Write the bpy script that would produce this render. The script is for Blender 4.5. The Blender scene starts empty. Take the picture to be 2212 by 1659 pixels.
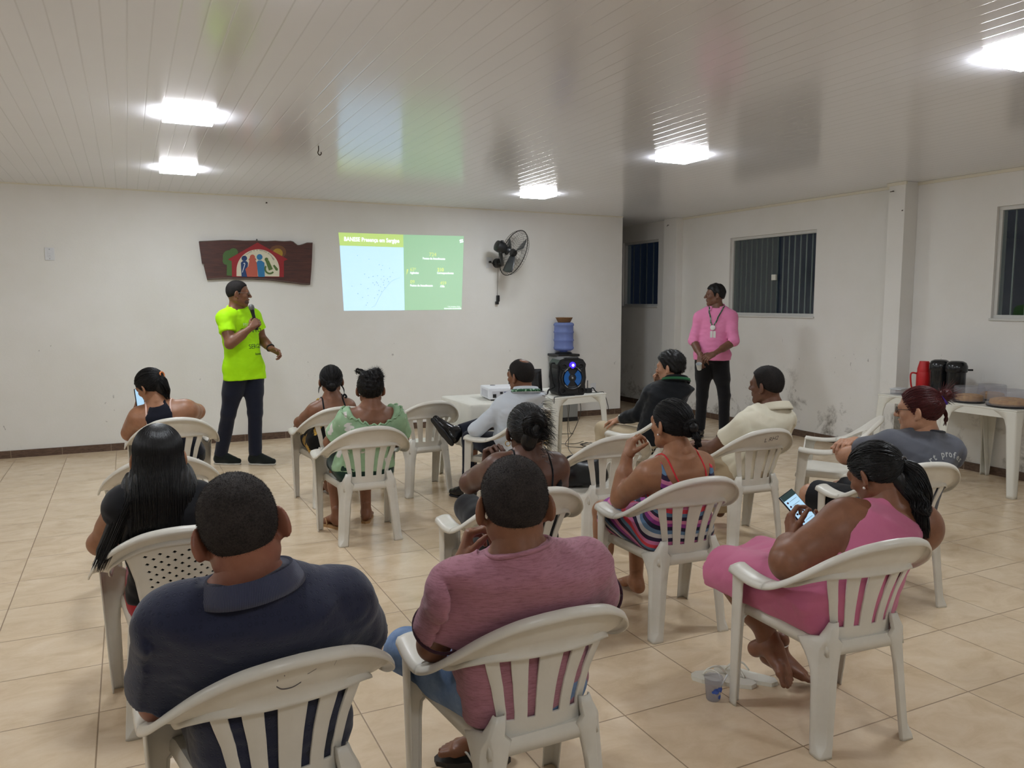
import bpy, bmesh, math, random
import numpy as np
from mathutils import Vector, Matrix
R_ = math.radians
SC = bpy.context.scene
COL = SC.collection

# ---------------------------------------------------------------- camera, world, exposure
FPX, PITCH, YAW = 1705.7, 0.103774617, 0.451863246
cd = bpy.data.cameras.new('camera'); cam = bpy.data.objects.new('camera', cd); COL.objects.link(cam)
cd.sensor_fit = 'HORIZONTAL'; cd.sensor_width = 36.0; cd.lens = 36.0 * FPX / 2212.0
cd.clip_start = 0.05; cd.clip_end = 200
cam.location = (0, 0, 1.6)
cam.rotation_euler = (math.pi / 2 - PITCH, 0, -YAW)
SC.camera = cam
SC.view_settings.view_transform = 'Standard'
SC.view_settings.look = 'None'
SC.view_settings.gamma = 1
SC.view_settings.use_curve_mapping = False
SC.view_settings.exposure = 0.14
LAMP_STRENGTH = 62.0
SIDE_STRENGTH = 60.0
SLIDE_STRENGTH = 1.15
wd = bpy.data.worlds.new('night'); SC.world = wd; wd.use_nodes = True
wd.node_tree.nodes['Background'].inputs[0].default_value = (0.004, 0.006, 0.012, 1)
wd.node_tree.nodes['Background'].inputs[1].default_value = 1.0

# ---------------------------------------------------------------- materials
def srgb(r, g=None, b=None):
    if g is None: r, g, b = r
    f = lambda c: (c / 255.0) / 12.92 if c / 255.0 <= 0.04045 else ((c / 255.0 + 0.055) / 1.055) ** 2.4
    return (f(r), f(g), f(b), 1.0)
class NT:
    """small wrapper round a node tree"""
    def __init__(s, name):
        s.m = bpy.data.materials.new(name); s.m.use_nodes = True
        s.t = s.m.node_tree; s.n = s.t.nodes; s.l = s.t.links
        s.b = s.n['Principled BSDF']; s.out = s.n['Material Output']
    def node(s, typ, **kw):
        nd = s.n.new(typ)
        ins = kw.pop('ins', {})
        for k, v in kw.items(): setattr(nd, k, v)
        for k, v in ins.items():
            if hasattr(v, 'is_linked') or isinstance(v, bpy.types.NodeSocket): s.l.new(v, nd.inputs[k])
            else: nd.inputs[k].default_value = v
        return nd
    def math(s, op, a, b=None, c=None, clamp=False):
        nd = s.n.new('ShaderNodeMath'); nd.operation = op; nd.use_clamp = clamp
        for i, v in enumerate((a, b, c)):
            if v is None: continue
            if isinstance(v, bpy.types.NodeSocket): s.l.new(v, nd.inputs[i])
            else: nd.inputs[i].default_value = v
        return nd.outputs[0]
    def mix(s, f, a, b):
        nd = s.n.new('ShaderNodeMix'); nd.data_type = 'RGBA'
        for i, v in ((0, f), (6, a), (7, b)):
            if isinstance(v, bpy.types.NodeSocket): s.l.new(v, nd.inputs[i])
            else: nd.inputs[i].default_value = v
        return nd.outputs[2]
    def coord(s, kind='Object'):
        return s.node('ShaderNodeTexCoord').outputs[kind]
    def mapping(s, vec, loc=(0, 0, 0), rot=(0, 0, 0), scale=(1, 1, 1)):
        nd = s.n.new('ShaderNodeMapping'); s.l.new(vec, nd.inputs[0])
        nd.inputs[1].default_value = loc; nd.inputs[2].default_value = rot; nd.inputs[3].default_value = scale
        return nd.outputs[0]
    def noise(s, vec, scale, detail=2, rough=0.5, dist=0.0):
        nd = s.n.new('ShaderNodeTexNoise'); s.l.new(vec, nd.inputs['Vector'])
        nd.inputs['Scale'].default_value = scale; nd.inputs['Detail'].default_value = detail
        nd.inputs['Roughness'].default_value = rough; nd.inputs['Distortion'].default_value = dist
        return nd.outputs[0]
    def ramp(s, f, stops, interp='LINEAR'):
        nd = s.n.new('ShaderNodeValToRGB'); s.l.new(f, nd.inputs[0]); cr = nd.color_ramp; cr.interpolation = interp
        while len(cr.elements) < len(stops): cr.elements.new(0.5)
        for e, (p, c) in zip(cr.elements, stops):
            e.position = p; e.color = c if hasattr(c, '__len__') else (c, c, c, 1)
        return nd.outputs[0]
    def sep(s, vec):
        nd = s.n.new('ShaderNodeSeparateXYZ'); s.l.new(vec, nd.inputs[0]); return nd.outputs
    def comb(s, x, y, z):
        nd = s.n.new('ShaderNodeCombineXYZ')
        for i, v in enumerate((x, y, z)):
            if isinstance(v, bpy.types.NodeSocket): s.l.new(v, nd.inputs[i])
            else: nd.inputs[i].default_value = v
        return nd.outputs[0]
    def bump(s, h, strength=0.3, dist=0.01):
        nd = s.n.new('ShaderNodeBump'); s.l.new(h, nd.inputs['Height'])
        nd.inputs['Strength'].default_value = strength; nd.inputs['Distance'].default_value = dist
        s.l.new(nd.outputs[0], s.b.inputs['Normal']); return nd.outputs[0]
    def set(s, **kw):
        names = dict(col='Base Color', rough='Roughness', metal='Metallic', spec='Specular IOR Level', coat='Coat Weight',
                     coatr='Coat Roughness', trans='Transmission Weight', ior='IOR', alpha='Alpha', emis='Emission Color',
                     emiss='Emission Strength', sheen='Sheen Weight', sss='Subsurface Weight')
        for k, v in kw.items():
            i = s.b.inputs[names[k]]
            if isinstance(v, bpy.types.NodeSocket): s.l.new(v, i)
            else: i.default_value = v
        return s.m
MATS = {}
def plain(name, col, rough=0.5, metal=0.0, spec=0.5, **kw):
    if name in MATS: return MATS[name]
    t = NT(name); c = col if len(col) == 4 else srgb(col)
    n = t.noise(t.coord(), 40, 2)
    colour = t.mix(t.math('MULTIPLY', n, 0.16), c, tuple(x * 0.82 for x in c[:3]) + (1,))
    t.set(col=colour, rough=rough, metal=metal, spec=spec, **kw)
    MATS[name] = t.m
    return t.m
def emit(name, col, strength):
    t = NT(name); t.set(col=(0, 0, 0, 1), emis=col if len(col) == 4 else srgb(col), emiss=strength, rough=0.6); return t.m

# ---------------------------------------------------------------- mesh helpers
def link(name, me, mat=None, parent=None):
    o = bpy.data.objects.new(name, me); COL.objects.link(o)
    if mat is not None:
        for m in (mat if isinstance(mat, (list, tuple)) else [mat]): me.materials.append(m)
    if parent is not None: o.parent = parent
    return o
def raw(name, V, F, mat=None, parent=None, smooth=True):
    me = bpy.data.meshes.new(name); me.from_pydata([tuple(v) for v in V], [], [tuple(f) for f in F]); me.update()
    if smooth: me.polygons.foreach_set('use_smooth', [True] * len(me.polygons))
    return link(name, me, mat, parent)
def bobj(name, bm, mat=None, parent=None, smooth=False):
    bmesh.ops.recalc_face_normals(bm, faces=bm.faces)
    me = bpy.data.meshes.new(name); bm.to_mesh(me); bm.free()
    if smooth: me.polygons.foreach_set('use_smooth', [True] * len(me.polygons))
    return link(name, me, mat, parent)
def tag(o, label, cat, group=None, kind=None):
    if label: o['label'] = label
    if cat: o['category'] = cat
    if group: o['group'] = group
    if kind: o['kind'] = kind
    return o
def thing(name, label, cat, loc=(0, 0, 0), rz=0.0, group=None):
    o = bpy.data.objects.new(name, None); COL.objects.link(o); o.empty_display_size = 0.1
    o.location = loc; o.rotation_euler = (0, 0, rz)
    return tag(o, label, cat, group)
def struct(o): o['kind'] = 'structure'; return o
def add_box(bm, lo, hi, bevel=0.0, seg=2, M=None):
    c = [(lo[i] + hi[i]) / 2 for i in range(3)]; s = [abs(hi[i] - lo[i]) for i in range(3)]
    mt = Matrix.Translation(c) @ Matrix.Diagonal((s[0], s[1], s[2], 1))
    if M is not None: mt = M @ mt
    r = bmesh.ops.create_cube(bm, size=1.0, matrix=mt)
    if bevel > 0:
        es = list({e for v in r['verts'] for e in v.link_edges})
        bmesh.ops.bevel(bm, geom=es, offset=bevel, segments=seg, affect='EDGES', profile=0.6)
def box(name, lo, hi, mat, parent=None, bevel=0.0, seg=2, M=None):
    bm = bmesh.new(); add_box(bm, lo, hi, bevel, seg, M)
    o = bobj(name, bm, mat, parent, smooth=bevel > 0 and seg > 2); return o
def lathe_vf(prof, n=32, M=None, cap=True):
    V, F = [], []
    for r, z in prof:
        for k in range(n):
            a = 2 * math.pi * k / n; V.append(Vector((r * math.cos(a), r * math.sin(a), z)))
    for i in range(len(prof) - 1):
        for k in range(n):
            k2 = (k + 1) % n; F.append((i * n + k, i * n + k2, (i + 1) * n + k2, (i + 1) * n + k))
    if cap:
        F.append(tuple(range(n))[::-1]); F.append(tuple((len(prof) - 1) * n + k for k in range(n)))
    if M is not None: V = [M @ v for v in V]
    return V, F
def lathe(name, prof, mat, parent=None, n=32, M=None, cap=True):
    V, F = lathe_vf(prof, n, M, cap); o = raw(name, V, F, mat, parent)
    sharp(o); return o
def sharp(o, ang=40):
    me = o.data
    try: me.set_sharp_from_angle(angle=R_(ang))
    except Exception: pass
def catmull(P, n):
    P = np.array(P, float); m = len(P)
    Q = np.vstack([2 * P[0] - P[1], P, 2 * P[-1] - P[-2]])
    t = np.linspace(0, m - 1 - 1e-9, n); i = t.astype(int); f = (t - i)[:, None]
    a, b, c, d = Q[i], Q[i + 1], Q[i + 2], Q[i + 3]
    return 0.5 * (2 * b + (c - a) * f + (2 * a - 5 * b + 4 * c - d) * f ** 2 + (3 * b - a - 3 * c + d) * f ** 3)
def tube_vf(P, r, n=8, taper=None, off=0):
    """tube along points; r scalar or per-point"""
    P = np.asarray(P, float); m = len(P); rr = np.broadcast_to(np.asarray(r, float), (m,))
    T = np.gradient(P, axis=0); T /= np.linalg.norm(T, axis=1)[:, None] + 1e-12
    up = np.array([0, 0, 1.0]) if abs(T[0][2]) < 0.9 else np.array([1.0, 0, 0])
    N = np.cross(T[0], up); N /= np.linalg.norm(N); V = []
    for i in range(m):
        N = N - T[i] * (N @ T[i]); N /= np.linalg.norm(N) + 1e-12; B = np.cross(T[i], N)
        for k in range(n):
            a = 2 * math.pi * k / n; V.append(P[i] + rr[i] * (math.cos(a) * N + math.sin(a) * B))
    F = [(off + i * n + k, off + i * n + (k + 1) % n, off + (i + 1) * n + (k + 1) % n, off + (i + 1) * n + k) for i in range(m - 1) for k in range(n)]
    F.append(tuple(off + k for k in range(n))[::-1]); F.append(tuple(off + (m - 1) * n + k for k in range(n)))
    return V, F
def tube(name, P, r, mat, parent=None, n=8):
    V, F = tube_vf(P, r, n); return raw(name, V, F, mat, parent)
def tubes(name, paths, r, mat, parent=None, n=6):
    V, F = [], []
    for P in paths:
        v, f = tube_vf(P, r, n, off=len(V)); V += v; F += f
    return raw(name, V, F, mat, parent)
def prism(name, pts, y0, y1, mat, parent=None, M=None, smooth=False):
    """outline in xz extruded along y"""
    V3_, F3 = [], []
    prism_into(V3_, F3, pts, y0, y1, M)
    bm = bmesh.new(); vs = [bm.verts.new(v) for v in V3_]
    for f in F3: bm.faces.new([vs[i] for i in f])
    return bobj(name, bm, mat, parent, smooth)
from mathutils.geometry import tessellate_polygon
def prism_into(V, F, pts, y0, y1, M=None):
    n = len(pts); b = len(V); W = [Vector((x, y0, z)) for x, z in pts] + [Vector((x, y1, z)) for x, z in pts]
    V += W if M is None else [M @ v for v in W]
    for t in tessellate_polygon([[Vector((x, z, 0)) for x, z in pts]]): F.append(tuple(b + i for i in t)); F.append(tuple(b + n + i for i in t[::-1]))
    F += [(b + i, b + i + n, b + (i + 1) % n + n, b + (i + 1) % n) for i in range(n)]
def text_mesh(name, s, size, mat, parent, M, extrude=0.0005, align='LEFT', bold=0.0, xscale=1.0):
    cu = bpy.data.curves.new(name, 'FONT'); cu.body = s; cu.size = size; cu.extrude = extrude; cu.offset = bold
    cu.align_x = align; cu.resolution_u = 3
    o = bpy.data.objects.new(name, cu); COL.objects.link(o)
    bpy.context.view_layer.update()
    me = bpy.data.meshes.new_from_object(o.evaluated_get(bpy.context.evaluated_depsgraph_get()))
    bpy.data.objects.remove(o); bpy.data.curves.remove(cu)
    me.transform(M @ Matrix.Diagonal((xscale, 1, 1, 1))); me.name = name
    return link(name, me, mat, parent)
def copy_tree(o, parent=None, loc=None, rz=None):
    c = o.copy(); COL.objects.link(c); c.parent = parent
    if loc is not None: c.location = loc
    if rz is not None: c.rotation_euler = (0, 0, rz)
    for ch in list(o.children): copy_tree(ch, c)
    return c
# ---------------------------------------------------------------- the room
BACK, RIGHT, HIGH = 9.456, 7.175, 2.787
LEFT, FRONT, CORR = -4.6, -3.6, 12.6
def wall_material():
    t = NT('white_painted_plaster'); co = t.coord()
    n1 = t.noise(co, 1.3, 4, 0.6); n2 = t.noise(co, 60, 3, 0.6)
    base = t.mix(t.ramp(n1, [(0.3, 0.0), (0.75, 1.0)]), srgb(238, 237, 234), srgb(231, 229, 223))
    x, y, z = t.sep(co)
    # mould and scuffs: blotches of their own low on the outer wall
    blot = t.noise(co, 3.2, 8, 0.72, 0.4)
    low = t.math('SMOOTHSTEP', z, 0.95, 0.15) if False else t.math('SUBTRACT', 1.0, t.math('DIVIDE', z, 1.05), clamp=True)
    right = t.math('GREATER_THAN', x, RIGHT - 0.4)
    m = t.math('MULTIPLY', t.ramp(t.math('ADD', blot, t.math('MULTIPLY', low, 0.14)), [(0.62, 0.0), (0.80, 1.0)]), t.math('MULTIPLY', low, right))
    base = t.mix(t.math('MULTIPLY', m, 1.25, clamp=True), base, srgb(112, 106, 94))
    # scattered dark scuffs, everywhere, sparse
    sc = t.noise(t.mapping(co, scale=(1, 1, 0.55)), 26, 2, 0.5)
    area = t.noise(co, 1.9, 2, 0.5)
    scm = t.math('MULTIPLY', t.ramp(sc, [(0.70, 0.0), (0.74, 1.0)]), t.ramp(area, [(0.56, 0.0), (0.62, 1.0)]))
    lowall = t.math('LESS_THAN', z, 1.15)
    base = t.mix(t.math('MULTIPLY', t.math('MULTIPLY', scm, lowall), 0.55), base, srgb(95, 92, 86))
    t.set(col=base, rough=0.55, spec=0.3); t.bump(n2, 0.08, 0.01)
    return t.m
def floor_material():
    t = NT('beige_ceramic_tile'); co = t.coord(); x, y, z = t.sep(co); P = 0.46
    fx = t.math('FRACT', t.math('DIVIDE', t.math('SUBTRACT', x, 2.13 - 46), P)); fy = t.math('FRACT', t.math('DIVIDE', t.math('SUBTRACT', y, 1.975 - 46), P))
    ex = t.math('MINIMUM', fx, t.math('SUBTRACT', 1.0, fx)); ey = t.math('MINIMUM', fy, t.math('SUBTRACT', 1.0, fy))
    e = t.math('MINIMUM', ex, ey); grout = t.ramp(e, [(0.0040, 1.0), (0.0078, 0.0)])
    ix = t.math('FLOOR', t.math('DIVIDE', t.math('SUBTRACT', x, 2.13 - 46), P)); iy = t.math('FLOOR', t.math('DIVIDE', t.math('SUBTRACT', y, 1.975 - 46), P))
    wn = t.node('ShaderNodeTexWhiteNoise', noise_dimensions='2D', ins={'Vector': t.comb(ix, iy, 0.0)})
    off = t.node('ShaderNodeVectorMath', operation='ADD', ins={0: co, 1: t.node('ShaderNodeVectorMath', operation='SCALE', ins={0: wn.outputs['Color'], 3: 13.0}).outputs[0]})
    n = t.noise(t.mapping(off.outputs[0], rot=(0, 0, 0.6), scale=(1, 1.6, 1)), 4.5, 6, 0.62, 0.7)
    n2 = t.noise(co, 60, 3, 0.6)
    c = t.ramp(n, [(0.28, srgb(208, 184, 152)), (0.5, srgb(224, 202, 172)), (0.72, srgb(233, 214, 187))])
    c = t.mix(t.math('MULTIPLY', n2, 0.25), c, srgb(203, 176, 140))
    c = t.mix(t.math('MULTIPLY', t.math('SUBTRACT', wn.outputs['Value'], 0.5), 0.12), c, srgb(190, 160, 122))
    c = t.mix(t.math('MULTIPLY', grout, 0.8), c, srgb(128, 104, 78))
    rough = t.math('ADD', t.math('MULTIPLY', n, 0.16), t.math('ADD', 0.14, t.math('MULTIPLY', grout, 0.4)))
    t.set(col=c, rough=rough, spec=0.5)
    t.bump(t.math('ADD', t.math('MULTIPLY', grout, -1.0), t.math('MULTIPLY', n2, 0.05)), 0.35, 0.002)
    return t.m
def ceiling_material():
    t = NT('white_pvc_ceiling_boards'); co = t.coord(); x, y, z = t.sep(co); P = 0.20
    wob = t.noise(co, 0.35, 2, 0.5)
    P = 0.10
    fx = t.math('FRACT', t.math('DIVIDE', t.math('ADD', x, 39.945), P)); e = t.math('MINIMUM', fx, t.math('SUBTRACT', 1.0, fx))
    ln = t.math('MULTIPLY', t.ramp(e, [(0.012, 1.0), (0.05, 0.0)]), t.math('MULTIPLY_ADD', t.noise(t.mapping(co, scale=(3, .4, 1)), 1.0, 2, .5), .9, .2))
    n = t.noise(co, 1.2, 3, 0.6)
    c = t.mix(n, srgb(240, 243, 250), srgb(232, 235, 242))
    c = t.mix(t.math('MULTIPLY', ln, 0.34), c, srgb(150, 150, 152))
    wav = t.noise(t.mapping(co, scale=(6, 0.5, 1)), 2.0, 3, 0.6)
    t.set(col=c, rough=0.15, spec=0.5)
    t.bump(t.math('ADD', t.math('MULTIPLY', ln, -1.0), t.math('MULTIPLY', wav, 0.5)), 0.25, 0.003)
    return t.m
def base_material():
    t = NT('brown_tile_skirting'); co = t.coord(); x, y, z = t.sep(co)
    n = t.noise(t.mapping(co, scale=(8, 8, 30)), 3, 4, 0.6)
    c = t.ramp(n, [(0.3, srgb(72, 54, 44)), (0.7, srgb(112, 88, 73))])
    s = t.math('ADD', x, y); f = t.math('FRACT', t.math('DIVIDE', t.math('ADD', s, 40.0), 0.46))
    j = t.math('LESS_THAN', f, 0.012)
    c = t.mix(t.math('MULTIPLY', j, 0.7), c, srgb(158, 142, 122))
    t.set(col=c, rough=0.35); return t.m
M_WALL, M_FLOOR, M_CEIL, M_BASE = wall_material(), floor_material(), ceiling_material(), base_material()
def wall_x(name, x0, x1, y0, y1, z0, z1, holes=()):
    """a slab x0..x1 running along y with rectangular holes (y0,y1,z0,z1)"""
    ys = sorted({y0, y1, *[h[0] for h in holes], *[h[1] for h in holes]}); zs = sorted({z0, z1, *[h[2] for h in holes], *[h[3] for h in holes]})
    bm = bmesh.new()
    for a, b in zip(ys, ys[1:]):
        for c, d in zip(zs, zs[1:]):
            my, mz = (a + b) / 2, (c + d) / 2
            if any(h[0] < my < h[1] and h[2] < mz < h[3] for h in holes): continue
            add_box(bm, (x0, a, c), (x1, b, d))
    bmesh.ops.remove_doubles(bm, verts=bm.verts, dist=1e-5)
    # drop the inner faces shared by two cells
    seen = {}
    for f in bm.faces:
        k = tuple(round(v, 4) for v in f.calc_center_median()); seen.setdefault(k, []).append(f)
    bmesh.ops.delete(bm, geom=[f for g in seen.values() if len(g) > 1 for f in g], context='FACES')
    return struct(bobj(name, bm, M_WALL))
T = 0.16
struct(box('floor', (LEFT - T, FRONT - T, -0.1), (RIGHT + T, CORR + T, 0), M_FLOOR))
struct(box('ceiling', (LEFT - T, FRONT - T, HIGH), (RIGHT + T, CORR + T, HIGH + 0.1), M_CEIL))
struct(box('wall_back', (LEFT - T, BACK, 0), (6.318, BACK + 0.15, HIGH), M_WALL))
struct(box('wall_left', (LEFT - T, FRONT - T, 0), (LEFT, BACK, HIGH), M_WALL))
struct(box('wall_front', (LEFT, FRONT - T, 0), (RIGHT, FRONT, HIGH), M_WALL))
struct(box('wall_corridor', (5.2, CORR, 0), (RIGHT, CORR + T, HIGH), M_WALL))
struct(box('wall_corridor_side', (5.1, BACK + 0.15, 0), (5.2, CORR, HIGH), M_WALL))
WIN = [(9.776, 10.72, 1.53, 2.53), (6.756, 8.21, 1.425, 2.43), (3.05, 4.655, 1.445, 2.462)]
wall_x('wall_right', RIGHT, RIGHT + T, FRONT - T, CORR + T, 0, HIGH, WIN)
struct(box('column_right', (6.985, 5.47, 0), (RIGHT, 5.66, HIGH), M_WALL, bevel=0.004))
struct(box('column_corridor', (7.06, 9.20, 0), (RIGHT, 9.50, HIGH), M_WALL, bevel=0.004))
bm = bmesh.new(); add_box(bm, (LEFT, BACK - 0.012, 0), (6.318, BACK, 0.077)); add_box(bm, (6.318, BACK - 0.012, 0), (6.33, BACK + 0.15, 0.077))
struct(bobj('baseboard_back', bm, M_BASE))
bm = bmesh.new(); add_box(bm, (RIGHT - 0.012, FRONT, 0), (RIGHT, 5.47, 0.077)); add_box(bm, (6.973, 5.458, 0), (6.985, 5.672, 0.077)); add_box(bm, (6.985, 5.458, 0), (RIGHT, 5.47, 0.077))
add_box(bm, (RIGHT - 0.012, 5.66, 0), (RIGHT, 9.2, 0.077)); add_box(bm, (7.048, 9.19, 0), (7.06, 9.51, 0.077)); add_box(bm, (RIGHT - 0.012, 9.5, 0), (RIGHT, CORR, 0.077))
struct(bobj('baseboard_right', bm, M_BASE))
M_TRIM = plain('cream_pvc_cornice', (232, 226, 208), 0.4)
bm = bmesh.new(); add_box(bm, (RIGHT - 0.016, FRONT, HIGH - 0.03), (RIGHT, 9.2, HIGH), 0.004); add_box(bm, (6.969, 5.454, HIGH - 0.03), (6.99, 5.676, HIGH), 0.004)
struct(bobj('trim_1', bm, M_TRIM))
struct(box('trim_2', (LEFT, BACK - 0.012, HIGH - 0.012), (6.318, BACK, HIGH), M_TRIM))

# ---------------------------------------------------------------- barred windows
M_FRAME = plain('white_aluminium', (214, 214, 210), 0.35)
M_BAR = plain('painted_steel_bar', (196, 194, 186), 0.4)
def glass_material(name, tint, rough=0.02):
    t = NT(name); g = t.node('ShaderNodeBsdfGlass', ins={'Color': tint, 'Roughness': rough, 'IOR': 1.45})
    tr = t.node('ShaderNodeBsdfTransparent', ins={'Color': tint}); gl = t.node('ShaderNodeBsdfGlossy', ins={'Color': (1, 1, 1, 1), 'Roughness': rough})
    lw = t.node('ShaderNodeLayerWeight', ins={'Blend': 0.5}); fr = t.math('MULTIPLY_ADD', t.math('POWER', lw.outputs['Facing'], 4.0), 0.35, 0.03); mx = t.node('ShaderNodeMixShader', ins={0: fr, 1: tr.outputs[0], 2: gl.outputs[0]})
    t.n.remove(g); t.l.new(mx.outputs[0], t.out.inputs[0]); return t.m
M_GLASS = glass_material('window_glass', (0.78, 0.83, 0.84, 1))
t = NT('painted_reflection_glass'); tr = t.node('ShaderNodeBsdfTransparent', ins={'Color': (0.72, 0.78, 0.78, 1)})
df = t.node('ShaderNodeBsdfPrincipled', ins={'Base Color': srgb(150, 154, 152), 'Roughness': 0.25})  # greyish reflection on the pane, mixed in as flat grey
mx = t.node('ShaderNodeMixShader', ins={0: 0.2, 1: tr.outputs[0], 2: df.outputs[0]}); t.l.new(mx.outputs[0], t.out.inputs[0]); M_PAINTREFL = t.m
def window(n, y0, y1, z0, z1, bars, panes, handle=None, fw=0.035):
    r = thing('window_%d' % n, None, None, (RIGHT, (y0 + y1) / 2, z0)); r['kind'] = 'structure'
    Lc = Matrix.Translation((-RIGHT, -(y0 + y1) / 2, -z0))
    bm = bmesh.new(); xa, xb = RIGHT + 0.03, RIGHT + 0.10
    for lo, hi in (((xa, y0, z0), (xb, y1, z0 + fw)), ((xa, y0, z1 - fw), (xb, y1, z1)), ((xa, y0, z0 + fw), (xb, y0 + fw, z1 - fw)), ((xa, y1 - fw, z0 + fw), (xb, y1, z1 - fw))):
        add_box(bm, lo, hi, 0.003)
    bm.transform(Lc); bobj('window_frame', bm, M_FRAME, r)
    bm = bmesh.new(); add_box(bm, (RIGHT - 0.02, y0 - 0.01, z0 - 0.018), (RIGHT + 0.03, y1 + 0.01, z0 + 0.004), 0.003); bm.transform(Lc); bobj('window_sill', bm, M_FRAME, r)
    for a, b, m, dx in panes:
        bm = bmesh.new(); add_box(bm, (RIGHT + 0.05 + dx, a, z0 + fw), (RIGHT + 0.056 + dx, b, z1 - fw)); bm.transform(Lc); bobj('pane', bm, m, r)
    for k in range(bars):
        y = y0 + fw + (y1 - y0 - 2 * fw) * (k + 0.5) / bars
        bm = bmesh.new(); add_box(bm, (RIGHT + 0.125, y - 0.006, z0), (RIGHT + 0.137, y + 0.006, z1)); bm.transform(Lc); bobj('bar', bm, M_BAR, r)
    if handle:
        bm = bmesh.new(); add_box(bm, (RIGHT + 0.022, handle[0] - 0.035, handle[1] - 0.035), (RIGHT + 0.05, handle[0] + 0.035, handle[1] + 0.035), 0.006); bm.transform(Lc)
        o = bobj('handle', bm, plain('pale_latch', (225, 224, 214), 0.4), r); o['label'] = 'square white latch'
    return r
window(1, *WIN[0], 5, [(9.82, 10.25, M_GLASS, 0), (10.2, 10.68, M_GLASS, 0.02)])
window(2, *WIN[1], 15, [(7.40, 8.17, M_PAINTREFL, 0), (6.79, 7.45, M_GLASS, 0.02)], (7.44, 1.90))
window(3, *WIN[2], 12, [(3.85, 4.62, M_GLASS, 0), (3.09, 3.9, M_GLASS, 0.02)])

# ---------------------------------------------------------------- ceiling lamps
M_LAMP = emit('lit_led_diffuser', (0.87, 0.94, 1.0, 1), LAMP_STRENGTH)
M_LSIDE = emit('lit_diffuser_edge', (0.95, 0.95, 1.0, 1), SIDE_STRENGTH)
M_LFRAME = plain('lamp_housing', (228, 228, 226), 0.4)
def lamp(x, y, label, on=True):
    r = thing('ceiling_lamp', label, 'ceiling lamp', (x, y, HIGH), 0, 'square panel lamps on the ceiling')
    s = 0.15
    box('housing', (-s + 0.01, -s + 0.01, -0.012), (s - 0.01, s - 0.01, 0), M_LFRAME, r, 0.002)
    box('diffuser_edge', (-s, -s, -0.033), (s, s, -0.0125), M_LSIDE, r)
    raw('diffuser', [(-s + .004, -s + .004, -0.0335), (-s + .004, s - .004, -0.0335), (s - .004, s - .004, -0.0335), (s - .004, -s + .004, -0.0335)], [(0, 1, 2, 3)], M_LAMP, r, False)
    return r
lamp(0.41, 5.56, 'square white panel lamp, nearer of the two at left')
lamp(0.47, 7.79, 'square white panel lamp at left close to the back wall')
lamp(4.14, 5.35, 'square white panel lamp, larger one right of the fan')
lamp(4.15, 7.88, 'square white panel lamp above the wall fan')
lamp(3.96, 2.44, 'square white panel lamp cut by the right edge of the photo')
lamp(0.38, 2.9, 'added unseen panel lamp overhead, before the left pair')  # this and the lamps below are added out of view to light the hall
lamp(-3.2, 5.5, 'added unseen panel lamp at the far left of the hall')
lamp(-3.2, 2.6, 'added unseen panel lamp at the left behind the camera')
lamp(0.4, -0.6, 'added unseen panel lamp just behind the camera')  # added pair behind the camera, brightens the backs of the near rows
lamp(3.96, -0.6, 'added unseen panel lamp behind the camera at right')
# ---------------------------------------------------------------- moulded plastic armchairs
def plastic_material():
    t = NT('white_moulded_plastic'); co = t.coord()
    n = t.noise(co, 7, 4, 0.6); n2 = t.noise(co, 130, 2, 0.5)
    c = t.mix(t.ramp(n, [(0.35, 0.0), (0.8, 1.0)]), srgb(224, 220, 210), srgb(212, 207, 195))
    sp = t.ramp(t.noise(t.mapping(co, scale=(3, 3, 1)), 14, 3, 0.6), [(0.70, 0.0), (0.80, 1.0)])
    c = t.mix(t.math('MULTIPLY', sp, 0.2), c, srgb(150, 142, 128))
    t.set(col=c, rough=0.33, spec=0.45); t.bump(n2, 0.04, 0.002); return t.m
M_PLASTIC = plastic_material()
M_INK = plain('faded_ink', (96, 92, 96), 0.7)
def grid_mesh(name, G, mat, parent, thick=0.0045, keep=None, flip=False, bevel=0.0):
    G = np.asarray(G); a, b = G.shape[:2]; V = G.reshape(-1, 3)
    F = []
    for i in range(a - 1):
        for j in range(b - 1):
            if keep is not None and not keep(i, j): continue
            f = (i * b + j, i * b + j + 1, (i + 1) * b + j + 1, (i + 1) * b + j); F.append(f[::-1] if flip else f)
    o = raw(name, V, F, mat, parent)
    if thick: 
        md = o.modifiers.new('thickness', 'SOLIDIFY'); md.thickness = thick; md.offset = 0; md.use_even_offset = False
    if bevel:
        md = o.modifiers.new('edge', 'BEVEL'); md.width = bevel; md.segments = 2; md.limit_method = 'ANGLE'; md.angle_limit = R_(50)
    sharp(o, 50); return o
TOP = [(0, -.308, .802), (.07, -.303, .797), (.14, -.28, .778), (.21, -.235, .735), (.262, -.175, .678), (.288, -.105, .625), (.298, -.03, .588), (.297, .05, .573), (.292, .13, .573), (.286, .205, .580)]
LOW = [(0, -.238, .664), (.06, -.235, .664), (.12, -.222, .662), (.172, -.196, .655), (.212, -.155, .634), (.232, -.10, .604), (.24, -.03, .580), (.238, .05, .571), (.234, .13, .572), (.228, .205, .580)]
def mirror_path(H, n):
    P = catmull(H, n); L = P[::-1].copy(); L[:, 0] *= -1
    return np.vstack([L[:-1], P])
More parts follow.
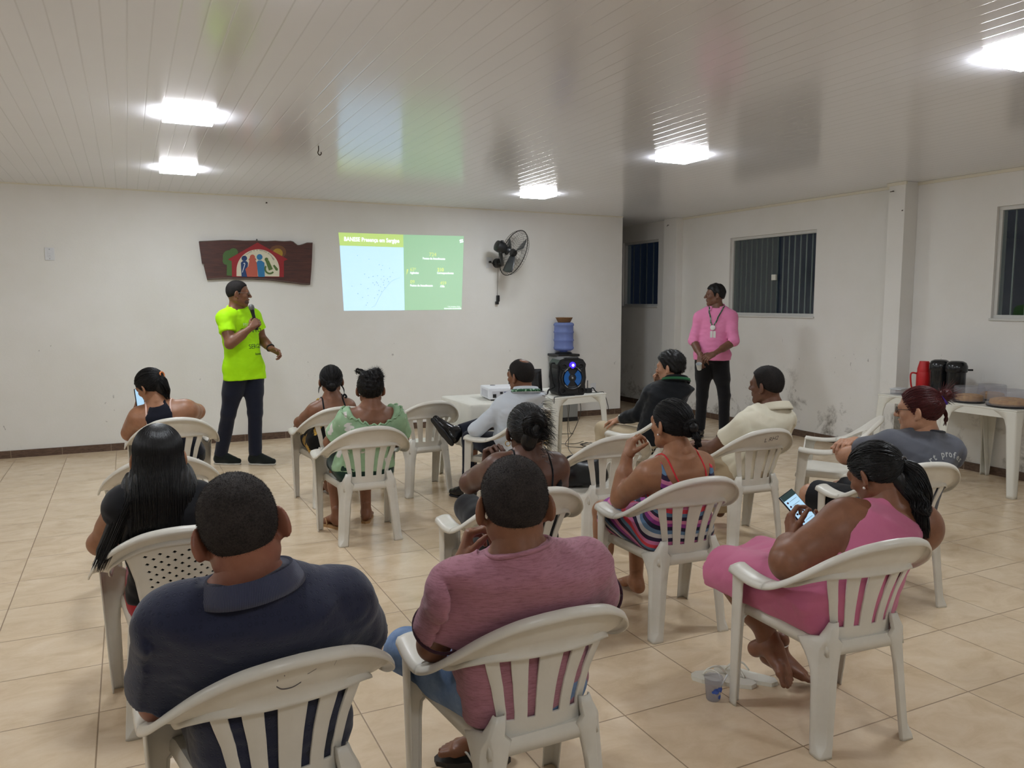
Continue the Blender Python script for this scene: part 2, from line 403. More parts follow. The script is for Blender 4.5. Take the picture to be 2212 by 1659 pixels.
def build_chair(lattice=False):
    r = thing('plastic_armchair', None, None)
    low = LOW if not lattice else [(0, -.272, .738), (.06, -.268, .736), (.12, -.250, .722), (.178, -.212, .690), (.222, -.160, .648), (.236, -.10, .606)] + LOW[6:]
    N = 40; Tp, Lp = mirror_path(TOP, N), mirror_path(low, N); m = len(Tp)
    out = Tp - Lp; hor = Tp.copy(); hor[:, 2] = 0; hor[:, 1] += 0.0
    tang = np.gradient(Tp, axis=0); nrm = np.cross(tang, [0, 0, 1.0]); nrm /= np.linalg.norm(nrm, axis=1)[:, None]
    s = np.sign((nrm * hor).sum(1)); s[s == 0] = 1; nrm *= s[:, None]
    rows = []
    arm = np.clip((Tp[:, 1] + 0.14) / 0.10, 0, 1)[:, None]
    mid = lambda f, h: Lp + out * f + np.cross(out, tang) / (np.linalg.norm(np.cross(out, tang), axis=1)[:, None] + 1e-9) * 0
    rows = [Lp + np.array([0, 0, -0.016]) * arm + nrm * (-0.001) * arm + (nrm * .013 + np.array([0, 0, -.010])) * (1 - arm), Lp + np.array([0, 0, -0.004]) * arm + (nrm * .011 + np.array([0, 0, -.002])) * (1 - arm), Lp + out * 0.12 + np.array([0, 0, .003]) * arm, Lp + out * 0.3 + nrm * .004 * (1 - arm) + np.array([0, 0, .005]) * arm,
            Lp + out * 0.5 + nrm * .006 * (1 - arm) + np.array([0, 0, .006]) * arm, Lp + out * 0.7 + nrm * .006 * (1 - arm) + np.array([0, 0, .005]) * arm, Lp + out * 0.88 + nrm * .003 * (1 - arm) + np.array([0, 0, .003]) * arm,
            Tp + nrm * .002, Tp + nrm * .012 + np.array([0, 0, -.003]), Tp + nrm * .017 + np.array([0, 0, -.013]), Tp + nrm * .0185 + np.array([0, 0, -.024])]
    G = np.stack(rows, 1)
    cut = int(np.argmax(Tp[:, 1] < 0.0)); 
    grid_mesh('backrest_rim', G[cut:m - cut], M_PLASTIC, r, 0.005)
    grid_mesh('armrest', G[:cut + 1], M_PLASTIC, r, 0.005)
    grid_mesh('armrest', G[m - cut - 1:], M_PLASTIC, r, 0.005)
    # back panel
    def panel_pt(fx, t):
        tt = np.interp(t, [0, .15, .4, .7, 1], [0.188, .178, .156, .138, .132]) if not lattice else np.interp(t, [0, .15, .4, .7, 1], [0.196, .178, .158, .144, .138])
        x = fx * tt; z = .672 - t * (.672 - .392) - 0.012 * (fx * fx) * (1 - t) * .6
        y = -.238 + t * .062 + (0.045 * (1 - t) + .018 * t) * fx * fx + 0.010 * math.sin(math.pi * t)
        if lattice:
            z = .742 - t * .35 - .042 * fx * fx * (1 - t) ** 2; y = -.274 + t * .098 + (.070 * (1 - t) ** 1.5 + .018 * t) * fx * fx
        return (x, y, z)
    if not lattice:
        slots = [(-.80, -.64), (-.37, -.20), (.20, .37), (.64, .80)]
        fx = sorted({-1, -.93, 1, .93, -.5, .5, 0, *[v for s_ in slots for v in s_], *[(a + b) / 2 for a, b in slots]})
        tt = [0, .04, .09, .12, .2, .3, .4, .5, .6, .7, .76, .79, .84, .90, .95, 1]
        Gp = np.array([[panel_pt(f, t) for f in fx] for t in tt])
        def keep(i, j):
            mf = (fx[j] + fx[j + 1]) / 2; mt = (tt[i] + tt[i + 1]) / 2
            return not (any(a < mf < b for a, b in slots) and .09 < mt < .79)
        grid_mesh('backrest', Gp, M_PLASTIC, r, 0.008, keep, bevel=0.0018)
    else:
        # diamond holes on a staggered lattice
        nu, nv = 15, 21; V, F = [], []; idx = {}
        def vid(u, v):
            k = (round(u, 5), round(v, 5))
            if k not in idx: idx[k] = len(V); V.append(panel_pt(u, v))
            return idx[k]
        for i in range(nu):
            for j in range(nv):
                u0, u1 = -1 + 2 * i / nu, -1 + 2 * (i + 1) / nu; v0, v1 = j / nv, (j + 1) / nv; um, vm = (u0 + u1) / 2, (v0 + v1) / 2
                c = [vid(u0, v0), vid(u1, v0), vid(u1, v1), vid(u0, v1)]; mm = [vid(um, v0), vid(u1, vm), vid(um, v1), vid(u0, vm)]
                if (i + j) % 2 == 0 and 2 <= i <= nu - 3 and 2 <= j <= nv - 6:
                    du, dv = (u1 - u0) * .36, (v1 - v0) * .36
                    d = [vid(um, vm - dv), vid(um + du, vm), vid(um, vm + dv), vid(um - du, vm)]
                    for k in range(4): F.append((c[k], mm[k], d[k], d[k - 1], mm[k - 1]))
                else: F.append((c[0], mm[0], c[1], mm[1], c[2], mm[2], c[3], mm[3]))
        o = raw('backrest', V, F, M_PLASTIC, r); md = o.modifiers.new('thickness', 'SOLIDIFY'); md.thickness = 0.006; md.offset = 0
        sharp(o, 50)
    # seat
    vs = np.linspace(0, 1, 12); us = np.linspace(-1, 1, 15); G = []
    for v in vs:
        y = -.185 + v * .40; hw = .168 + v * .045; row = []
        row.append((-hw - .004, y, np.interp(v, [0, 1], [.362, .372]))); row.append((-hw - .002, y, .398))
        for u in us:
            z = .402 + .012 * v - 0.010 * (1 - u * u) * math.sin(math.pi * min(v * 1.05, 1)) 
            if v > .9: z -= .01 * ((v - .9) / .1) ** 2
            row.append((u * (hw - .003), y, z + .002 * (1 - abs(u) ** 6)))
        row.append((hw + .002, y, .398)); row.append((hw + .004, y, np.interp(v, [0, 1], [.362, .372]))); G.append(row)
    fr = [(x, y + .012, z - .016 if 1 < k < len(G[-1]) - 2 else z - .006) for k, (x, y, z) in enumerate(G[-1])]
    fr2 = [(x, y + .014, .372) for x, y, z in G[-1]]
    bk = [(x, y - .006, min(z, .392) - .004) for x, y, z in G[0]]; bk2 = [(x, y - .008, .360) for x, y, z in G[0]]
    G = [bk2, bk] + G + [fr, fr2]
    grid_mesh('seat', G, M_PLASTIC, r, 0.005)
    # legs: bent-plate sections
    for sx in (-1, 1):
        G = []
        for z in (.0, .012, .030, .045, .1, .15, .2, .25, .29, .32, .345, .365, .385, .40, .42, .45, .475):
            k = np.interp(z, [0, .35], [.95, 1.15]); cx = np.interp(z, [0, .38, .41, .44, .475], [.214, .189, .180, .164, .152]); cy = np.interp(z, [0, .40, .475], [-.224, -.196, -.184])
            q = max(0, (z - .26) / .125); fwd = .058 * k + (.085 * min(q, 1) ** 2.2 if z < .39 else .085 * max(0, 1 - (z - .385) / .03)); inn = .060 * k + .012 * min(q, 1) ** 2
            if z > .40: fwd = np.interp(z, [.40, .475], [.055, .012]); inn = np.interp(z, [.40, .475], [.06, .034])
            c = np.interp(z, [0, .012, .045, .38, .42], [.004, .006, .026, .026, .006]) * min(k, 1.05)
            G.append([(sx * (cx - inn), cy + .010, z), (sx * (cx - inn * .88), cy, z), (sx * (cx - c - .003), cy, z), (sx * (cx - c), cy + .003, z), (sx * (cx - c * .72), cy + c * .72, z), (sx * (cx - .003), cy + c, z), (sx * cx, cy + c + .003, z), (sx * cx, cy + fwd * .85, z), (sx * (cx - .004), cy + fwd, z)])
        grid_mesh('leg', G, M_PLASTIC, r, 0.005, flip=sx < 0)
        G = []
        for z in (.0, .012, .03, .06, .12, .18, .24, .30, .35, .372, .395, .42, .46, .49, .51, .53, .55, .566, .577):
            k = np.interp(z, [0, .5], [.78, 1.15]); cx = np.interp(z, [0, .577], [.264, .289]); cy = np.interp(z, [0, .577], [.240, .208])
            bk = .058 * k + .05 * max(0, (z - .515) / .062) ** 2
            sm = lambda a, b: (lambda v: v * v * (3 - 2 * v))(min(max((z - a) / (b - a), 0), 1))
            inn = .054 * k + .046 * sm(.34, .40) * (1 - sm(.50, .54))
            G.append([(sx * (cx - inn), cy - .008, z), (sx * (cx - inn + .006), cy, z), (sx * (cx - .018 * k), cy, z), (sx * (cx - .006), cy - .002, z), (sx * (cx - .001), cy - .008, z), (sx * cx, cy - .020 * k, z), (sx * (cx - .001), cy - bk * .85, z), (sx * (cx - .004), cy - bk, z)])
        grid_mesh('leg', G, M_PLASTIC, r, 0.005, flip=sx > 0)
    return r
SLOT = build_chair(False); LATT = build_chair(True)
CH_G = 'white plastic armchairs'
CHAIRS = [  # x, y, rotation deg, lattice back, label
    (1.00, 2.04, 0, 0, 'white plastic armchair under the man in the mauve T-shirt'),
    (.29, 2.07, 6, 0, 'white plastic armchair under the man in the navy polo shirt'),
    (2.345, 2.08, -6, 0, 'white plastic armchair under the woman in the pink dress'),
    (2.38, 3.12, -4, 0, 'white plastic armchair under the woman in the striped strappy dress'),
    (3.66, 4.04, -4, 0, 'white plastic armchair with scribbled writing under the man in the cream polo'),
    (1.58, 3.26, 0, 0, 'white plastic armchair under the woman with the spiky black updo'),
    (2.626, 5.48, 30, 0, 'white plastic armchair turned left under the man in the white long-sleeved shirt'),
    (2.68, 4.25, -3, 0, 'empty white plastic armchair holding a black bag'),
    (4.53, 4.04, 39, 0, 'empty white plastic armchair turned left, between the cream polo and the red-haired woman'),
    (3.66, 2.88, -14, 0, 'white plastic armchair under the red-haired woman in grey'),
    (3.70, 5.15, 25, 1, 'white plastic armchair with diamond holes under the man in the black shirt'),
    (.255, 6.2, 3, 0, 'white plastic armchair under the woman with pale pink bra straps'),
    (.13, 4.75, 0, 0, 'empty white plastic armchair behind the woman with pale pink straps'),
    (.14, 3.30, 0, 1, 'white plastic armchair with diamond holes under the woman with long black hair'),
    (1.44, 6.28, 2, 0, 'white plastic armchair under the woman in the black and yellow flowered dress'),
    (1.395, 5.23, 0, 0, 'white plastic armchair under the woman in the pale green blouse'),
    (2.18, 6.29, 5, 0, 'empty white plastic armchair beside the black dress shoe, front row'),
]
first = {0: SLOT, 1: LATT}; CH = []
for x, y, a, lat, lab in CHAIRS:
    src = SLOT if not lat else LATT
    if first[lat] is not None: c = first[lat]; first[lat] = None; c.location = (x, y, 0); c.rotation_euler = (0, 0, R_(a))
    else: c = copy_tree(src, None, (x, y, 0), R_(a))
    tag(c, lab, 'chair', CH_G); CH.append(c)
# ---------------------------------------------------------------- implicit surfaces (bodies, clothes, hair)
f32 = np.float32
V3 = lambda *a: np.array(a if len(a) == 3 else a[0], float)
def unit(v): v = np.asarray(v, float); return v / (np.linalg.norm(v) + 1e-12)
def smin(a, b, k):
    if k <= 1e-6: return np.minimum(a, b)
    h = np.clip(0.5 + 0.5 * (b - a) / k, 0, 1)
    return b + (a - b) * h - k * h * (1 - h)
def smax(a, b, k): return -smin(-a, -b, k)
class Field:
    def __init__(s): s.p = []; s.post = []
    def add(s, fn, lo, hi, k=0.02, op='u'): s.p.append((fn, np.asarray(lo, float), np.asarray(hi, float), k, op)); return s
    def cone(s, a, b, ra, rb=None, k=0.02, op='u', cut=None, grow=0.0):
        a, b = np.asarray(a, float), np.asarray(b, float); rb = ra if rb is None else rb; ra += grow; rb += grow
        d = b - a; L2 = float(d @ d) + 1e-12
        def fn(x, y, z):
            px, py, pz = x - f32(a[0]), y - f32(a[1]), z - f32(a[2])
            t = np.clip((px * f32(d[0]) + py * f32(d[1]) + pz * f32(d[2])) / f32(L2), 0, 1)
            r = np.sqrt((px - t * f32(d[0])) ** 2 + (py - t * f32(d[1])) ** 2 + (pz - t * f32(d[2])) ** 2) - (f32(ra) + t * f32(rb - ra))
            return r if cut is None else np.maximum(r, cut(x, y, z))
        R = max(ra, rb); return s.add(fn, np.minimum(a, b) - R, np.maximum(a, b) + R, k, op)
    def capped(s, a, b, ra, rb, k=0.01, op='u', flat=1.0):
        """cone with a flat far end (sleeves, trouser legs); flat<1 squeezes nothing"""
        a, b = np.asarray(a, float), np.asarray(b, float); d = b - a; L = np.linalg.norm(d); u = d / L
        def fn(x, y, z):
            px, py, pz = x - f32(a[0]), y - f32(a[1]), z - f32(a[2])
            t = px * f32(u[0]) + py * f32(u[1]) + pz * f32(u[2]); tc = np.clip(t, 0, f32(L))
            r = np.sqrt((px - tc * f32(u[0])) ** 2 + (py - tc * f32(u[1])) ** 2 + (pz - tc * f32(u[2])) ** 2) - (f32(ra) + tc / f32(L) * f32(rb - ra))
            return np.maximum(r, t - f32(L))
        R = max(ra, rb); return s.add(fn, np.minimum(a, b) - R, np.maximum(a, b) + R, k, op)
    def ell(s, c, r, Rm=None, k=0.02, op='u', cut=None):
        c, r = np.asarray(c, float), np.asarray(r, float); Rm = np.eye(3) if Rm is None else np.asarray(Rm, float)
        def fn(x, y, z):
            p = [x - f32(c[0]), y - f32(c[1]), z - f32(c[2])]
            q = [p[0] * f32(Rm[0, i]) + p[1] * f32(Rm[1, i]) + p[2] * f32(Rm[2, i]) for i in range(3)]
            k0 = np.sqrt(sum((q[i] / f32(r[i])) ** 2 for i in range(3))); k1 = np.sqrt(sum((q[i] / f32(r[i] ** 2)) ** 2 for i in range(3))) + f32(1e-6)
            d = k0 * (k0 - 1) / k1
            return d if cut is None else np.maximum(d, cut(x, y, z))
        e = np.sqrt(((Rm * r[None, :]) ** 2).sum(1)); return s.add(fn, c - e, c + e, k, op)
    def mesh(s, h, lo=None, hi=None, disp=None, pad=0.02):
        us = [p for p in s.p if p[4] == 'u']
        if lo is None: lo = np.min([p[1] for p in us], 0) - pad; hi = np.max([p[2] for p in us], 0) + pad
        lo = np.asarray(lo, float); hi = np.asarray(hi, float)
        n = np.ceil((hi - lo) / h).astype(int) + 1
        ax = [(lo[i] + h * np.arange(n[i])).astype(f32) for i in range(3)]
        D = np.full(tuple(n), 0.2, f32)
        for fn, a, b, k, op in s.p:
            m = max(k, 0.0) + 2.5 * h + 0.004
            i0 = np.clip(np.floor((a - m - lo) / h).astype(int), 0, n); i1 = np.clip(np.ceil((b + m - lo) / h).astype(int) + 1, 0, n)
            if (i1 <= i0).any(): continue
            sl = tuple(slice(i0[i], i1[i]) for i in range(3))
            x, y, z = ax[0][sl[0]][:, None, None], ax[1][sl[1]][None, :, None], ax[2][sl[2]][None, None, :]
            v = fn(x, y, z).astype(f32); B = D[sl]
            if op == 'u': D[sl] = smin(B, v, k)
            elif op == 's': D[sl] = smax(B, -v, k)
        for fn, k in s.post:
            x, y, z = ax[0][:, None, None], ax[1][None, :, None], ax[2][None, None, :]
            D = smax(D, np.broadcast_to(fn(x, y, z), D.shape).astype(f32), k)
        if disp is not None:
            I = np.nonzero(np.abs(D) < 0.03)
            D[I] += disp(ax[0][I[0]], ax[1][I[1]], ax[2][I[2]]).astype(f32)
        return surface_nets(D, lo, h)
def surface_nets(D, lo, h):
    D = D.copy(); eps = 1e-6; D[np.abs(D) < eps] = eps
    S = D < 0; c = S[:-1, :-1, :-1].astype(np.int8)
    cnt = sum(S[i:D.shape[0] - 1 + i, j:D.shape[1] - 1 + j, k:D.shape[2] - 1 + k].astype(np.int8) for i in (0, 1) for j in (0, 1) for k in (0, 1))
    act = (cnt > 0) & (cnt < 8); I = np.nonzero(act)
    if len(I[0]) == 0: return np.zeros((0, 3)), np.zeros((0, 4), int)
    idx = np.full(act.shape, -1, np.int32); idx[I] = np.arange(len(I[0]))
    I = np.stack(I, 1); acc = np.zeros((len(I), 3)); num = np.zeros(len(I))
    cor = [(i, j, k) for i in (0, 1) for j in (0, 1) for k in (0, 1)]
    val = {q: D[I[:, 0] + q[0], I[:, 1] + q[1], I[:, 2] + q[2]] for q in cor}
    for q in cor:
        for a in range(3):
            if q[a]: continue
            p = list(q); p[a] = 1; p = tuple(p); v0, v1 = val[q], val[p]; m = (v0 < 0) != (v1 < 0)
            t = np.where(m, v0 / np.where(m, v0 - v1, 1), 0)
            pos = np.tile(np.array(q, float), (len(I), 1)); pos[:, a] += t
            acc += pos * m[:, None]; num += m
    V = (I + acc / num[:, None]) * h + lo
    Q = []
    for a in range(3):
        b, cc = (a + 1) % 3, (a + 2) % 3
        s0 = [slice(None)] * 3; s1 = [slice(None)] * 3; s0[a] = slice(0, -1); s1[a] = slice(1, None)
        A, B = S[tuple(s0)], S[tuple(s1)]; E = np.stack(np.nonzero(A != B), 1)
        ok = (E[:, b] > 0) & (E[:, cc] > 0) & (E[:, b] < D.shape[b] - 1) & (E[:, cc] < D.shape[cc] - 1); E = E[ok]
        if len(E) == 0: continue
        fl = A[E[:, 0], E[:, 1], E[:, 2]]
        def cell(db, dc):
            e = E.copy(); e[:, b] -= db; e[:, cc] -= dc; return idx[e[:, 0], e[:, 1], e[:, 2]]
        q = np.stack([cell(1, 1), cell(0, 1), cell(0, 0), cell(1, 0)], 1)
        q[~fl] = q[~fl][:, ::-1]; Q.append(q)
    Q = np.concatenate(Q) if Q else np.zeros((0, 4), int); Q = Q[(Q >= 0).all(1)]
    return V, Q
def np_obj(name, parts, mat, parent, origin, mats_idx=None):
    """parts: list of (V, F) arrays in world space -> one object in the space of its root"""
    Vs, Fs, off = [], [], 0
    for V, F in parts:
        Vs.append(V); Fs.append(np.asarray(F) + off); off += len(V)
    V = np.concatenate(Vs) - np.asarray(origin, float); me = bpy.data.meshes.new(name)
    me.vertices.add(len(V)); me.vertices.foreach_set('co', V.astype(np.float32).ravel())
    nl = sum(f.size for f in Fs); me.loops.add(nl); me.loops.foreach_set('vertex_index', np.concatenate([f.ravel() for f in Fs]).astype(np.int32))
    cnt = np.concatenate([np.full(len(f), f.shape[1], np.int32) for f in Fs]); me.polygons.add(len(cnt))
    me.polygons.foreach_set('loop_start', np.concatenate([[0], np.cumsum(cnt)[:-1]]).astype(np.int32))
    try: me.polygons.foreach_set('loop_total', cnt)
    except Exception: pass
    me.polygons.foreach_set('use_smooth', np.ones(len(cnt), bool)); me.update(calc_edges=True); me.validate()
    return link(name, me, mat, parent)
def wob(seed, f, aniso=(1, 1, 1)):
    """cheap smooth noise from warped sines"""
    r = np.random.RandomState(seed); K = r.randn(6, 3) * f * np.array(aniso); ph = r.rand(6) * 6.28; W = r.randn(6, 3) * f * 0.6
    def fn(x, y, z):
        o = 0
        for i in range(6):
            w = np.sin(x * W[i][0] + y * W[i][1] + z * W[i][2] + ph[i] * 2)
            o = o + np.sin(x * K[i][0] + y * K[i][1] + z * K[i][2] + ph[i] + 1.3 * w)
        return o / 3.0
    return fn
def folds(seed, amp=0.004, f=32, aniso=(1, 1, 1.4)):
    a = wob(seed, f, aniso); b = wob(seed + 7, f * 0.45, aniso)
    return lambda x, y, z: amp * (0.6 * (1 - np.abs(a(x, y, z))) + 0.6 * b(x, y, z) - 0.3)
def euler(yaw, pitch=0.0, roll=0.0):
    """columns: right, forward, up; yaw CCW from +Y, pitch up positive, roll to its right positive (degrees)"""
    return np.array(Matrix.Rotation(R_(yaw), 3, 'Z') @ Matrix.Rotation(R_(pitch), 3, 'X') @ Matrix.Rotation(R_(roll), 3, 'Y'))
def skin_material(name, c, dark=0.8):
    t = NT(name); co = t.coord(); n = t.noise(co, 18, 4, 0.6); n2 = t.noise(co, 260, 3, 0.6)
    a = srgb(c); b = tuple(x * dark for x in a[:3]) + (1,)
    t.set(col=t.mix(t.ramp(n, [(0.35, 0.0), (0.7, 1.0)]), a, (b[0], b[1] * .97, b[2] * .95, 1)), rough=0.42, spec=0.42)
    t.b.inputs['Subsurface Weight'].default_value = 0.06; t.b.inputs['Subsurface Radius'].default_value = (0.02, 0.008, 0.004); t.b.inputs['Subsurface Scale'].default_value = 0.3
    t.bump(n2, 0.08, 0.002); return t.m
def cloth_material(name, c, c2=None, rough=0.85, weave=420, heather=None, sheen=0.15):
    t = NT(name); co = t.coord(); n = t.noise(co, 9, 3, 0.6); w = t.noise(co, weave, 2, 0.6)
    a = srgb(c); b = srgb(c2) if c2 else tuple(x * 0.8 for x in a[:3]) + (1,)
    col = t.mix(t.math('MULTIPLY', n, 0.6), a, b)
    if heather:
        h = t.noise(t.mapping(co, scale=(1, 1, 9)), 34, 4, 0.7)
        col = t.mix(t.math('MULTIPLY', t.ramp(h, [(0.46, 0.0), (0.68, 1.0)]), 0.75), col, srgb(heather))
    t.set(col=col, rough=rough, spec=0.2, sheen=sheen); t.bump(t.math('ADD', w, t.math('MULTIPLY', n, 0.6)), 0.18, 0.003); return t.m
def hair_material(name, c, rough=0.48, spec=0.28, c2=None):
    t = NT(name); co = t.coord(); n = t.noise(t.mapping(co, scale=(1, 1, 0.12)), 160, 3, 0.6); n2 = t.noise(co, 14, 3, 0.5)
    a = srgb(c); b = srgb(c2) if c2 else tuple(min(1, x * 2.0 + .002) for x in a[:3]) + (1,)
    t.set(col=t.mix(t.math('MULTIPLY', n, n2), a, b), rough=rough, spec=spec); t.bump(n, 0.35, 0.004); return t.m
def fuzz_material(name, c, c2):
    t = NT(name); co = t.coord(); n = t.noise(co, 240, 3, 0.7); n2 = t.noise(co, 22, 3, 0.6)
    f = t.math('ADD', t.math('MULTIPLY', n, 0.7), t.math('MULTIPLY', n2, 0.4))
    t.set(col=t.ramp(f, [(0.38, srgb(c)), (0.72, srgb(c2))]), rough=0.75, spec=0.25); t.bump(n, 0.6, 0.004); return t.m

# ---- body building blocks
def torso_fn(P, Cc, rh, rs, prof, bow=0.0, grow=0.0, lo_cut=None, sq=2.3, t0=-0.12, t1=1.0):
    """an elliptic tube from pelvis P to neck base Cc; rh/rs right vectors at hips and shoulders; prof rows (t, half width, half depth, forward shift)"""
    P, Cc = np.asarray(P, float), np.asarray(Cc, float); ax = Cc - P; L = np.linalg.norm(ax); u = ax / L
    prof = np.array(prof, float); rh, rs = unit(rh), unit(rs)
    def fn(x, y, z):
        px, py, pz = x - f32(P[0]), y - f32(P[1]), z - f32(P[2])
        t = (px * f32(u[0]) + py * f32(u[1]) + pz * f32(u[2])) / f32(L); tc = np.clip(t, prof[0, 0], prof[-1, 0])
        a = np.interp(tc, prof[:, 0], prof[:, 1]).astype(f32) + f32(grow); b = np.interp(tc, prof[:, 0], prof[:, 2]).astype(f32) + f32(grow); sh = np.interp(tc, prof[:, 0], prof[:, 3]).astype(f32)
        w = np.clip(tc, 0, 1); r = [rh[i] * (1 - w) + rs[i] * w for i in range(3)]
        dot = r[0] * u[0] + r[1] * u[1] + r[2] * u[2]; r = [r[i] - dot * u[i] for i in range(3)]; nn = np.sqrt(r[0] ** 2 + r[1] ** 2 + r[2] ** 2); r = [(v / nn).astype(f32) for v in r]
        f = [f32(u[1]) * r[2] - f32(u[2]) * r[1], f32(u[2]) * r[0] - f32(u[0]) * r[2], f32(u[0]) * r[1] - f32(u[1]) * r[0]]
        qx = px * r[0] + py * r[1] + pz * r[2]; qy = px * f[0] + py * f[1] + pz * f[2] - sh - f32(bow) * np.sin(np.pi * np.clip(tc, 0, 1)).astype(f32)
        g = (np.abs(qx / a) ** sq + np.abs(qy / b) ** sq) ** (1 / sq); d = (g - 1) * np.minimum(a, b)
        d = np.maximum(d, np.maximum(f32(t0) - t, t - f32(t1)) * f32(L))
        return d if lo_cut is None else np.maximum(d, lo_cut(x, y, z))
    R = max(prof[:, 1]) + grow + abs(bow) + 0.06
    return fn, np.minimum(P + u * L * t0, Cc) - R, np.maximum(P + u * L * t0, Cc) + R
MALE = [(-.12, .155, .105, .0), (.0, .178, .128, .0), (.14, .178, .130, .005), (.35, .168, .128, .012), (.55, .176, .124, .008), (.75, .186, .118, .0), (.88, .165, .098, -.002), (.96, .11, .075, 0), (1.0, .07, .06, 0)]
FEMALE = [(-.12, .165, .110, .0), (.0, .188, .135, .0), (.14, .178, .130, .004), (.36, .148, .115, .010), (.58, .150, .118, .016), (.74, .158, .108, .008), (.88, .142, .085, .0), (.96, .09, .065, 0), (1.0, .06, .055, 0)]
def scaled(prof, w, d, belly=0.0):
    return [(t, a * w, b * d + belly * math.exp(-((t - .3) / .25) ** 2), s + belly * .8 * math.exp(-((t - .3) / .25) ** 2)) for t, a, b, s in prof]
def hand_field(F, wrist, d, n, thumb, curl=(25, 35, 25), s=1.0, spread=0.12, tcurl=20, straight=(), hold=None):
    """wrist point, direction d towards the fingers, palm faces n, thumb = +1/-1 side of x = d x n"""
    d = unit(d); n = unit(np.asarray(n, float) - d * (np.asarray(n, float) @ d)); x = np.cross(d, n)
    w = np.asarray(wrist, float); L = lambda a, b, c: w + s * (x * a * thumb + d * b + n * c)
    kx = [.031, .010, -.011, -.030]; ky = [.086, .090, .085, .076]; ln = [.95, 1.05, .98, .78]
    F.cone(L(0, -.03, 0), L(0, .01, 0), .026 * s, .026 * s, k=.012)
    for i in range(4): F.cone(L(kx[i] * .55, .01, 0), L(kx[i], ky[i], 0), .018 * s, .0125 * s, k=.014)
    F.cone(L(.018, .015, .008), L(.026, .05, .01), .018 * s, .014 * s, k=.012)
    for i in range(4):
        a = 0.0; p = L(kx[i], ky[i], 0); sp = (1.5 - i) * spread; cc = (8, 10, 8) if i in straight else curl
        for j, (sl, r0, r1) in enumerate(((.046, .0098, .0088), (.029, .0088, .0080), (.023, .0080, .0068))):
            a += R_(cc[j]); dd = unit(d * math.cos(a) + n * math.sin(a) + x * thumb * sp * (0.6 if j == 0 else 0.2) * math.cos(a))
            q = p + dd * sl * ln[i] * s; F.cone(p, q, r0 * s, r1 * s, k=.005 if j else .008); p = q
    p = L(.022, .018, .006); base = unit(x * thumb * .75 + d * .62 + n * .28); a = 0
    for j, (sl, r0, r1) in enumerate(((.046, .0145, .0115), (.034, .0115, .0100), (.027, .0100, .0078))):
        a = R_(tcurl) * j; dd = unit(base * math.cos(a) + (d * .55 + n * .65 - x * thumb * .35) * math.sin(a)); q = p + dd * sl * s
        F.cone(p, q, r0 * s, r1 * s, k=.010 if j == 0 else .005); p = q
def foot_field(F, ankle, fwd, up=(0, 0, 1), s=1.0, side=1):
    f = unit(np.asarray(fwd, float)); u = unit(np.asarray(up, float) - f * (np.asarray(up, float) @ f)); r = np.cross(f, u)
    A = np.asarray(ankle, float); L = lambda a, b, c: A + s * (r * a * side + f * b + u * c)
    F.cone(L(0, 0, .05), L(0, -.005, 0), .036 * s, .036 * s, k=.02); F.cone(L(0, -.03, -.035), L(0, .0, -.04), .034 * s, .034 * s, k=.03)
    F.cone(L(0, .02, -.012), L(-.005, .12, -.048), .034 * s, .022 * s, k=.03); F.cone(L(.02, .02, -.045), L(.03, .12, -.055), .024 * s, .018 * s, k=.02); F.cone(L(-.015, .1, -.055), L(-.028, .125, -.055), .02 * s, .02 * s, k=.015)
    for i, (x, y, q) in enumerate(((-.032, .172, .0125), (-.008, .176, .0092), (.009, .168, .0088), (.024, .158, .0084), (.037, .145, .0082))):
        F.cone(L(x * .9, .125, -.056), L(x, y, -.061), q * 1.05 * s, q * s, k=.006)
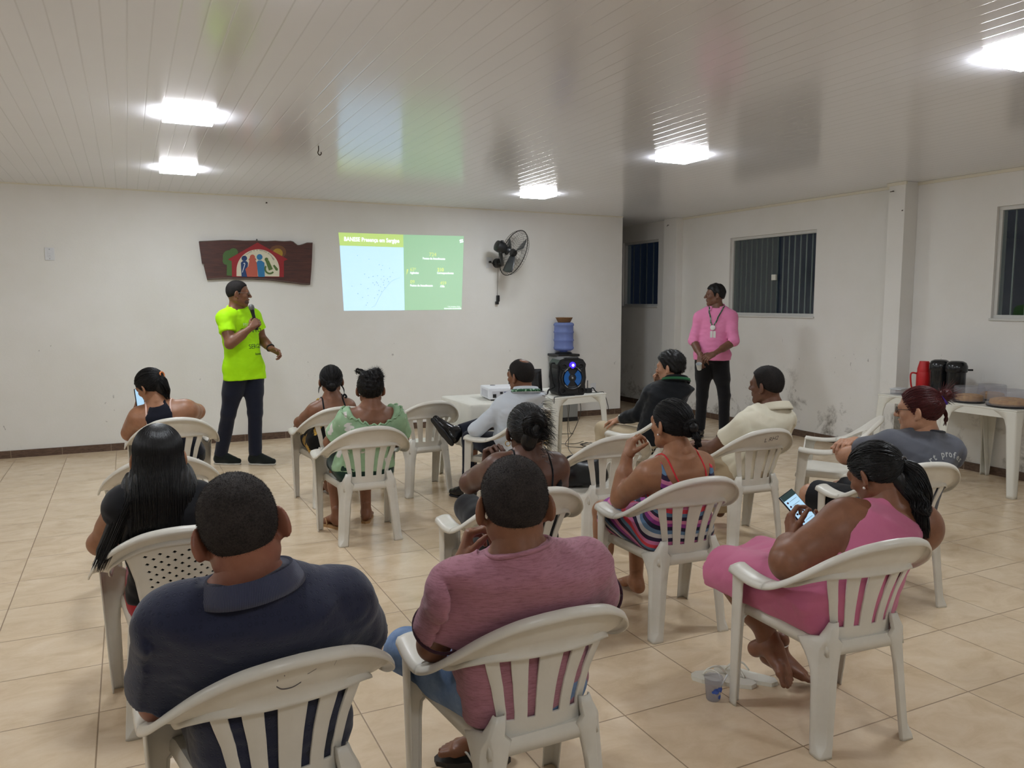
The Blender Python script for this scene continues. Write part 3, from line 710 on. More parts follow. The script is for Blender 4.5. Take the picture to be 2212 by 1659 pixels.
class Head:
    def __init__(s, c, yaw, pitch=0, roll=0, size=1.0, jaw=1.0, ear=1.0):
        s.c = np.asarray(c, float); s.R = euler(yaw, pitch, roll); s.s = size; s.jaw = jaw; s.ear = ear
    def w(s, x, y, z): return s.c + s.R @ (np.array([x, y, z]) * s.s)
    def loc(s, x, y, z):
        p = [x - f32(s.c[0]), y - f32(s.c[1]), z - f32(s.c[2])]; k = f32(1 / s.s)
        return [(p[0] * f32(s.R[0, i]) + p[1] * f32(s.R[1, i]) + p[2] * f32(s.R[2, i])) * k for i in range(3)]
    def cranium(s, F, grow=0.0, k=.02, cut=None):
        F.ell(s.w(0, -.012, .034), np.array([.077, .097, .086]) * s.s + grow, s.R, k, cut=cut)
        F.ell(s.w(0, -.035, .005), np.array([.068, .066, .066]) * s.s + grow, s.R, k, cut=cut)
    def build(s, F, ears=True):
        q = s.s; s.cranium(F); j = s.jaw
        F.ell(s.w(0, .020, -.034), np.array([.059 * j, .070, .086]) * q, s.R, .03)
        F.cone(s.w(0, .062, -.098), s.w(0, .066, -.102), .019 * q, .018 * q, k=.02)
        for t in (-1, 1):
            F.cone(s.w(.051 * t * j, -.008, -.062), s.w(.012 * t, .058, -.101), .018 * q, .017 * q, k=.03)
            F.ell(s.w(.040 * t, .060, -.024), np.array([.022, .020, .018]) * q, s.R, .02)
            F.ell(s.w(.031 * t, .096, .003), np.array([.019, .014, .0115]) * q, s.R, .012, 's')
            F.ell(s.w(.031 * t, .079, .002), np.array([.0155, .0115, .0115]) * q, s.R, .006)
            if ears:
                er = s.ear; Re = s.R @ euler(t * 30 * er, 0, 0) @ np.array(Matrix.Rotation(R_(-10), 3, 'X'))
                F.ell(s.w((.079 + .008 * er) * t, -.016, -.010), np.array([.0085, .0195 * er ** .5, .034 * er ** .4]) * q, Re, .008)
                F.ell(s.w((.085 + .008 * er) * t, -.007, -.010), np.array([.006, .010, .020]) * q, Re, .006, 's')
                F.ell(s.w(.081 * t, -.004, -.040), np.array([.007, .009, .010]) * q, s.R, .008)
        F.cone(s.w(-.034, .082, .021), s.w(.034, .082, .021), .011 * q, .011 * q, k=.02)
        F.cone(s.w(0, .090, .012), s.w(0, .110, -.027), .0075 * q, .0125 * q, k=.010)
        for t in (-1, 1): F.ell(s.w(.0125 * t, .098, -.031), np.array([.009, .010, .008]) * q, s.R, .006)
        F.cone(s.w(-.019, .084, -.058), s.w(0, .093, -.056), .005 * q, .0068 * q, k=.006); F.cone(s.w(.019, .084, -.058), s.w(0, .093, -.056), .005 * q, .0068 * q, k=.006)
        F.cone(s.w(-.016, .083, -.069), s.w(.016, .083, -.069), .0068 * q, .0068 * q, k=.006); F.cone(s.w(0, .088, -.069), s.w(0, .088, -.070), .0068 * q, .0068 * q, k=.006)
        F.ell(s.w(0, .099, -.0625), np.array([.020, .010, .0014]) * q, s.R, .003, 's')
    def hairline(s, back=-.062, ear=-.005, temple=.03, front=.072, side=-.03):
        """cut function: positive outside the haired scalp"""
        ys = [-.12, -.075, -.03, -.012, .012, .030, .055, .085, .12]; zs = [back, back, (back + ear) / 2 - .004, ear + .006, side, temple - .015, temple + .018, front, front + .03]
        def cut(x, y, z):
            a, b, c = s.loc(x, y, z); return (np.interp(b, ys, zs).astype(f32) + 1.6 * a * a - c) * f32(s.s)
        return cut
# ---------------------------------------------------------------- things on the back wall
def affine(a, b, c_, d):
    return lambda u, v: (a[0] + (b[0] - a[0]) * u + (c_[0] - a[0]) * v + (d[0] - b[0] - c_[0] + a[0]) * u * v, a[1] + (b[1] - a[1]) * u + (c_[1] - a[1]) * v + (d[1] - b[1] - c_[1] + a[1]) * u * v)
sg = thing('wooden_sign', 'dark wooden plank sign with a painted house emblem on the back wall', 'sign', (1.36, BACK, 2.05))
out = [(.745, 2.259), (.868, 2.269), (.98, 2.279), (1.09, 2.285), (1.22, 2.282), (1.341, 2.287), (1.45, 2.284), (1.556, 2.292), (1.66, 2.289), (1.731, 2.296), (1.762, 2.288), (1.785, 2.268), (1.809, 2.250), (1.835, 2.252), (1.863, 2.261), (1.917, 2.282), (1.982, 2.284), (1.972, 2.12), (1.960, 1.97), (1.941, 1.797), (1.85, 1.801), (1.762, 1.812), (1.67, 1.821), (1.586, 1.832), (1.5, 1.843), (1.413, 1.847), (1.28, 1.853), (1.158, 1.851), (1.04, 1.854), (.926, 1.85), (.816, 1.842), (.800, 1.92), (.785, 2.000), (.798, 2.012), (.768, 2.022), (.758, 2.127)]
t = NT('dark_varnished_wood'); co = t.coord(); n_ = t.noise(t.mapping(co, scale=(1.2, 1, 14)), 5, 5, .65, .6); n2 = t.noise(t.mapping(co, scale=(2, 1, 60)), 9, 3, .6)
t.set(col=t.mix(t.math('MULTIPLY', n2, .5), t.ramp(n_, [(.3, srgb(62, 34, 30)), (.55, srgb(88, 48, 40)), (.75, srgb(106, 62, 48))]), srgb(46, 26, 24)), rough=.5); t.bump(n2, .25, .004); M_WOOD = t.m
M_BARK = plain('grey_bark_edge', (112, 104, 96), .8)
o_ = lambda P: [(x - 1.36, z - 2.05) for x, z in P]
pr = prism('plank', o_(out), -.045, -.004, M_WOOD, sg)
tubes('live_edge', [[(x - 1.36, -.044, z - 2.05) for x, z in out[:17]], [(x - 1.36, -.044, z - 2.05 + .010) for x, z in out[19:31]]], .0045, M_BARK, sg)
uv = affine((.9853, 2.2734), (1.6173, 2.2946), (.9693, 1.823), (1.6038, 1.8303))
def emblem(name, Ps, layer, col, label=None):
    V, F = [], []
    for q_, P in enumerate(Ps if isinstance(Ps[0], list) else [Ps]): prism_into(V, F, o_([uv(u / 1000, v / 700) for u, v in P]), -.046 - .0012 * layer - .0002 * q_, -.0448 + .0001 * q_)
    bm = bmesh.new(); vs = [bm.verts.new(v) for v in V]
    for f in F: bm.faces.new([vs[i] for i in f])
    o = bobj(name, bm, plain('paint_%d_%d_%d' % col, col, .55), sg)
    if label: o['label'] = label
    return o
circ = lambda x, y, rx, ry=None, n=28, a0=0, a1=360: [(x + rx * math.cos(R_(a)), y + (ry or rx) * math.sin(R_(a))) for a in np.linspace(a0, a1, n, endpoint=a1 - a0 < 360)]
emblem('tree', [circ(110, 270, 100, 110), circ(190, 195, 75, 70), circ(70, 340, 62, 70), [(80, 380), (175, 330), (165, 600), (75, 590)]], 1, (72, 106, 52), 'painted green tree')
emblem('sun_halo', circ(950, 190, 150, 115, 24), 1, (110, 72, 44)); emblem('sun', circ(950, 215, 90, 85), 2, (168, 134, 44), 'painted yellow sun')
emblem('house', [[(598, 28), (1130, 318), (1060, 345), (1058, 622), (165, 615), (160, 345), (95, 318)]], 3, (150, 32, 38), 'painted red house')
emblem('arch', [(240, 605)] + circ(610, 500, 370, 355, 30, 180, 360) + [(978, 612)], 4, (222, 216, 192), 'cream arch')
emblem('figure', [circ(372, 300, 48, 46), [(312, 375), (345, 345), (405, 345), (434, 375), (430, 440), (390, 490), (425, 618), (325, 615)]], 5, (28, 60, 110), 'painted dark blue figure with a white cane')
emblem('figure', [circ(510, 285, 46, 50), [(440, 322), (460, 296), (560, 296), (580, 322), (560, 338), (460, 338)], [(458, 335), (560, 335), (592, 385), (600, 618), (420, 616), (390, 480), (440, 440)]], 6, (186, 92, 74), 'painted salmon figure with a hat')
emblem('figure', [circ(633, 278, 50, 50), [(583, 370), (605, 338), (665, 338), (716, 375), (722, 618), (612, 618), (590, 430)]], 7, (44, 118, 168), 'painted light blue figure')
emblem('figure', [circ(752, 318, 32, 32), [(735, 345), (795, 335), (864, 485), (795, 510)], [(865, 425), (890, 408), (955, 480), (945, 512), (915, 508)]], 6, (86, 112, 54), 'painted green seated figure')
ra = np.linspace(40, 215, 15); emblem('wheel', [[(810 + r_ * math.cos(R_(a_)), 480 + r_ * math.sin(R_(a_))) for r_, a_ in ((66, q), (95, q), (95, q2), (66, q2))] for q, q2 in zip(ra, ra[1:])], 6, (86, 112, 54))
emblem('cane', [[(332, 540), (343, 542), (388, 400), (377, 396)], [(377, 400), (388, 402), (382, 376), (372, 382)], [(354, 392), (362, 398), (378, 382), (364, 374)]], 6, (214, 218, 220))
for k, ch_ in enumerate('INCLUSÃO É A NOSSA MISSÃO'):
    a = R_(212 + k * 4.95); x, z = uv((610 + 318 * math.cos(a)) / 1000, (470 + 300 * math.sin(a)) / 700)
    if ch_ != ' ': text_mesh('lettering', ch_, .020, plain('sign_ink', (52, 44, 44), .7), sg, Matrix.Translation((x - 1.36, -.0525, z - 2.05)) @ Matrix.Rotation(-(a + math.pi / 2), 4, 'Y') @ Matrix.Rotation(math.pi / 2, 4, 'X'), .0004, 'CENTER')
raw('hanger', [(-.012, -.01, .238), (.012, -.01, .238), (0, -.01, .262), (-.012, -.03, .238), (.012, -.03, .238), (0, -.03, .262)], [(0, 1, 2), (3, 5, 4), (0, 3, 4, 1), (1, 4, 5, 2), (2, 5, 3, 0)], plain('black_metal', (30, 30, 32), .4), sg, False)

# projected slide
sl = thing('projected_slide', 'projected presentation slide in lime, pale blue and green on the back wall', 'projection', (3.1, BACK, 1.95))
def glow(name, c, k=1.0):
    t = NT(name); e = srgb(c); t.set(col=srgb(200, 198, 194), rough=.6, emis=e, emiss=SLIDE_STRENGTH * k); return t.m
S = lambda x, z, d=0.0: (x - 3.1, -.002 - d, z - 1.95)
def panel(name, P, mat, d=0.0): return raw(name, [S(x, z, d) for x, z in P], [tuple(range(len(P)))], mat, sl, False)
panel('map_panel', [(2.3115, 2.265), (2.344, 1.493), (3.104, 1.4955), (3.1005, 2.266)], glow('projected_pale_blue', (160, 208, 240), .85))
panel('title_band', [(2.298, 2.418), (2.3115, 2.265), (3.1005, 2.266), (3.1, 2.4215)], glow('projected_lime', (158, 200, 46), .72))
panel('data_panel', [(3.1, 2.4215), (3.104, 1.4955), (3.868, 1.498), (3.906, 2.433)], glow('projected_green', (92, 164, 112), .80))
MW, ML = glow('projected_white', (236, 248, 250), .8), glow('projected_lime_text', (196, 220, 70), .8); MD = glow('projected_grey_dot', (120, 160, 180), .45)
def stext(s, x, z, size, mat, align='LEFT', bold=0.0, w=None):
    o = text_mesh('slide_text', s, size, mat, sl, Matrix.Translation(S(x, z, .0012)) @ Matrix.Rotation(math.pi / 2, 4, 'X'), .0002, align, bold)
    if w:
        xs = [v.co.x for v in o.data.vertices]; k = w / (max(xs) - min(xs)); x0 = S(x, z)[0]
        for v in o.data.vertices: v.co.x = x0 + (v.co.x - x0) * k
    return o
stext('BANESE Presença em Sergipe', 2.362, 2.322, .068, MW, bold=.002, w=.685)
stext('724', 3.483, 2.168, .066, ML, 'CENTER'); stext('Pontos de Atendimento', 3.348, 2.127, .036, MW, bold=.0012, w=.30)
stext('63*', 3.182, 1.980, .060, ML, w=.075); stext('Agências', 3.181, 1.947, .036, MW, bold=.0012, w=.115); stext('210', 3.543, 1.982, .060, ML, bold=.002, w=.086); stext('Correspondentes', 3.536, 1.950, .036, MW, bold=.0012, w=.225)
stext('09', 3.180, 1.827, .060, ML, w=.058); stext('Postos de Atendimento', 3.179, 1.790, .036, MW, bold=.0012, w=.30); stext('459', 3.578, 1.816, .060, ML, w=.082); stext('ATMs', 3.576, 1.782, .036, MW, bold=.0012, w=.062)
stext('* 06 Unidades PAVs', 3.672, 1.531, .022, MW, w=.175); stext('Informações janeiro/2024', 3.628, 1.508, .022, MW, bold=.0008, w=.235)
for d_ in (0, 1): panel('logo_stroke', [(x + .006 * d_, z - .022 * d_) for x, z in [(3.842, 2.365), (3.85, 2.385), (3.895, 2.394), (3.89, 2.376), (3.868, 2.372)]], MW, .0012)
dots = [(2.522, 2.152), (2.663, 2.112), (2.789, 2.049), (2.831, 2.04), (2.918, 2.008), (2.816, 1.99), (2.958, 1.958), (2.606, 1.934), (2.71, 1.907), (2.766, 1.916), (2.844, 1.91), (2.925, 1.905), (2.656, 1.893), (2.811, 1.876), (2.89, 1.88), (2.849, 1.862), (2.751, 1.84), (2.904, 1.846), (2.707, 1.83), (2.836, 1.837), (2.762, 1.827), (2.727, 1.805), (2.775, 1.802), (2.841, 1.806), (2.802, 1.781), (2.448, 1.788), (2.558, 1.808), (2.643, 1.759), (2.854, 1.774), (2.78, 1.736), (2.814, 1.725), (2.762, 1.688), (2.518, 1.698), (2.644, 1.677), (2.575, 1.652), (2.722, 1.646), (2.633, 1.587), (2.619, 1.559)]
V, F = [], []
for x, z in dots:
    b = len(V); V += [S(x + .006 * math.cos(a), z + .006 * math.sin(a), .0012) for a in np.linspace(0, 6.283, 8, endpoint=False)]; F.append(tuple(range(b, b + 8)))
raw('map_dots', V, F, MD, sl, False)
cst = catmull([(3.048, 1.896), (2.975, 1.872), (2.915, 1.829), (2.862, 1.767), (2.82, 1.716), (2.784, 1.66), (2.748, 1.592), (2.725, 1.553), (2.684, 1.534)], 40)
V = [S(x, z, .0012) for x, z in cst] + [S(x + .0025, z - .002, .0012) for x, z in cst]; raw('coastline', V, [(i, i + 1, 41 + i, 40 + i) for i in range(39)], MD, sl, False)
raw('map_pin', [S(3.160, 2.000, .0012), S(3.140, 2.000, .0012), S(3.134, 1.935, .0012), S(3.137, 1.935, .0012)], [(0, 1, 2, 3)], ML, sl, False)

# wall fan
M_FANB = plain('black_fan_plastic', (26, 28, 30), .35); M_WIRE = plain('dark_cage_wire', (58, 56, 52), .35, .6)
fan = thing('wall_fan', 'black oscillating wall fan with a round wire cage', 'fan', (4.37, BACK, 2.10))
fc = np.array([4.445, 9.115, 2.218]) - np.array([4.37, BACK, 2.10]); fn = unit([.88, .08, -.30]); fu = unit(np.array([0, 0, 1.0]) - fn * fn[2]); fr_ = np.cross(fu, fn)
W = lambda r, a, d: fc + fr_ * r * math.cos(a) + fu * r * math.sin(a) + fn * d
tube('cage_rim', [W(.30, a, 0) for a in np.linspace(0, 6.2832, 73)], .0055, M_WIRE, fan)
for nm, sg_ in (('rear_guard', -1), ('front_guard', 1)):
    P = []
    for k in range(44):
        a = k / 44 * 6.283; P.append([W(r, a + .25 * (1 - r / .3) * sg_, sg_ * d) for r, d in ((.30, .0), (.285, .035), (.24, .062), (.16, .078), (.055, .085))])
    for r, d in ((.275, .045), (.12, .082)): P.append([W(r, a, sg_ * d) for a in np.linspace(0, 6.283, 49)])
    tubes(nm, P, .0013, M_WIRE, fan, 4)
V, F = [], []
for k in range(3):
    a0 = k * 2.094; b = len(V)
    for i, r in enumerate(np.linspace(.045, .262, 7)):
        for q, j_ in enumerate(np.linspace(0, 1, 5)): V.append(W(r, a0 + .15 * i * .3 + j_ * (.95 - .05 * i), .022 - .05 * j_))
    F += [(b + i * 5 + q, b + i * 5 + q + 1, b + i * 5 + q + 6, b + i * 5 + q + 5) for i in range(6) for q in range(4)]
o = raw('blade', V, F, plain('smoky_blade', (70, 72, 74), .3), fan); md = o.modifiers.new('thickness', 'SOLIDIFY'); md.thickness = .003
def frame_of(d): return Vector(d).to_track_quat('Z', 'Y').to_matrix().to_4x4()
Mx = Matrix.Translation(fc) @ frame_of(fn)
lathe('hub', [(.001, -.03), (.045, -.03), (.05, .0), (.04, .03), (.001, .035)], M_FANB, fan, 28, Mx); lathe('motor_flare', [(.03, -.13), (.058, -.10), (.062, -.088), (.02, -.085)], M_FANB, fan, 28, Mx)
lathe('motor', [(.001, -.275), (.04, -.275), (.066, -.262), (.074, -.23), (.074, -.17), (.060, -.135), (.03, -.12), (.001, -.12)], M_FANB, fan, 32, Mx)
mp = fc - fn * .20; tube('bracket', catmull([(0.005, -.05, 0.0), (.02, -.12, -.02), (mp[0], mp[1], mp[2] - .09), (mp[0], mp[1], mp[2] - .04)], 14), .024, M_FANB, fan, 12)
lathe('wall_mount', [(.062, 0), (.062, .03), (.055, .055), (.035, .070), (.001, .072)], M_FANB, fan, 32, Matrix.Rotation(math.pi / 2, 4, 'X'))
lathe('tilt_knob', [(.001, 0), (.018, 0), (.018, .02), (.001, .022)], M_FANB, fan, 16, Matrix.Translation(mp + np.array([0, -.05, .06])))
tube('hanging_cord', catmull([(0.005, -.03, -.06), (.004, -.02, -.2), (.0, -.018, -.38), (.002, -.02, -.42)], 14), .003, plain('grey_cord', (150, 146, 140), .5), fan, 6)
bm = bmesh.new(); add_box(bm, (-.018, -.045, -.50), (.022, -.012, -.415), .010); add_box(bm, (-.035, -.045, -.535), (.01, -.012, -.495), .008); bobj('cord_switch', bm, M_FANB, fan)
tube('power_lead', catmull([(-.04, -.03, -.01), (-.06, -.04, -.03), (-.085, -.045, -.005), (-.108, -.035, .012)], 12), .004, M_FANB, fan, 6); box('plug', (-.125, -.04, 0), (-.095, -.012, .026), M_FANB, fan, .005)
# switch plates and sockets
M_PLATE = plain('white_switch_plate', (226, 228, 232), .3); M_SLOTD = plain('socket_slot', (60, 60, 64), .5)
def plate(name, label, cat, x, z, w, h, parts):
    r = thing(name, label, cat, (x, BACK, z)); box('plate', (-w / 2, -.010, -h / 2), (w / 2, 0, h / 2), M_PLATE, r, .003)
    for nm, a, b, c_, d, m in parts: box(nm, (a, -.014, b), (c_, -.009, d), m, r, .001)
    return r
plate('light_switch', 'white wall switch plate at the far left of the back wall', 'switch', -.69, 2.088, .085, .128, [('rocker', -.014, .004, .014, .030, M_PLATE), ('socket', -.018, -.028, .018, -.002, M_PLATE), ('slot', -.008, -.018, .008, -.014, M_SLOTD), ('screw', -.003, .044, .003, .050, M_SLOTD), ('screw', -.003, -.050, .003, -.044, M_SLOTD)])
plate('wall_socket', 'white wall socket beside the fan mount, fan plugged in', 'socket', 4.262, 2.105, .085, .135, [('socket_face', -.022, -.022, .022, .022, M_PLATE)])
plate('wall_socket', 'white wall socket low on the back wall, above table edge', 'socket', 5.86, .40, .08, .12, [('socket_face', -.02, -.02, .02, .02, M_PLATE), ('slot', -.008, -.002, .008, .002, M_SLOTD)])
M_RUST = plain('rusty_screw', (66, 56, 46), .6, .5)
def hookscrew(label, P, name='screw_hook', r=.004): return tag(tube(name, P, r, M_RUST), label, 'hook', None)
hookscrew('small dark screw hook in the ceiling near the slide reflection', catmull([(1.375, 6.228, HIGH), (1.375, 6.228, HIGH - .03), (1.368, 6.222, HIGH - .055), (1.384, 6.232, HIGH - .068), (1.398, 6.24, HIGH - .055), (1.396, 6.238, HIGH - .042)], 20))
hookscrew('small dark screw high on the back wall above the wooden sign', [(1.479, BACK, 2.725), (1.479, BACK - .03, 2.722), (1.487, BACK - .04, 2.715), (1.468, BACK - .035, 2.712)])
hookscrew('small dark screw on the corridor pilaster', [(7.06, 9.383, 2.697), (7.035, 9.383, 2.693), (7.03, 9.375, 2.685), (7.032, 9.39, 2.68)])
hookscrew('small dark screw near the top of the column', [(6.985, 5.783 - .17, 2.707), (6.965, 5.60, 2.705), (6.962, 5.585, 2.702), (6.965, 5.63, 2.700)])
hookscrew('tiny dark screw on the column edge, below the larger screw', [(6.985, 5.49, 2.505), (6.972, 5.488, 2.503), (6.966, 5.486, 2.498)])

# ---------------------------------------------------------------- tables
M_TABLE = plain('white_table_plastic', (226, 224, 214), .35)
def table(x, y, rz, label, w=.70, h=.725, group=None):
    r = thing('plastic_table', label, 'table', (x, y, 0), rz, group); s = w / 2
    bm = bmesh.new(); add_box(bm, (-s, -s, h - .016), (s, s, h), .007, 3)
    for a, b in (((-s + .006, -s + .004, h - .075), (s - .006, -s + .010, h - .012)), ((-s + .006, s - .010, h - .075), (s - .006, s - .004, h - .012)), ((-s + .004, -s + .006, h - .075), (-s + .010, s - .006, h - .012)), ((s - .010, -s + .006, h - .075), (s - .004, s - .006, h - .012))): add_box(bm, a, b)
    bobj('tabletop', bm, M_TABLE, r)
    for sx in (-1, 1):
        for sy in (-1, 1):
            G = []
            for z in (0, .03, .15, .3, .45, .58, .64, .675, .70, h - .016):
                k = np.interp(z, [0, .6], [.052, .082]); fl = .10 * max(0, (z - .60) / .1) ** 2; cx = s - .004 + np.interp(z, [0, .7], [.035, 0]); cy = cx
                G.append([(sx * (cx - k - fl), sy * cy, z), (sx * (cx - k * .8), sy * cy, z), (sx * (cx - .014), sy * cy, z), (sx * (cx - .004), sy * (cy - .004), z), (sx * cx, sy * (cy - .014), z), (sx * cx, sy * (cy - k * .8), z), (sx * cx, sy * (cy - k - fl), z)])
            grid_mesh('leg', G, M_TABLE, r, .005, flip=sx * sy > 0)
    return r
TB_G = 'white plastic tables'
table(3.71, 6.68, R_(13), 'white plastic table under the black loudspeaker', group=TB_G)
table(2.93, 6.46, 0, 'white plastic table under the pale cloth and projector', group=TB_G)
table(6.765, 4.905, 0, 'white plastic table under the red flask by the right wall', .66, group=TB_G)
table(6.765, 4.238, 0, 'white plastic table under the ring cakes at the right edge', .66, group=TB_G)
# tablecloth with hanging folds
V, F = [], []; n = 160; S2 = .362
def rr(t, s, rad=.06):
    """rounded square outline"""
    L = 8 * (s - rad); q = 2 * math.pi * rad; P = []
    per = [(s, -s + rad, s, s - rad), (s - rad, s, -s + rad, s), (-s, s - rad, -s, -s + rad), (-s + rad, -s, s - rad, -s)]
    k = t * 4; i = int(k) % 4; f = k - int(k); a = per[i]; st = 2 * (s - rad) / (2 * (s - rad) + rad * math.pi / 2)
    if f < st: g = f / st; return (a[0] + (a[2] - a[0]) * g, a[1] + (a[3] - a[1]) * g)
    cx, cy = ((1, 1), (-1, 1), (-1, -1), (1, -1))[i]; th = (i * 90 + 90 * (f - st) / (1 - st)) * math.pi / 180
    return (cx * (s - rad) + rad * math.cos(th), cy * (s - rad) + rad * math.sin(th))
rows = [(.0, .001, 0), (.4, .001, 0), (.8, .001, 0), (.985, .001, 0), (1.0, -.004, 0), (1.006, -.02, .1), (1.01, -.08, .5), (1.02, -.18, .8), (1.03, -.28, 1), (1.035, -.37, 1.1)]
for sc_, dz, fa in rows:
    for k in range(n):
        x, y = rr(k / n, S2); nx, ny = x / (abs(x) + abs(y)), y / (abs(x) + abs(y)); w = fa * (.016 * math.sin(k / n * 2 * math.pi * 22) + .008 * math.sin(k / n * 2 * math.pi * 9 + 1)) * (1 if fa else 0); w = max(w, -.004) + .012 * fa
        V.append((x * sc_ + nx * w, y * sc_ + ny * w, .729 + dz))
F = [(i * n + k, i * n + (k + 1) % n, (i + 1) * n + (k + 1) % n, (i + 1) * n + k) for i in range(len(rows) - 1) for k in range(n)]
cl = raw('tablecloth', V, F, cloth_material('off_white_tablecloth', (228, 226, 216), (214, 211, 200)) if 'cloth_material' in globals() else plain('off_white_tablecloth', (226, 224, 214), .8)); cl.location = (2.93, 6.46, 0)
md = cl.modifiers.new('thickness', 'SOLIDIFY'); md.thickness = .002; tag(cl, 'off white cloth draped over the table under the projector', 'tablecloth')

# projector
pj = thing('projector', 'white projector on the cloth covered table, facing the wall', 'projector', (3.045, 6.40, .732), R_(-9))
M_PJ = plain('white_projector_shell', (232, 234, 240), .35); bm = bmesh.new(); add_box(bm, (-.20, -.155, .012), (.20, .155, .112), .012, 3); bobj('body', bm, M_PJ, pj, True)
for sx in (-1, 1):
    for sy in (-1, 1): lathe('foot', [(.014, 0), (.014, .013)], M_FANB, pj, 12, Matrix.Translation((.16 * sx, .12 * sy, 0)))
box('port_panel', (-.17, -.157, .03), (.15, -.1545, .085), plain('port_panel_grey', (206, 206, 212), .4), pj)
for x0, x1, z0, z1, c_ in ((-.165, -.135, .028, .060, (20, 20, 22)), (-.10, -.075, .060, .078, (32, 32, 36)), (-.06, -.03, .055, .078, (40, 60, 120)), (-.02, .01, .060, .075, (30, 30, 34)), (.03, .045, .058, .073, (150, 40, 48)), (.06, .09, .055, .078, (32, 32, 36))): box('port', (x0, -.160, z0), (x1, -.156, z1), plain('port_%d_%d_%d' % c_, c_, .4), pj)
for k in range(9): box('vent_slat', (-.202, -.11 + k * .024, .03), (-.1995, -.10 + k * .024, .09), plain('vent_grey', (196, 197, 204), .4), pj)
lathe('focus_dial', [(.024, .110), (.024, .115), (.02, .116), (.001, .1162)], plain('dial_grey', (120, 120, 126), .4), pj, 24, Matrix.Translation((-.10, .09, 0)))
lathe('lens', [(.034, 0), (.034, .02), (.028, .022), (.022, .012), (.001, .010)], M_FANB, pj, 28, Matrix.Translation((-.10, .152, .066)) @ Matrix.Rotation(-math.pi / 2, 4, 'X'))
tag(tube('projector_cable', catmull([(3.02, 6.232, .792), (3.01, 6.20, .775), (3.05, 6.185, .748), (3.12, 6.19, .739), (3.2, 6.21, .737)], 20), .004, M_FANB), 'short black cable plugged into the back of the projector', 'cable')
# laptop
lp = thing('laptop', 'open dark laptop behind the white shirt man, beside the loudspeaker', 'laptop', (3.395, 6.64, .732), R_(-15))
M_LAPS = plain('silver_laptop_base', (178, 178, 180), .35, .4); M_LAPD = plain('black_laptop_lid', (20, 21, 24), .4)
box('base', (-.165, -.115, 0), (.165, .115, .016), M_LAPS, lp, .003); box('keyboard', (-.15, -.02, .016), (.15, .10, .0175), M_LAPD, lp)
Ml = Matrix.Translation((0, .115, .012)) @ Matrix.Rotation(R_(-14), 4, 'X'); box('lid', (-.165, 0, 0), (.165, .007, .215), M_LAPD, lp, .002, M=Ml); box('screen', (-.155, -.001, .012), (.155, .001, .205), plain('dark_screen', (10, 11, 14), .15), lp, M=Ml)

# loudspeaker
sp = thing('loudspeaker', 'black party loudspeaker with glowing blue woofer on the white table', 'speaker', (3.735, 6.48, .726), R_(-8))
M_SPK = plain('black_speaker_plastic', (30, 31, 34), .45); M_SPD = plain('matte_black_cone', (16, 17, 19), .6)
prism('cabinet', [(-.125, .0), (.125, .0), (.142, .03), (.138, .10), (.148, .16), (.140, .25), (.146, .29), (.115, .335), (.06, .352), (-.06, .352), (-.115, .335), (-.146, .29), (-.140, .25), (-.148, .16), (-.138, .10), (-.142, .03)], -.09, .12, M_SPK, sp)
prism('front_panel', [(-.105, .012), (.105, .012), (.128, .04), (.12, .10), (.132, .16), (.12, .25), (.128, .285), (.10, .325), (-.10, .325), (-.128, .285), (-.12, .25), (-.132, .16), (-.12, .10), (-.128, .04)], -.108, -.085, M_SPK, sp)
Mf = Matrix.Rotation(math.pi / 2, 4, 'X')
at = lambda x, z, y=-.108: Matrix.Translation((x, y, z)) @ Mf
lathe('woofer_ring', [(.112, 0), (.112, .010), (.102, .016), (.094, .010), (.090, 0)], M_SPK, sp, 48, at(0, .165), False); lathe('woofer_cone', [(.090, .006), (.06, -.012), (.03, -.02), (.001, -.02)], M_SPD, sp, 40, at(0, .165), False)
lathe('dust_cap', [(.030, -.012), (.026, .0), (.014, .006), (.001, .008)], M_SPK, sp, 28, at(0, .165)); lathe('cap_badge', [(.010, .008), (.008, .010), (.001, .0105)], plain('silver_badge', (180, 180, 176), .3, .7), sp, 20, at(0, .165))
M_BLUE = emit('glowing_blue_ring', (16, 84, 150), .55); M_VIO = emit('glowing_violet_led', (48, 24, 255), 2.6); M_WHL = emit('led_core', (200, 190, 255), 2.0)
for a0, a1 in ((-55, 55), (125, 235)):
    V, F = [], []; A = np.linspace(a0, a1, 18)
    for a in A: V += [(.038 * math.cos(R_(a)), .038 * math.sin(R_(a)), .004), (.088 * math.cos(R_(a)), .088 * math.sin(R_(a)), .014)]
    raw('light_segment', [at(0, .165) @ Vector(v) for v in V], [(2 * i, 2 * i + 1, 2 * i + 3, 2 * i + 2) for i in range(17)], M_BLUE, sp)
for s_ in (-1, 1):
    for a0 in (38, 218): 
        P = [(at(0, .165) @ Vector((s_ * .100 * math.cos(R_(a)), .100 * math.sin(R_(a)), .016))) for a in np.linspace(a0, a0 + 22, 8)]; tube('silver_accent', P, .004, plain('silver_trim', (170, 172, 174), .3, .6), sp, 6)
    lathe('tweeter', [(.034, 0), (.034, .008), (.026, .010), (.018, .0), (.001, .004)], M_SPD, sp, 28, at(s_ * .085, .268)); lathe('port', [(.030, 0), (.030, .008), (.022, .008), (.018, -.006), (.001, -.006)], M_SPD, sp, 28, at(s_ * .092, .045))
lathe('led_light', [(.030, 0), (.030, .010), (.022, .018), (.001, .020)], M_VIO, sp, 28, at(0, .285)); lathe('led_core', [(.014, .019), (.008, .022), (.001, .023)], M_WHL, sp, 20, at(0, .285))
box('handle', (-.07, -.095, .335), (.07, -.055, .36), M_SPK, sp, .008); box('bass_slot', (-.06, -.112, .022), (.06, -.106, .046), M_SPD, sp, .002)
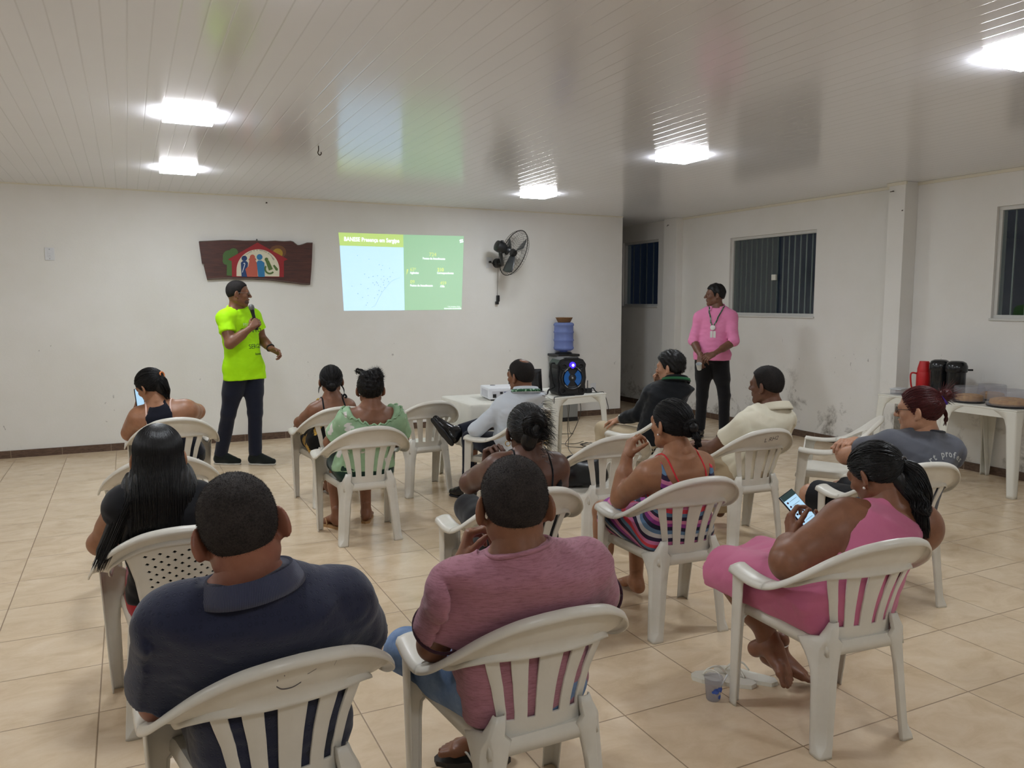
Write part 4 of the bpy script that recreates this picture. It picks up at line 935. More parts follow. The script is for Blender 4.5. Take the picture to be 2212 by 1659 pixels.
tube('shoulder_strap', catmull([(-.135, 0, .30), (-.175, -.01, .295), (-.18, -.02, .22), (-.165, -.03, .12), (-.15, -.03, .08), (-.20, -.02, .05), (-.215, -.02, .012)], 30), .008, M_SPD, sp, 6)
# microphone receiver with aerial, cables
rc = thing('wireless_receiver', 'small black receiver with upright aerial beside the loudspeaker', 'receiver', (3.965, 6.50, .726), R_(10))
box('body', (-.035, -.03, 0), (.035, .03, .045), M_SPK, rc, .006); tube('aerial', [(0, 0, .04), (0, 0, .12)], .004, M_SPK, rc, 8); tube('plug_lead', catmull([(.03, 0, .03), (.06, -.01, .045), (.085, -.02, .01), (.10, -.03, .004)], 14), .006, M_SPK, rc, 8)
CB = 'black cables round the speaker table'
def cable(label, P, r=.0035, n=40): return tag(tube('cable', catmull(P, n), r, M_FANB, n=6), label, 'cable', CB)
cable('black cable running from the loudspeaker over the front table edge', [(3.74, 6.37, .732), (3.72, 6.34, .731), (3.60, 6.33, .731), (3.50, 6.30, .731), (3.46, 6.245, .728), (3.45, 6.235, .68)])
cable('black cable draped over the right edge of the speaker table', [(3.98, 6.46, .732), (4.03, 6.43, .733), (4.09, 6.46, .732), (4.13, 6.47, .725), (4.16, 6.47, .66), (4.19, 6.48, .58), (4.205, 6.49, .52)])
cable('black cable hanging nearest the middle leg of the speaker table', [(4.02, 6.98, .70), (4.08, 7.05, .5), (4.15, 7.2, .3), (4.22, 7.3, .12), (4.25, 7.35, .01), (4.12, 7.0, .005), (4.1, 6.75, .005)])
cable('black cable hanging and crossing towards the right table leg', [(4.12, 6.95, .70), (4.25, 7.1, .45), (4.28, 7.3, .2), (4.3, 7.5, .02), (4.45, 7.35, .005), (4.5, 7.1, .006), (4.40, 7.0, .006), (4.3, 7.15, .008)])
cable('black cable looping down to the floor by the wall', [(4.0, 7.05, .70), (4.2, 7.3, .5), (4.45, 7.7, .25), (4.7, 8.1, .05), (4.8, 8.2, .006), (4.6, 8.25, .006), (4.35, 8.0, .006), (4.2, 7.8, .006), (4.45, 7.6, .008), (4.65, 7.7, .006)])
a_ = np.linspace(0, 20, 70); cable('coiled black cable on the floor under the table', [(4.55 + (.10 + .03 * math.sin(q * 1.7)) * math.cos(q) + q * .004, 7.42 + .12 * math.sin(q) * (1 + .2 * math.sin(q * .6)), .006 + .006 * (1 + math.sin(q * 2.3))) for q in a_], .0035, 160)

# water dispenser, jug, basket
ds = thing('water_dispenser', 'grey and black water dispenser standing against the back wall', 'water dispenser', (5.27, 9.265, 0))
M_DG = plain('grey_dispenser_steel', (142, 146, 146), .35, .3); M_DB = plain('black_dispenser_plastic', (28, 29, 31), .4)
box('base', (-.15, -.145, 0), (.15, .15, .05), M_DB, ds, .006); box('body', (-.15, -.14, .05), (.15, .15, .87), M_DG, ds, .012, 3); box('front_panel', (-.13, -.150, .47), (.13, -.138, .80), M_DB, ds, .004)
bm = bmesh.new(); add_box(bm, (-.165, -.155, .87), (.165, .155, .905), .012, 3); bobj('top', bm, M_DB, ds); lathe('collar', [(.11, .903), (.115, .915), (.10, .93), (.06, .93)], M_DB, ds, 32)
for s_ in (-1, 1): box('tap', (s_ * .05 - .012, -.175, .70), (s_ * .05 + .012, -.148, .74), plain('tap_grey', (120, 122, 124), .4), ds, .004)
box('button', (-.12, -.144, .825), (-.07, -.138, .848), M_DB, ds, .002)
t = NT('blue_translucent_jug'); tr_ = t.node('ShaderNodeBsdfTransparent', ins={'Color': srgb(178, 192, 238)}); pb = t.node('ShaderNodeBsdfPrincipled', ins={'Base Color': srgb(140, 158, 214), 'Roughness': .18}); mx = t.node('ShaderNodeMixShader', ins={0: .55, 1: tr_.outputs[0], 2: pb.outputs[0]}); t.l.new(mx.outputs[0], t.out.inputs[0]); M_JUG = t.m
jp = [(.045, .985), (.05, 1.0), (.10, 1.006), (.128, 1.02), (.136, 1.035), (.136, 1.05), (.130, 1.06), (.130, 1.13), (.137, 1.14), (.137, 1.152), (.130, 1.162), (.130, 1.24), (.137, 1.25), (.137, 1.262), (.130, 1.272), (.130, 1.335), (.138, 1.345), (.138, 1.362), (.126, 1.378), (.11, 1.384), (.001, 1.384)]
jg = lathe('bottle', jp, M_JUG, None, 40); jg.location = (5.27, 9.265, -.06); jg.name = 'water_jug'; tag(jg, 'blue translucent water jug upside down on the dispenser', 'water jug')
t = NT('woven_wicker'); co = t.coord(); x, y, z = t.sep(co); an = t.math('ARCTAN2', x, y); ck = t.math('MULTIPLY', t.math('SINE', t.math('MULTIPLY', an, 26.0)), t.math('SINE', t.math('MULTIPLY', z, 420.0))); t.set(col=t.ramp(t.math('MULTIPLY_ADD', ck, .5, .5), [(.2, srgb(92, 62, 36)), (.8, srgb(172, 128, 78))]), rough=.7); t.bump(ck, .6, .006)
bk = lathe('wicker_basket', [(.001, 0), (.08, 0), (.088, .01), (.112, .058), (.118, .062), (.114, .066), (.106, .06), (.082, .014), (.001, .012)], t.m, None, 40, cap=False); bk.location = (5.275, 9.265, 1.3245); tag(bk, 'small brown wicker basket on top of the water jug', 'basket')

# refreshments on the right-hand tables
th = thing('vacuum_flask', 'red vacuum flask with side handle on the right-hand table', 'flask', (6.86, 5.07, .725)); M_REDP = plain('red_flask_plastic', (196, 30, 34), .4)
lathe('body', [(.06, 0), (.066, .01), (.066, .19), (.062, .205)], M_REDP, th, 32); lathe('cup_lid', [(.060, .200), (.060, .235), (.044, .30), (.042, .308), (.001, .309)], M_REDP, th, 32)
tube('handle', catmull([(-.058, .035, .19), (-.085, .06, .195), (-.098, .068, .17), (-.09, .064, .08), (-.08, .055, .05), (-.056, .034, .05)], 24), .008, M_REDP, th, 8)
M_AIR = plain('glossy_black_pot', (22, 24, 27), .2)
def airpot(x, y, label):
    r = thing('airpot', label, 'airpot', (x, y, .725), R_(-25), 'black airpots on the right-hand table'); lathe('body', [(.075, 0), (.08, .01), (.08, .245)], M_AIR, r, 36); lathe('lid', [(.088, .235), (.094, .25), (.092, .29), (.078, .322), (.05, .336), (.001, .338)], M_AIR, r, 36); box('spout', (-.015, .08, .255), (.015, .135, .30), M_AIR, r, .006); box('lever', (.07, -.012, .245), (.15, .012, .262), M_AIR, r, .004); return r
airpot(6.83, 4.885, 'glossy black airpot nearest the red flask'); airpot(6.80, 4.70, 'glossy black airpot with side lever, right of the other')
t = NT('hazy_clear_plastic'); tr_ = t.node('ShaderNodeBsdfTransparent', ins={'Color': (.9, .9, .92, 1)}); pb = t.node('ShaderNodeBsdfPrincipled', ins={'Base Color': srgb(200, 200, 208), 'Roughness': .2}); mx = t.node('ShaderNodeMixShader', ins={0: .24, 1: tr_.outputs[0], 2: pb.outputs[0]}); t.l.new(mx.outputs[0], t.out.inputs[0]); M_CLEAR = t.m; M_TRAY = plain('black_cake_tray', (26, 25, 30), .35)
t = NT('golden_cake_crust'); co = t.coord(); n_ = t.noise(co, 30, 4, .6); t.set(col=t.ramp(n_, [(.3, srgb(184, 124, 46)), (.7, srgb(226, 174, 86))]), rough=.75); t.bump(n_, .4, .006); M_CAKE = t.m
def cake(x, y, R, label):
    c = thing('ring_cake', label, 'cake', (x, y, .725), 0, 'ring cakes in clear tubs'); lathe('cake', [(R * .28, .016), (R * .82, .016), (R * .88, .03), (R * .84, .06), (R * .6, .072), (R * .34, .062), (R * .26, .04)], M_CAKE, c, 40, cap=False)
    b = thing('cake_tub', label.replace('golden ring cake', 'clear lidded tub with black tray'), 'tub', (x, y, .725), 0, 'clear cake tubs'); lathe('tray', [(R * .9, 0), (R, .006), (R * 1.01, .014), (R * .9, .0145), (.001, .0145)], M_TRAY, b, 40); lathe('lid', [(R * .99, .015), (R * .97, .125), (R * .93, .14), (.001, .141)], M_CLEAR, b, 40, cap=False); return c
cake(6.615, 4.09, .165, 'golden ring cake in the largest tub at the right edge'); cake(6.93, 4.44, .115, 'golden ring cake at the back, near the wall'); cake(6.60, 4.43, .125, 'golden ring cake just right of the purple scrunchie')
ct = thing('food_container', 'small clear plastic container at the left end of the table', 'container', (6.60, 5.13, .725), R_(15)); box('box', (-.08, -.05, 0), (.08, .05, .045), M_CLEAR, ct, .008); box('lid', (-.085, -.055, .045), (.085, .055, .055), plain('frosted_lid', (206, 210, 212), .4), ct, .004)
# ---------------------------------------------------------------- people
SEAT = 0.411
def lerp(a, b, t): return np.asarray(a, float) * (1 - t) + np.asarray(b, float) * t
M_EYE = plain('eye_white', (225, 220, 212), 0.25); M_IRIS = plain('dark_iris', (38, 26, 20), 0.2)
M_LIP = {}
class Person:
    def __init__(s, label, root, skin, head, J, prof, arm=1.0, leg=1.0, neck=.055, h=.0065, ch=None, seated=True, bow=-.02, eyes=True, brow=True, hipyaw=None, sh=1.0, name='person'):
        s.J = {k: np.asarray(v, float) for k, v in J.items()}; s.head = head; s.skin = skin; s.prof = prof; s.arm, s.leg, s.neck, s.h, s.sh = arm, leg, neck, h, sh
        s.seated = seated; s.ch = ch; s.bow = bow; s.o = np.array([root[0], root[1], 0.0])
        s.root = thing(name, label, 'person', tuple(s.o)); j = s.J
        if ch is not None:
            x, y, a = CHAIRS[ch][:3]; Rm = np.array(Matrix.Rotation(R_(a), 3, 'Z')); c = np.array([x, y, 0.0]); s.cw = lambda *p: c + Rm @ np.array(p, float)
            j.setdefault('pel', s.cw(0, -.055, .47)); s.rh = Rm @ np.array([1.0, 0, 0])
            for k, t in (('l', -1), ('r', 1)):
                j.setdefault('h' + k, j['pel'] + s.rh * t * .088 + np.array([0, 0, .02]))
                j.setdefault('k' + k, s.cw(t * .115, .36, .485)); j.setdefault('a' + k, s.cw(t * .11, .34, .085))
            s.fw = Rm @ np.array([0, 1.0, 0])
        else: s.rh = np.array([math.cos(R_(hipyaw)), math.sin(R_(hipyaw)), 0]); s.fw = np.array([-s.rh[1], s.rh[0], 0])
        s.rs = unit(j['sr'] - j['sl']); s.up = unit(j['c7'] - j['pel']); s.fs = unit(np.cross(s.up, s.rs)); s.fs = -s.fs if s.fs @ s.fw < 0 else s.fs
        s.hb = head.w(0, -.022, -.055); s.kids = {}
    def cutz(s): return (lambda x, y, z: f32(SEAT + .003) - z + 0 * x + 0 * y) if s.seated else None
    def torso(s, F, grow, k=.03, t0=-.12, t1=1.0, prof=None):
        fn, lo, hi = torso_fn(s.J['pel'], s.J['c7'], s.rh, s.rs, prof or s.prof, s.bow, grow, s.cutz(), t0=t0, t1=t1); F.add(fn, lo, hi, k)
    def shoulders(s, F, grow, k=.04):
        j = s.J; q = s.sh
        for t in 'lr':
            F.cone(lerp(j['c7'], j['s' + t], .15) - s.up * .03, j['s' + t] + s.up * .004, .048 * q + grow, .050 * q + grow, k=k)
            F.cone(s.hb * .45 + j['c7'] * .55, lerp(j['c7'], j['s' + t], .8) + s.up * .012, .034 + grow, .034 * q + grow, k=.04)
            b = lerp(j['s' + t], j['pel'], .28); F.cone(lerp(j['s' + t], j['c7'], .25) - s.up * .03, lerp(b, j['c7'], .3), .062 * q + grow, .062 * q + grow, k=.05)
    def limb(s, F, a, b, r0, r1, bulge, k=.02, cut=None, dirn=None):
        F.cone(a, b, r0, r1, k=k, cut=cut)
        if bulge:
            m = lerp(a, b, .38); u = unit(np.asarray(b) - a); off = np.zeros(3) if dirn is None else dirn * r0 * .25
            F.cone(lerp(a, b, .22) + off, lerp(a, b, .55) + off, r0 * bulge, r0 * bulge * .93, k=.03, cut=cut)
    def arms(s, F, grow=0.0, which='lr', fore=True, trim=None):
        j = s.J; q = s.arm
        for t in which:
            sh, e, w = j['s' + t], j['e' + t], j['w' + t]
            F.cone(sh, sh, .054 * q * s.sh + grow, k=.04); s.limb(F, sh, e, .049 * q + grow, .041 * q + grow, 1.02, k=.03)
            if fore: F.cone(e, e, .041 * q + grow, k=.02); s.limb(F, e, w, .041 * q + grow, .0275 * min(q, 1.12) + grow, 1.0, k=.015)
    def legs(s, F, grow=0.0, which='lr', shin=True, k=.03):
        j = s.J; q = s.leg; cut = s.cutz()
        for t in which:
            hp, kn, an = j['h' + t], j['k' + t], j['a' + t]
            nearseat = (lambda x, y, z: f32(SEAT + .003) - z + 0 * x + 0 * y) if s.seated and s.cutk(t) else None
            F.cone(hp, kn, .080 * q + grow, .056 * min(q, 1.15) + grow, k=k, cut=nearseat); F.cone(lerp(hp, kn, .1), lerp(hp, kn, .5), .084 * q + grow, .074 * q + grow, k=.04, cut=nearseat)
            if shin:
                F.cone(kn, an, .051 * min(q, 1.15) + grow, .036 + grow, k=.02); b = -s.fw * .012 if not j.get('bk' + t) is None else -s.fw * .012
                F.cone(lerp(kn, an, .18) + b, lerp(kn, an, .5) + b, .052 * min(q, 1.15) + grow, .045 * min(q, 1.15) + grow, k=.03)
    def cutk(s, t): return s.J['k' + t][2] < .56
    def body(s, hands=(), feet=(), shod=False, ears=True, legs=True, grow=-.005):
        F = Field(); j = s.J; s.torso(F, grow); s.shoulders(F, grow * .6); s.arms(F)
        if legs: s.legs(F)
        F.cone(j['c7'] - s.up * .02, s.hb, s.neck * 1.06, s.neck, k=.04)
        if s.chairback() is not None: F.post.append((s.chairback(.008), .03))
        P = [F.mesh(s.h)]
        if feet == () and legs and s.seated and not shod: feet = [(j['a' + t], s.fw + (s.rh * (.15 if t == 'r' else -.15)), {}) for t in 'lr']
        H = Field(); s.head.build(H, ears); H.cone(j['c7'] + (s.hb - j['c7']) * .12, s.hb, s.neck * 1.045, s.neck, k=.03)
        lo = np.min([p[1] for p in H.p], 0) - .01; P.append(H.mesh(min(.0045, s.h)))
        for wr, d, n, th, kw in hands:
            G = Field(); hand_field(G, wr, d, n, th, **kw); P.append(G.mesh(.0036 if s.h < .008 else .0045))
        for an, f, kw in feet:
            G = Field(); foot_field(G, an, f, **kw); P.append(G.mesh(.0045))
        s.bodyo = np_obj('body', P, s.skin, s.root, s.o)
        for t in (-1, 1):
            for nm, m, r, y in (('eye', M_EYE, .0112, .0815),):
                c = s.head.w(.031 * t, y, .002); V, Fc = lathe_vf([(.0001, -.0112)] + [(.0112 * math.sin(a), -.0112 * math.cos(a)) for a in np.linspace(.25, 2.6, 9)] + [(.0001, .0112)], 12)
                Mx = Matrix.Translation(c - s.o) @ Matrix((tuple(s.head.R[:, 0]) , tuple(s.head.R[:, 2]), tuple(s.head.R[:, 1]))).transposed().to_4x4()
                me_o = raw('eye', [Mx @ (v * s.head.s) for v in V], Fc, None, s.root); me_o.data.materials.append(M_EYE); me_o.data.materials.append(M_IRIS)
                idx = [1 if (sum((V[i].z for i in p.vertices)) / len(p.vertices)) > .0088 else 0 for p in me_o.data.polygons]; me_o.data.polygons.foreach_set('material_index', idx)
        return s
    def brows(s, mat, r=.0032):
        for t in (-1, 1):
            P = [s.head.w(.014 * t, .091, .020) - s.o, s.head.w(.028 * t, .089, .025) - s.o, s.head.w(.043 * t, .078, .022) - s.o]
            tube('eyebrow', catmull(P, 8), np.array([.6, .9, 1, 1, 1, .9, .7, .4]) * r * 1.3, mat, s.root, 6)
    def put(s, name, parts, mat, parent=None, label=None):
        o = np_obj(name, parts, mat, parent or s.root, s.o)
        if label: o['label'] = label
        return o
    # ---- clothes
    def neckcut(s, d=.012, tilt=.0, rad=.112):
        ax = unit(unit(s.hb - s.J['c7']) * .6 + s.up * .6 - s.fs * tilt); c = s.J['c7'] + ax * d
        def cut(x, y, z):
            px, py, pz = x - f32(c[0]), y - f32(c[1]), z - f32(c[2]); h = px * f32(ax[0]) + py * f32(ax[1]) + pz * f32(ax[2])
            r = np.sqrt(np.maximum(px * px + py * py + pz * pz - h * h, 0)); return np.minimum(h, f32(rad) - r)
        return cut
    def chairback(s, gap=.004):
        """what leans on a chair back is flattened by it"""
        if not s.seated or s.ch is None: return None
        x0, y0, a = CHAIRS[s.ch][:3]; c, sn = math.cos(R_(a)), math.sin(R_(a))
        zs = [.38, .40, .66, .80, .85, .90, 1.0]; ys = [-.178, -.176, -.232, -.298, -.322, -.36, -.5]
        def fn(x, y, z):
            lx = (x - f32(x0)) * f32(c) + (y - f32(y0)) * f32(sn); ly = -(x - f32(x0)) * f32(sn) + (y - f32(y0)) * f32(c)
            return np.minimum(np.interp(z, zs, ys).astype(f32) + f32(.0075 + gap) + 1.25 * lx * lx - ly, f32(.30) - np.abs(lx))
        return fn
    def shirt(s, name, mat, sleeve=.5, grow=.010, ease=.012, neck=.034, hem=None, fold=.004, seed=1, fore=None, label=None, tilt=-.28, hemfn=None, prof=None, armhole=None, extra=None):
        F = Field(); j = s.J
        if s.seated: s.torso(F, grow, prof=prof)
        else: q0 = s.prof[0]; s.torso(F, grow, prof=[(-.40, q0[1] * 1.08, q0[2] * 1.12, 0)] + list(s.prof), t0=-.36)
        s.shoulders(F, grow)
        if neck is not None: F.cone(j['c7'] - s.up * .02, s.hb, s.neck * 1.06 + grow * .8, s.neck + grow * .8, k=.04)
        for t in 'lr':
            a, e, w = j['s' + t], j['e' + t], j['w' + t]; q = s.arm
            if sleeve is None: continue
            F.cone(a, a, .056 * q * s.sh + grow, k=.04)
            if fore is None or (isinstance(fore, dict) and t not in fore):
                F.capped(a, lerp(a, e, sleeve), .052 * q + ease, .046 * q + ease * 1.35, k=.03)
            else:
                f = fore[t] if isinstance(fore, dict) else fore
                F.cone(a, e, .051 * q + ease, .043 * q + ease * .9, k=.03); F.capped(e, lerp(e, w, f), .043 * q + ease * .9, .034 * q + ease * .7, k=.015)
        if neck is not None: F.post.append((s.neckcut(neck, tilt), .004))
        if s.chairback() is not None: F.post.append((s.chairback(.002), .03))
        else:
            for q_ in (.04, -.07): F.cone(j['hl'] + s.up * q_, j['hr'] + s.up * q_, .112 + grow, k=.04)
        if armhole:
            for t in 'lr':
                a, e = j['s' + t], j['e' + t]; u = unit(e - a); out = s.rs * (1 if t == 'r' else -1)
                F.cone(a + out * .004 - s.up * .035, a + out * .16 - s.up * .07, armhole, armhole * 1.4, k=.012, op='s'); F.cone(a + out * .012 + s.up * .01, a + out * .12 + s.up * .10, armhole, armhole * 1.2, k=.012, op='s')
        if extra is not None: extra(F)
        if hem is not None: F.post.append(((lambda x, y, z: f32(hem) - z + 0 * x + 0 * y), .003))
        if hemfn is not None: F.post.append((hemfn, .003))
        return s.put(name, [F.mesh(s.h, disp=folds(seed, fold) if fold else None)], mat, label=label)
    def pants(s, name, mat, grow=.010, frac=1.0, seed=3, fold=.003, top=None, label=None, which='lr', thighfrac=None, bridge=.03):
        F = Field(); j = s.J; s.torso(F, grow * .15, t1=.16 if top is None else top)
        q = s.leg
        for t in which:
            hp, kn, an = j['h' + t], j['k' + t], j['a' + t]
            cut = (lambda x, y, z: f32(SEAT + .003) - z + 0 * x + 0 * y) if s.seated and s.cutk(t) else None
            if thighfrac is not None:
                F.capped(hp, lerp(hp, kn, thighfrac), .088 * q + grow, .071 * q + grow, k=bridge)
                if cut is not None: p = F.p[-1]; f0 = p[0]; F.p[-1] = ((lambda x, y, z, f0=f0: np.maximum(f0(x, y, z), cut(x, y, z))),) + p[1:]
                continue
            F.cone(hp, kn, .082 * q + grow, .056 * min(q, 1.1) + grow, k=.03, cut=cut); F.cone(lerp(hp, kn, .1), lerp(hp, kn, .5), .085 * q + grow, .074 * q + grow, k=.04, cut=cut)
            F.capped(kn, lerp(kn, an, frac), .053 * min(q, 1.1) + grow, .043 + grow * 1.2, k=.02)
        if s.chairback() is not None: F.post.append((s.chairback(.004), .02))
        return s.put(name, [F.mesh(s.h, disp=folds(seed, fold, 26) if fold else None)], mat, label=label)
    # ---- hair
    def cap(s, mat, grow=.008, line=None, name='hair', disp=None, h=None, fuzz=0, flen=.012, seed=1, sub=None, extra=None):
        F = Field(); cut = s.head.hairline(**(line or {})); s.head.cranium(F, grow)
        F.post.append((cut, .010))
        if sub is not None: sub(F)
        V, Q = F.mesh(h or max(.0045, s.h * .7), disp=disp); parts = [(V, Q)]
        if fuzz: parts.append(spikes(V, Q, fuzz, flen, seed))
        if extra: parts += extra
        return s.put(name, parts, mat)
def spikes(V, Q, n, ln, seed=1, r=.0007, comb=(0, 0, -.4), jit=.7):
    rs = np.random.RandomState(seed); a, b, c, d = (V[Q[:, i]] for i in range(4)); N = np.cross(c - a, d - b); A = np.linalg.norm(N, axis=1); N = N / (A[:, None] + 1e-12)
    k = rs.choice(len(Q), n, p=A / A.sum()); u, v = rs.rand(n, 1), rs.rand(n, 1)
    P = a[k] * (1 - u) * (1 - v) + b[k] * u * (1 - v) + c[k] * u * v + d[k] * (1 - u) * v; D = N[k] + rs.randn(n, 3) * jit * .5 + np.array(comb); D /= np.linalg.norm(D, axis=1)[:, None]
    L = ln * (.5 + rs.rand(n, 1)); R = rs.randn(n, 3); n1 = np.cross(D, R); n1 /= np.linalg.norm(n1, axis=1)[:, None]; n2 = np.cross(D, n1); P = P - D * .002
    VV = np.stack([P + n1 * r, P - n1 * .5 * r + n2 * .87 * r, P - n1 * .5 * r - n2 * .87 * r, P + D * L], 1).reshape(-1, 3)
    o = np.arange(n)[:, None] * 4; F = np.concatenate([o + np.array([[0, 1, 3]]), o + np.array([[1, 2, 3]]), o + np.array([[2, 0, 3]])]); return VV, F
def strands(P, r, taper=None):
    """P (N, M, 3) paths -> thin three-sided hairs"""
    P = np.asarray(P, float); N, M = P.shape[:2]; T = np.gradient(P, axis=1); T /= np.linalg.norm(T, axis=2, keepdims=True) + 1e-12
    rs = np.random.RandomState(5); R = rs.randn(N, 1, 3); n1 = np.cross(T, R); n1 /= np.linalg.norm(n1, axis=2, keepdims=True) + 1e-12; n2 = np.cross(T, n1)
    tp = (np.ones(M) if taper is None else np.asarray(taper))[None, :, None] * r
    V = np.stack([P + n1 * tp, P - n1 * tp * .5 + n2 * tp * .87, P - n1 * tp * .5 - n2 * tp * .87], 2).reshape(-1, 3)
    base = (np.arange(N)[:, None] * M + np.arange(M - 1)[None, :]).ravel()[:, None] * 3
    F = np.concatenate([base + np.array([[k, (k + 1) % 3, 3 + (k + 1) % 3, 3 + k]]) for k in range(3)]); return V, F
def scalp_strands(hd, tie, n, r, seed=2, grow=.010, M=9, back=-.06, lift=.004):
    """hairs lying on the scalp from the hairline to a tie point (head coordinates)"""
    rs = np.random.RandomState(seed); tie = np.asarray(tie, float); c0 = np.array([0, -.016, .028]); rad = np.array([.077, .098, .088]) + grow
    az = rs.uniform(-math.pi, math.pi, n); 
    # hairline heights round the head (azimuth 0 = front)
    z = np.interp(np.abs(az), [0, .5, .9, 1.3, 1.7, 2.2, math.pi], [.075, .07, .035, -.01, -.02, -.045, back]) + rs.rand(n) ** 2 * .07
    d0 = np.stack([np.sin(az), np.cos(az), (z - c0[2]) / .09], 1); d0[:, :2] *= np.sqrt(np.clip(1 - np.clip(d0[:, 2], -1, 1) ** 2, .03, 1))[:, None]; d0 /= np.linalg.norm(d0, axis=1)[:, None]
    d1 = (tie - c0) / rad; d1 = d1 / np.linalg.norm(d1) + rs.randn(n, 3) * .07; d1 /= np.linalg.norm(d1, axis=1)[:, None]
    om = np.arccos(np.clip((d0 * d1).sum(1), -.999, .999))[:, None]; t = np.linspace(0, 1, M)
    P = (np.sin((1 - t)[None, :] * om)[:, :, None] * d0[:, None] + np.sin(t[None, :] * om)[:, :, None] * d1[:, None]) / np.sin(om)[:, :, None]
    P = c0 + P * rad * (1 + (rs.rand(n, 1, 1) * lift / .09)) ; P = hd.c + (P * hd.s) @ hd.R.T; return strands(P, r)
def bundle(guide, rad, n, r, seed=3, M=26, wave=0.0, wf=3.0, end=.5, spread=1.0):
    """hairs along a guide curve, e.g. a pony tail"""
    rs = np.random.RandomState(seed); G = catmull(guide, M); R = np.interp(np.linspace(0, 1, M), np.linspace(0, 1, len(rad)), rad)
    T = np.gradient(G, axis=0); T /= np.linalg.norm(T, axis=1)[:, None]; up = np.array([.31, .2, .93]); n1 = np.cross(T, up); n1 /= np.linalg.norm(n1, axis=1)[:, None] + 1e-9; n2 = np.cross(T, n1)
    a = rs.rand(n) * 6.283; q = np.sqrt(rs.rand(n)) * .5 + .5 * rs.rand(n) ** .3; ph = rs.rand(n, 1) * 6.28; tt = np.linspace(0, 1, M)[None, :]
    ca, sa = np.cos(a)[:, None], np.sin(a)[:, None]; ww = wave * tt * np.sin(wf * 6.28 * tt + ph * .35 + a[:, None])
    P = G[None] + (R[None, :] * q[:, None] * ca + ww)[:, :, None] * n1[None] + (R[None, :] * q[:, None] * sa + ww * .6)[:, :, None] * n2[None]
    L = (1 - rs.rand(n) ** 2 * end)  # shorten some hairs
    idx = np.clip(np.linspace(0, 1, M)[None, :] * L[:, None] * (M - 1), 0, M - 1.001); i0 = idx.astype(int); f = (idx - i0)[:, :, None]; k = np.arange(n)[:, None]
    P = P[k, i0] * (1 - f) + P[k, i0 + 1] * f; return strands(P, r, np.interp(np.linspace(0, 1, M), [0, .8, 1], [1, .9, .25]))
def core(guide, rad, h=.006, disp=None, k=.02):
    G = catmull(guide, max(6, 3 * len(guide))); R = np.interp(np.linspace(0, 1, len(G)), np.linspace(0, 1, len(rad)), rad); F = Field()
    for i in range(len(G) - 1): F.cone(G[i], G[i + 1], R[i], R[i + 1], k=k)
    return F.mesh(h, disp=disp)
def band_curve(hd, pts, o): return [hd.w(*p) - o for p in pts]

from mathutils.bvhtree import BVHTree
def tree_of(o):
    me = o.data; return BVHTree.FromPolygons([v.co for v in me.vertices], [tuple(f.vertices) for f in me.polygons])
def snap(tr, P, lift=.002):
    out = []
    for q in P:
        c, n, i, d = tr.find_nearest(Vector(q)); out.append(np.array(c) + np.array(n) * lift)
    return np.array(out)
def strap(p, name, pts, w, mat, tr=None, n=24, lift=.0025, flat=None, label=None):
    """a strap lying on the body through world points"""
    tr = tr or tree_of(p.bodyo); Q = snap(tr, catmull([np.asarray(q) - p.o for q in pts], n), lift)
    for _ in range(2): Q[1:-1] = (Q[:-2] + 2 * Q[1:-1] + Q[2:]) / 4
    o = tube(name, Q, w, mat, p.root, 8)
    if label: o['label'] = label
    return o
def back_pt(p, a, t, d=.16): 
    J = p.J; return J['pel'] + (J['c7'] - J['pel']) * t + p.rs * a - p.fs * d
def front_pt(p, a, t, d=.16): 
    J = p.J; return J['pel'] + (J['c7'] - J['pel']) * t + p.rs * a + p.fs * d
def glasses(p, mat, lens):
    h = p.head; P = []; r = .021
    for t in (-1, 1):
        P.append([h.w(t * (.032 + .024 * math.cos(a)), .102 - .004 * abs(math.cos(a)), .002 + .016 * math.sin(a)) - p.o for a in np.linspace(0, 2 * math.pi, 25)])
        P.append([h.w(t * .056, .098, .006) - p.o, h.w(t * .070, .07, .008) - p.o, h.w(t * .079, .01, .006) - p.o, h.w(t * .080, -.012, -.006) - p.o])
    P.append([h.w(-.008, .102, .006) - p.o, h.w(0, .106, .008) - p.o, h.w(.008, .102, .006) - p.o]); g = tubes('glasses', P, .0017, mat, p.root)
    for t in (-1, 1):
        V = [h.w(t * (.032 + .023 * math.cos(a)), .102 - .004 * abs(math.cos(a)), .002 + .015 * math.sin(a)) - p.o for a in np.linspace(0, 2 * math.pi, 24, endpoint=False)]
        o = raw('lens', V, [tuple(range(24))], lens, g, False); md = o.modifiers.new('thickness', 'SOLIDIFY'); md.thickness = .0012
    return g
def stud(p, x, y, z, r, mat, name='earring'):
    V, F = lathe_vf([(.0001, -r), (.7 * r, -.7 * r), (r, 0), (.7 * r, .7 * r), (.0001, r)], 12, Matrix.Translation(p.head.w(x, y, z) - p.o)); return raw(name, V, F, mat, p.root)
def scalp(p, tie, n, r, mat, line=None, grow=.008, extra=(), seed=2, sub=None, lift=.004, back=-.06):
    parts = [scalp_strands(p.head, tie, n, r, seed, grow + .001, back=back, lift=lift)] + list(extra)
    return p.cap(mat, grow - .004, line, extra=parts, sub=sub)

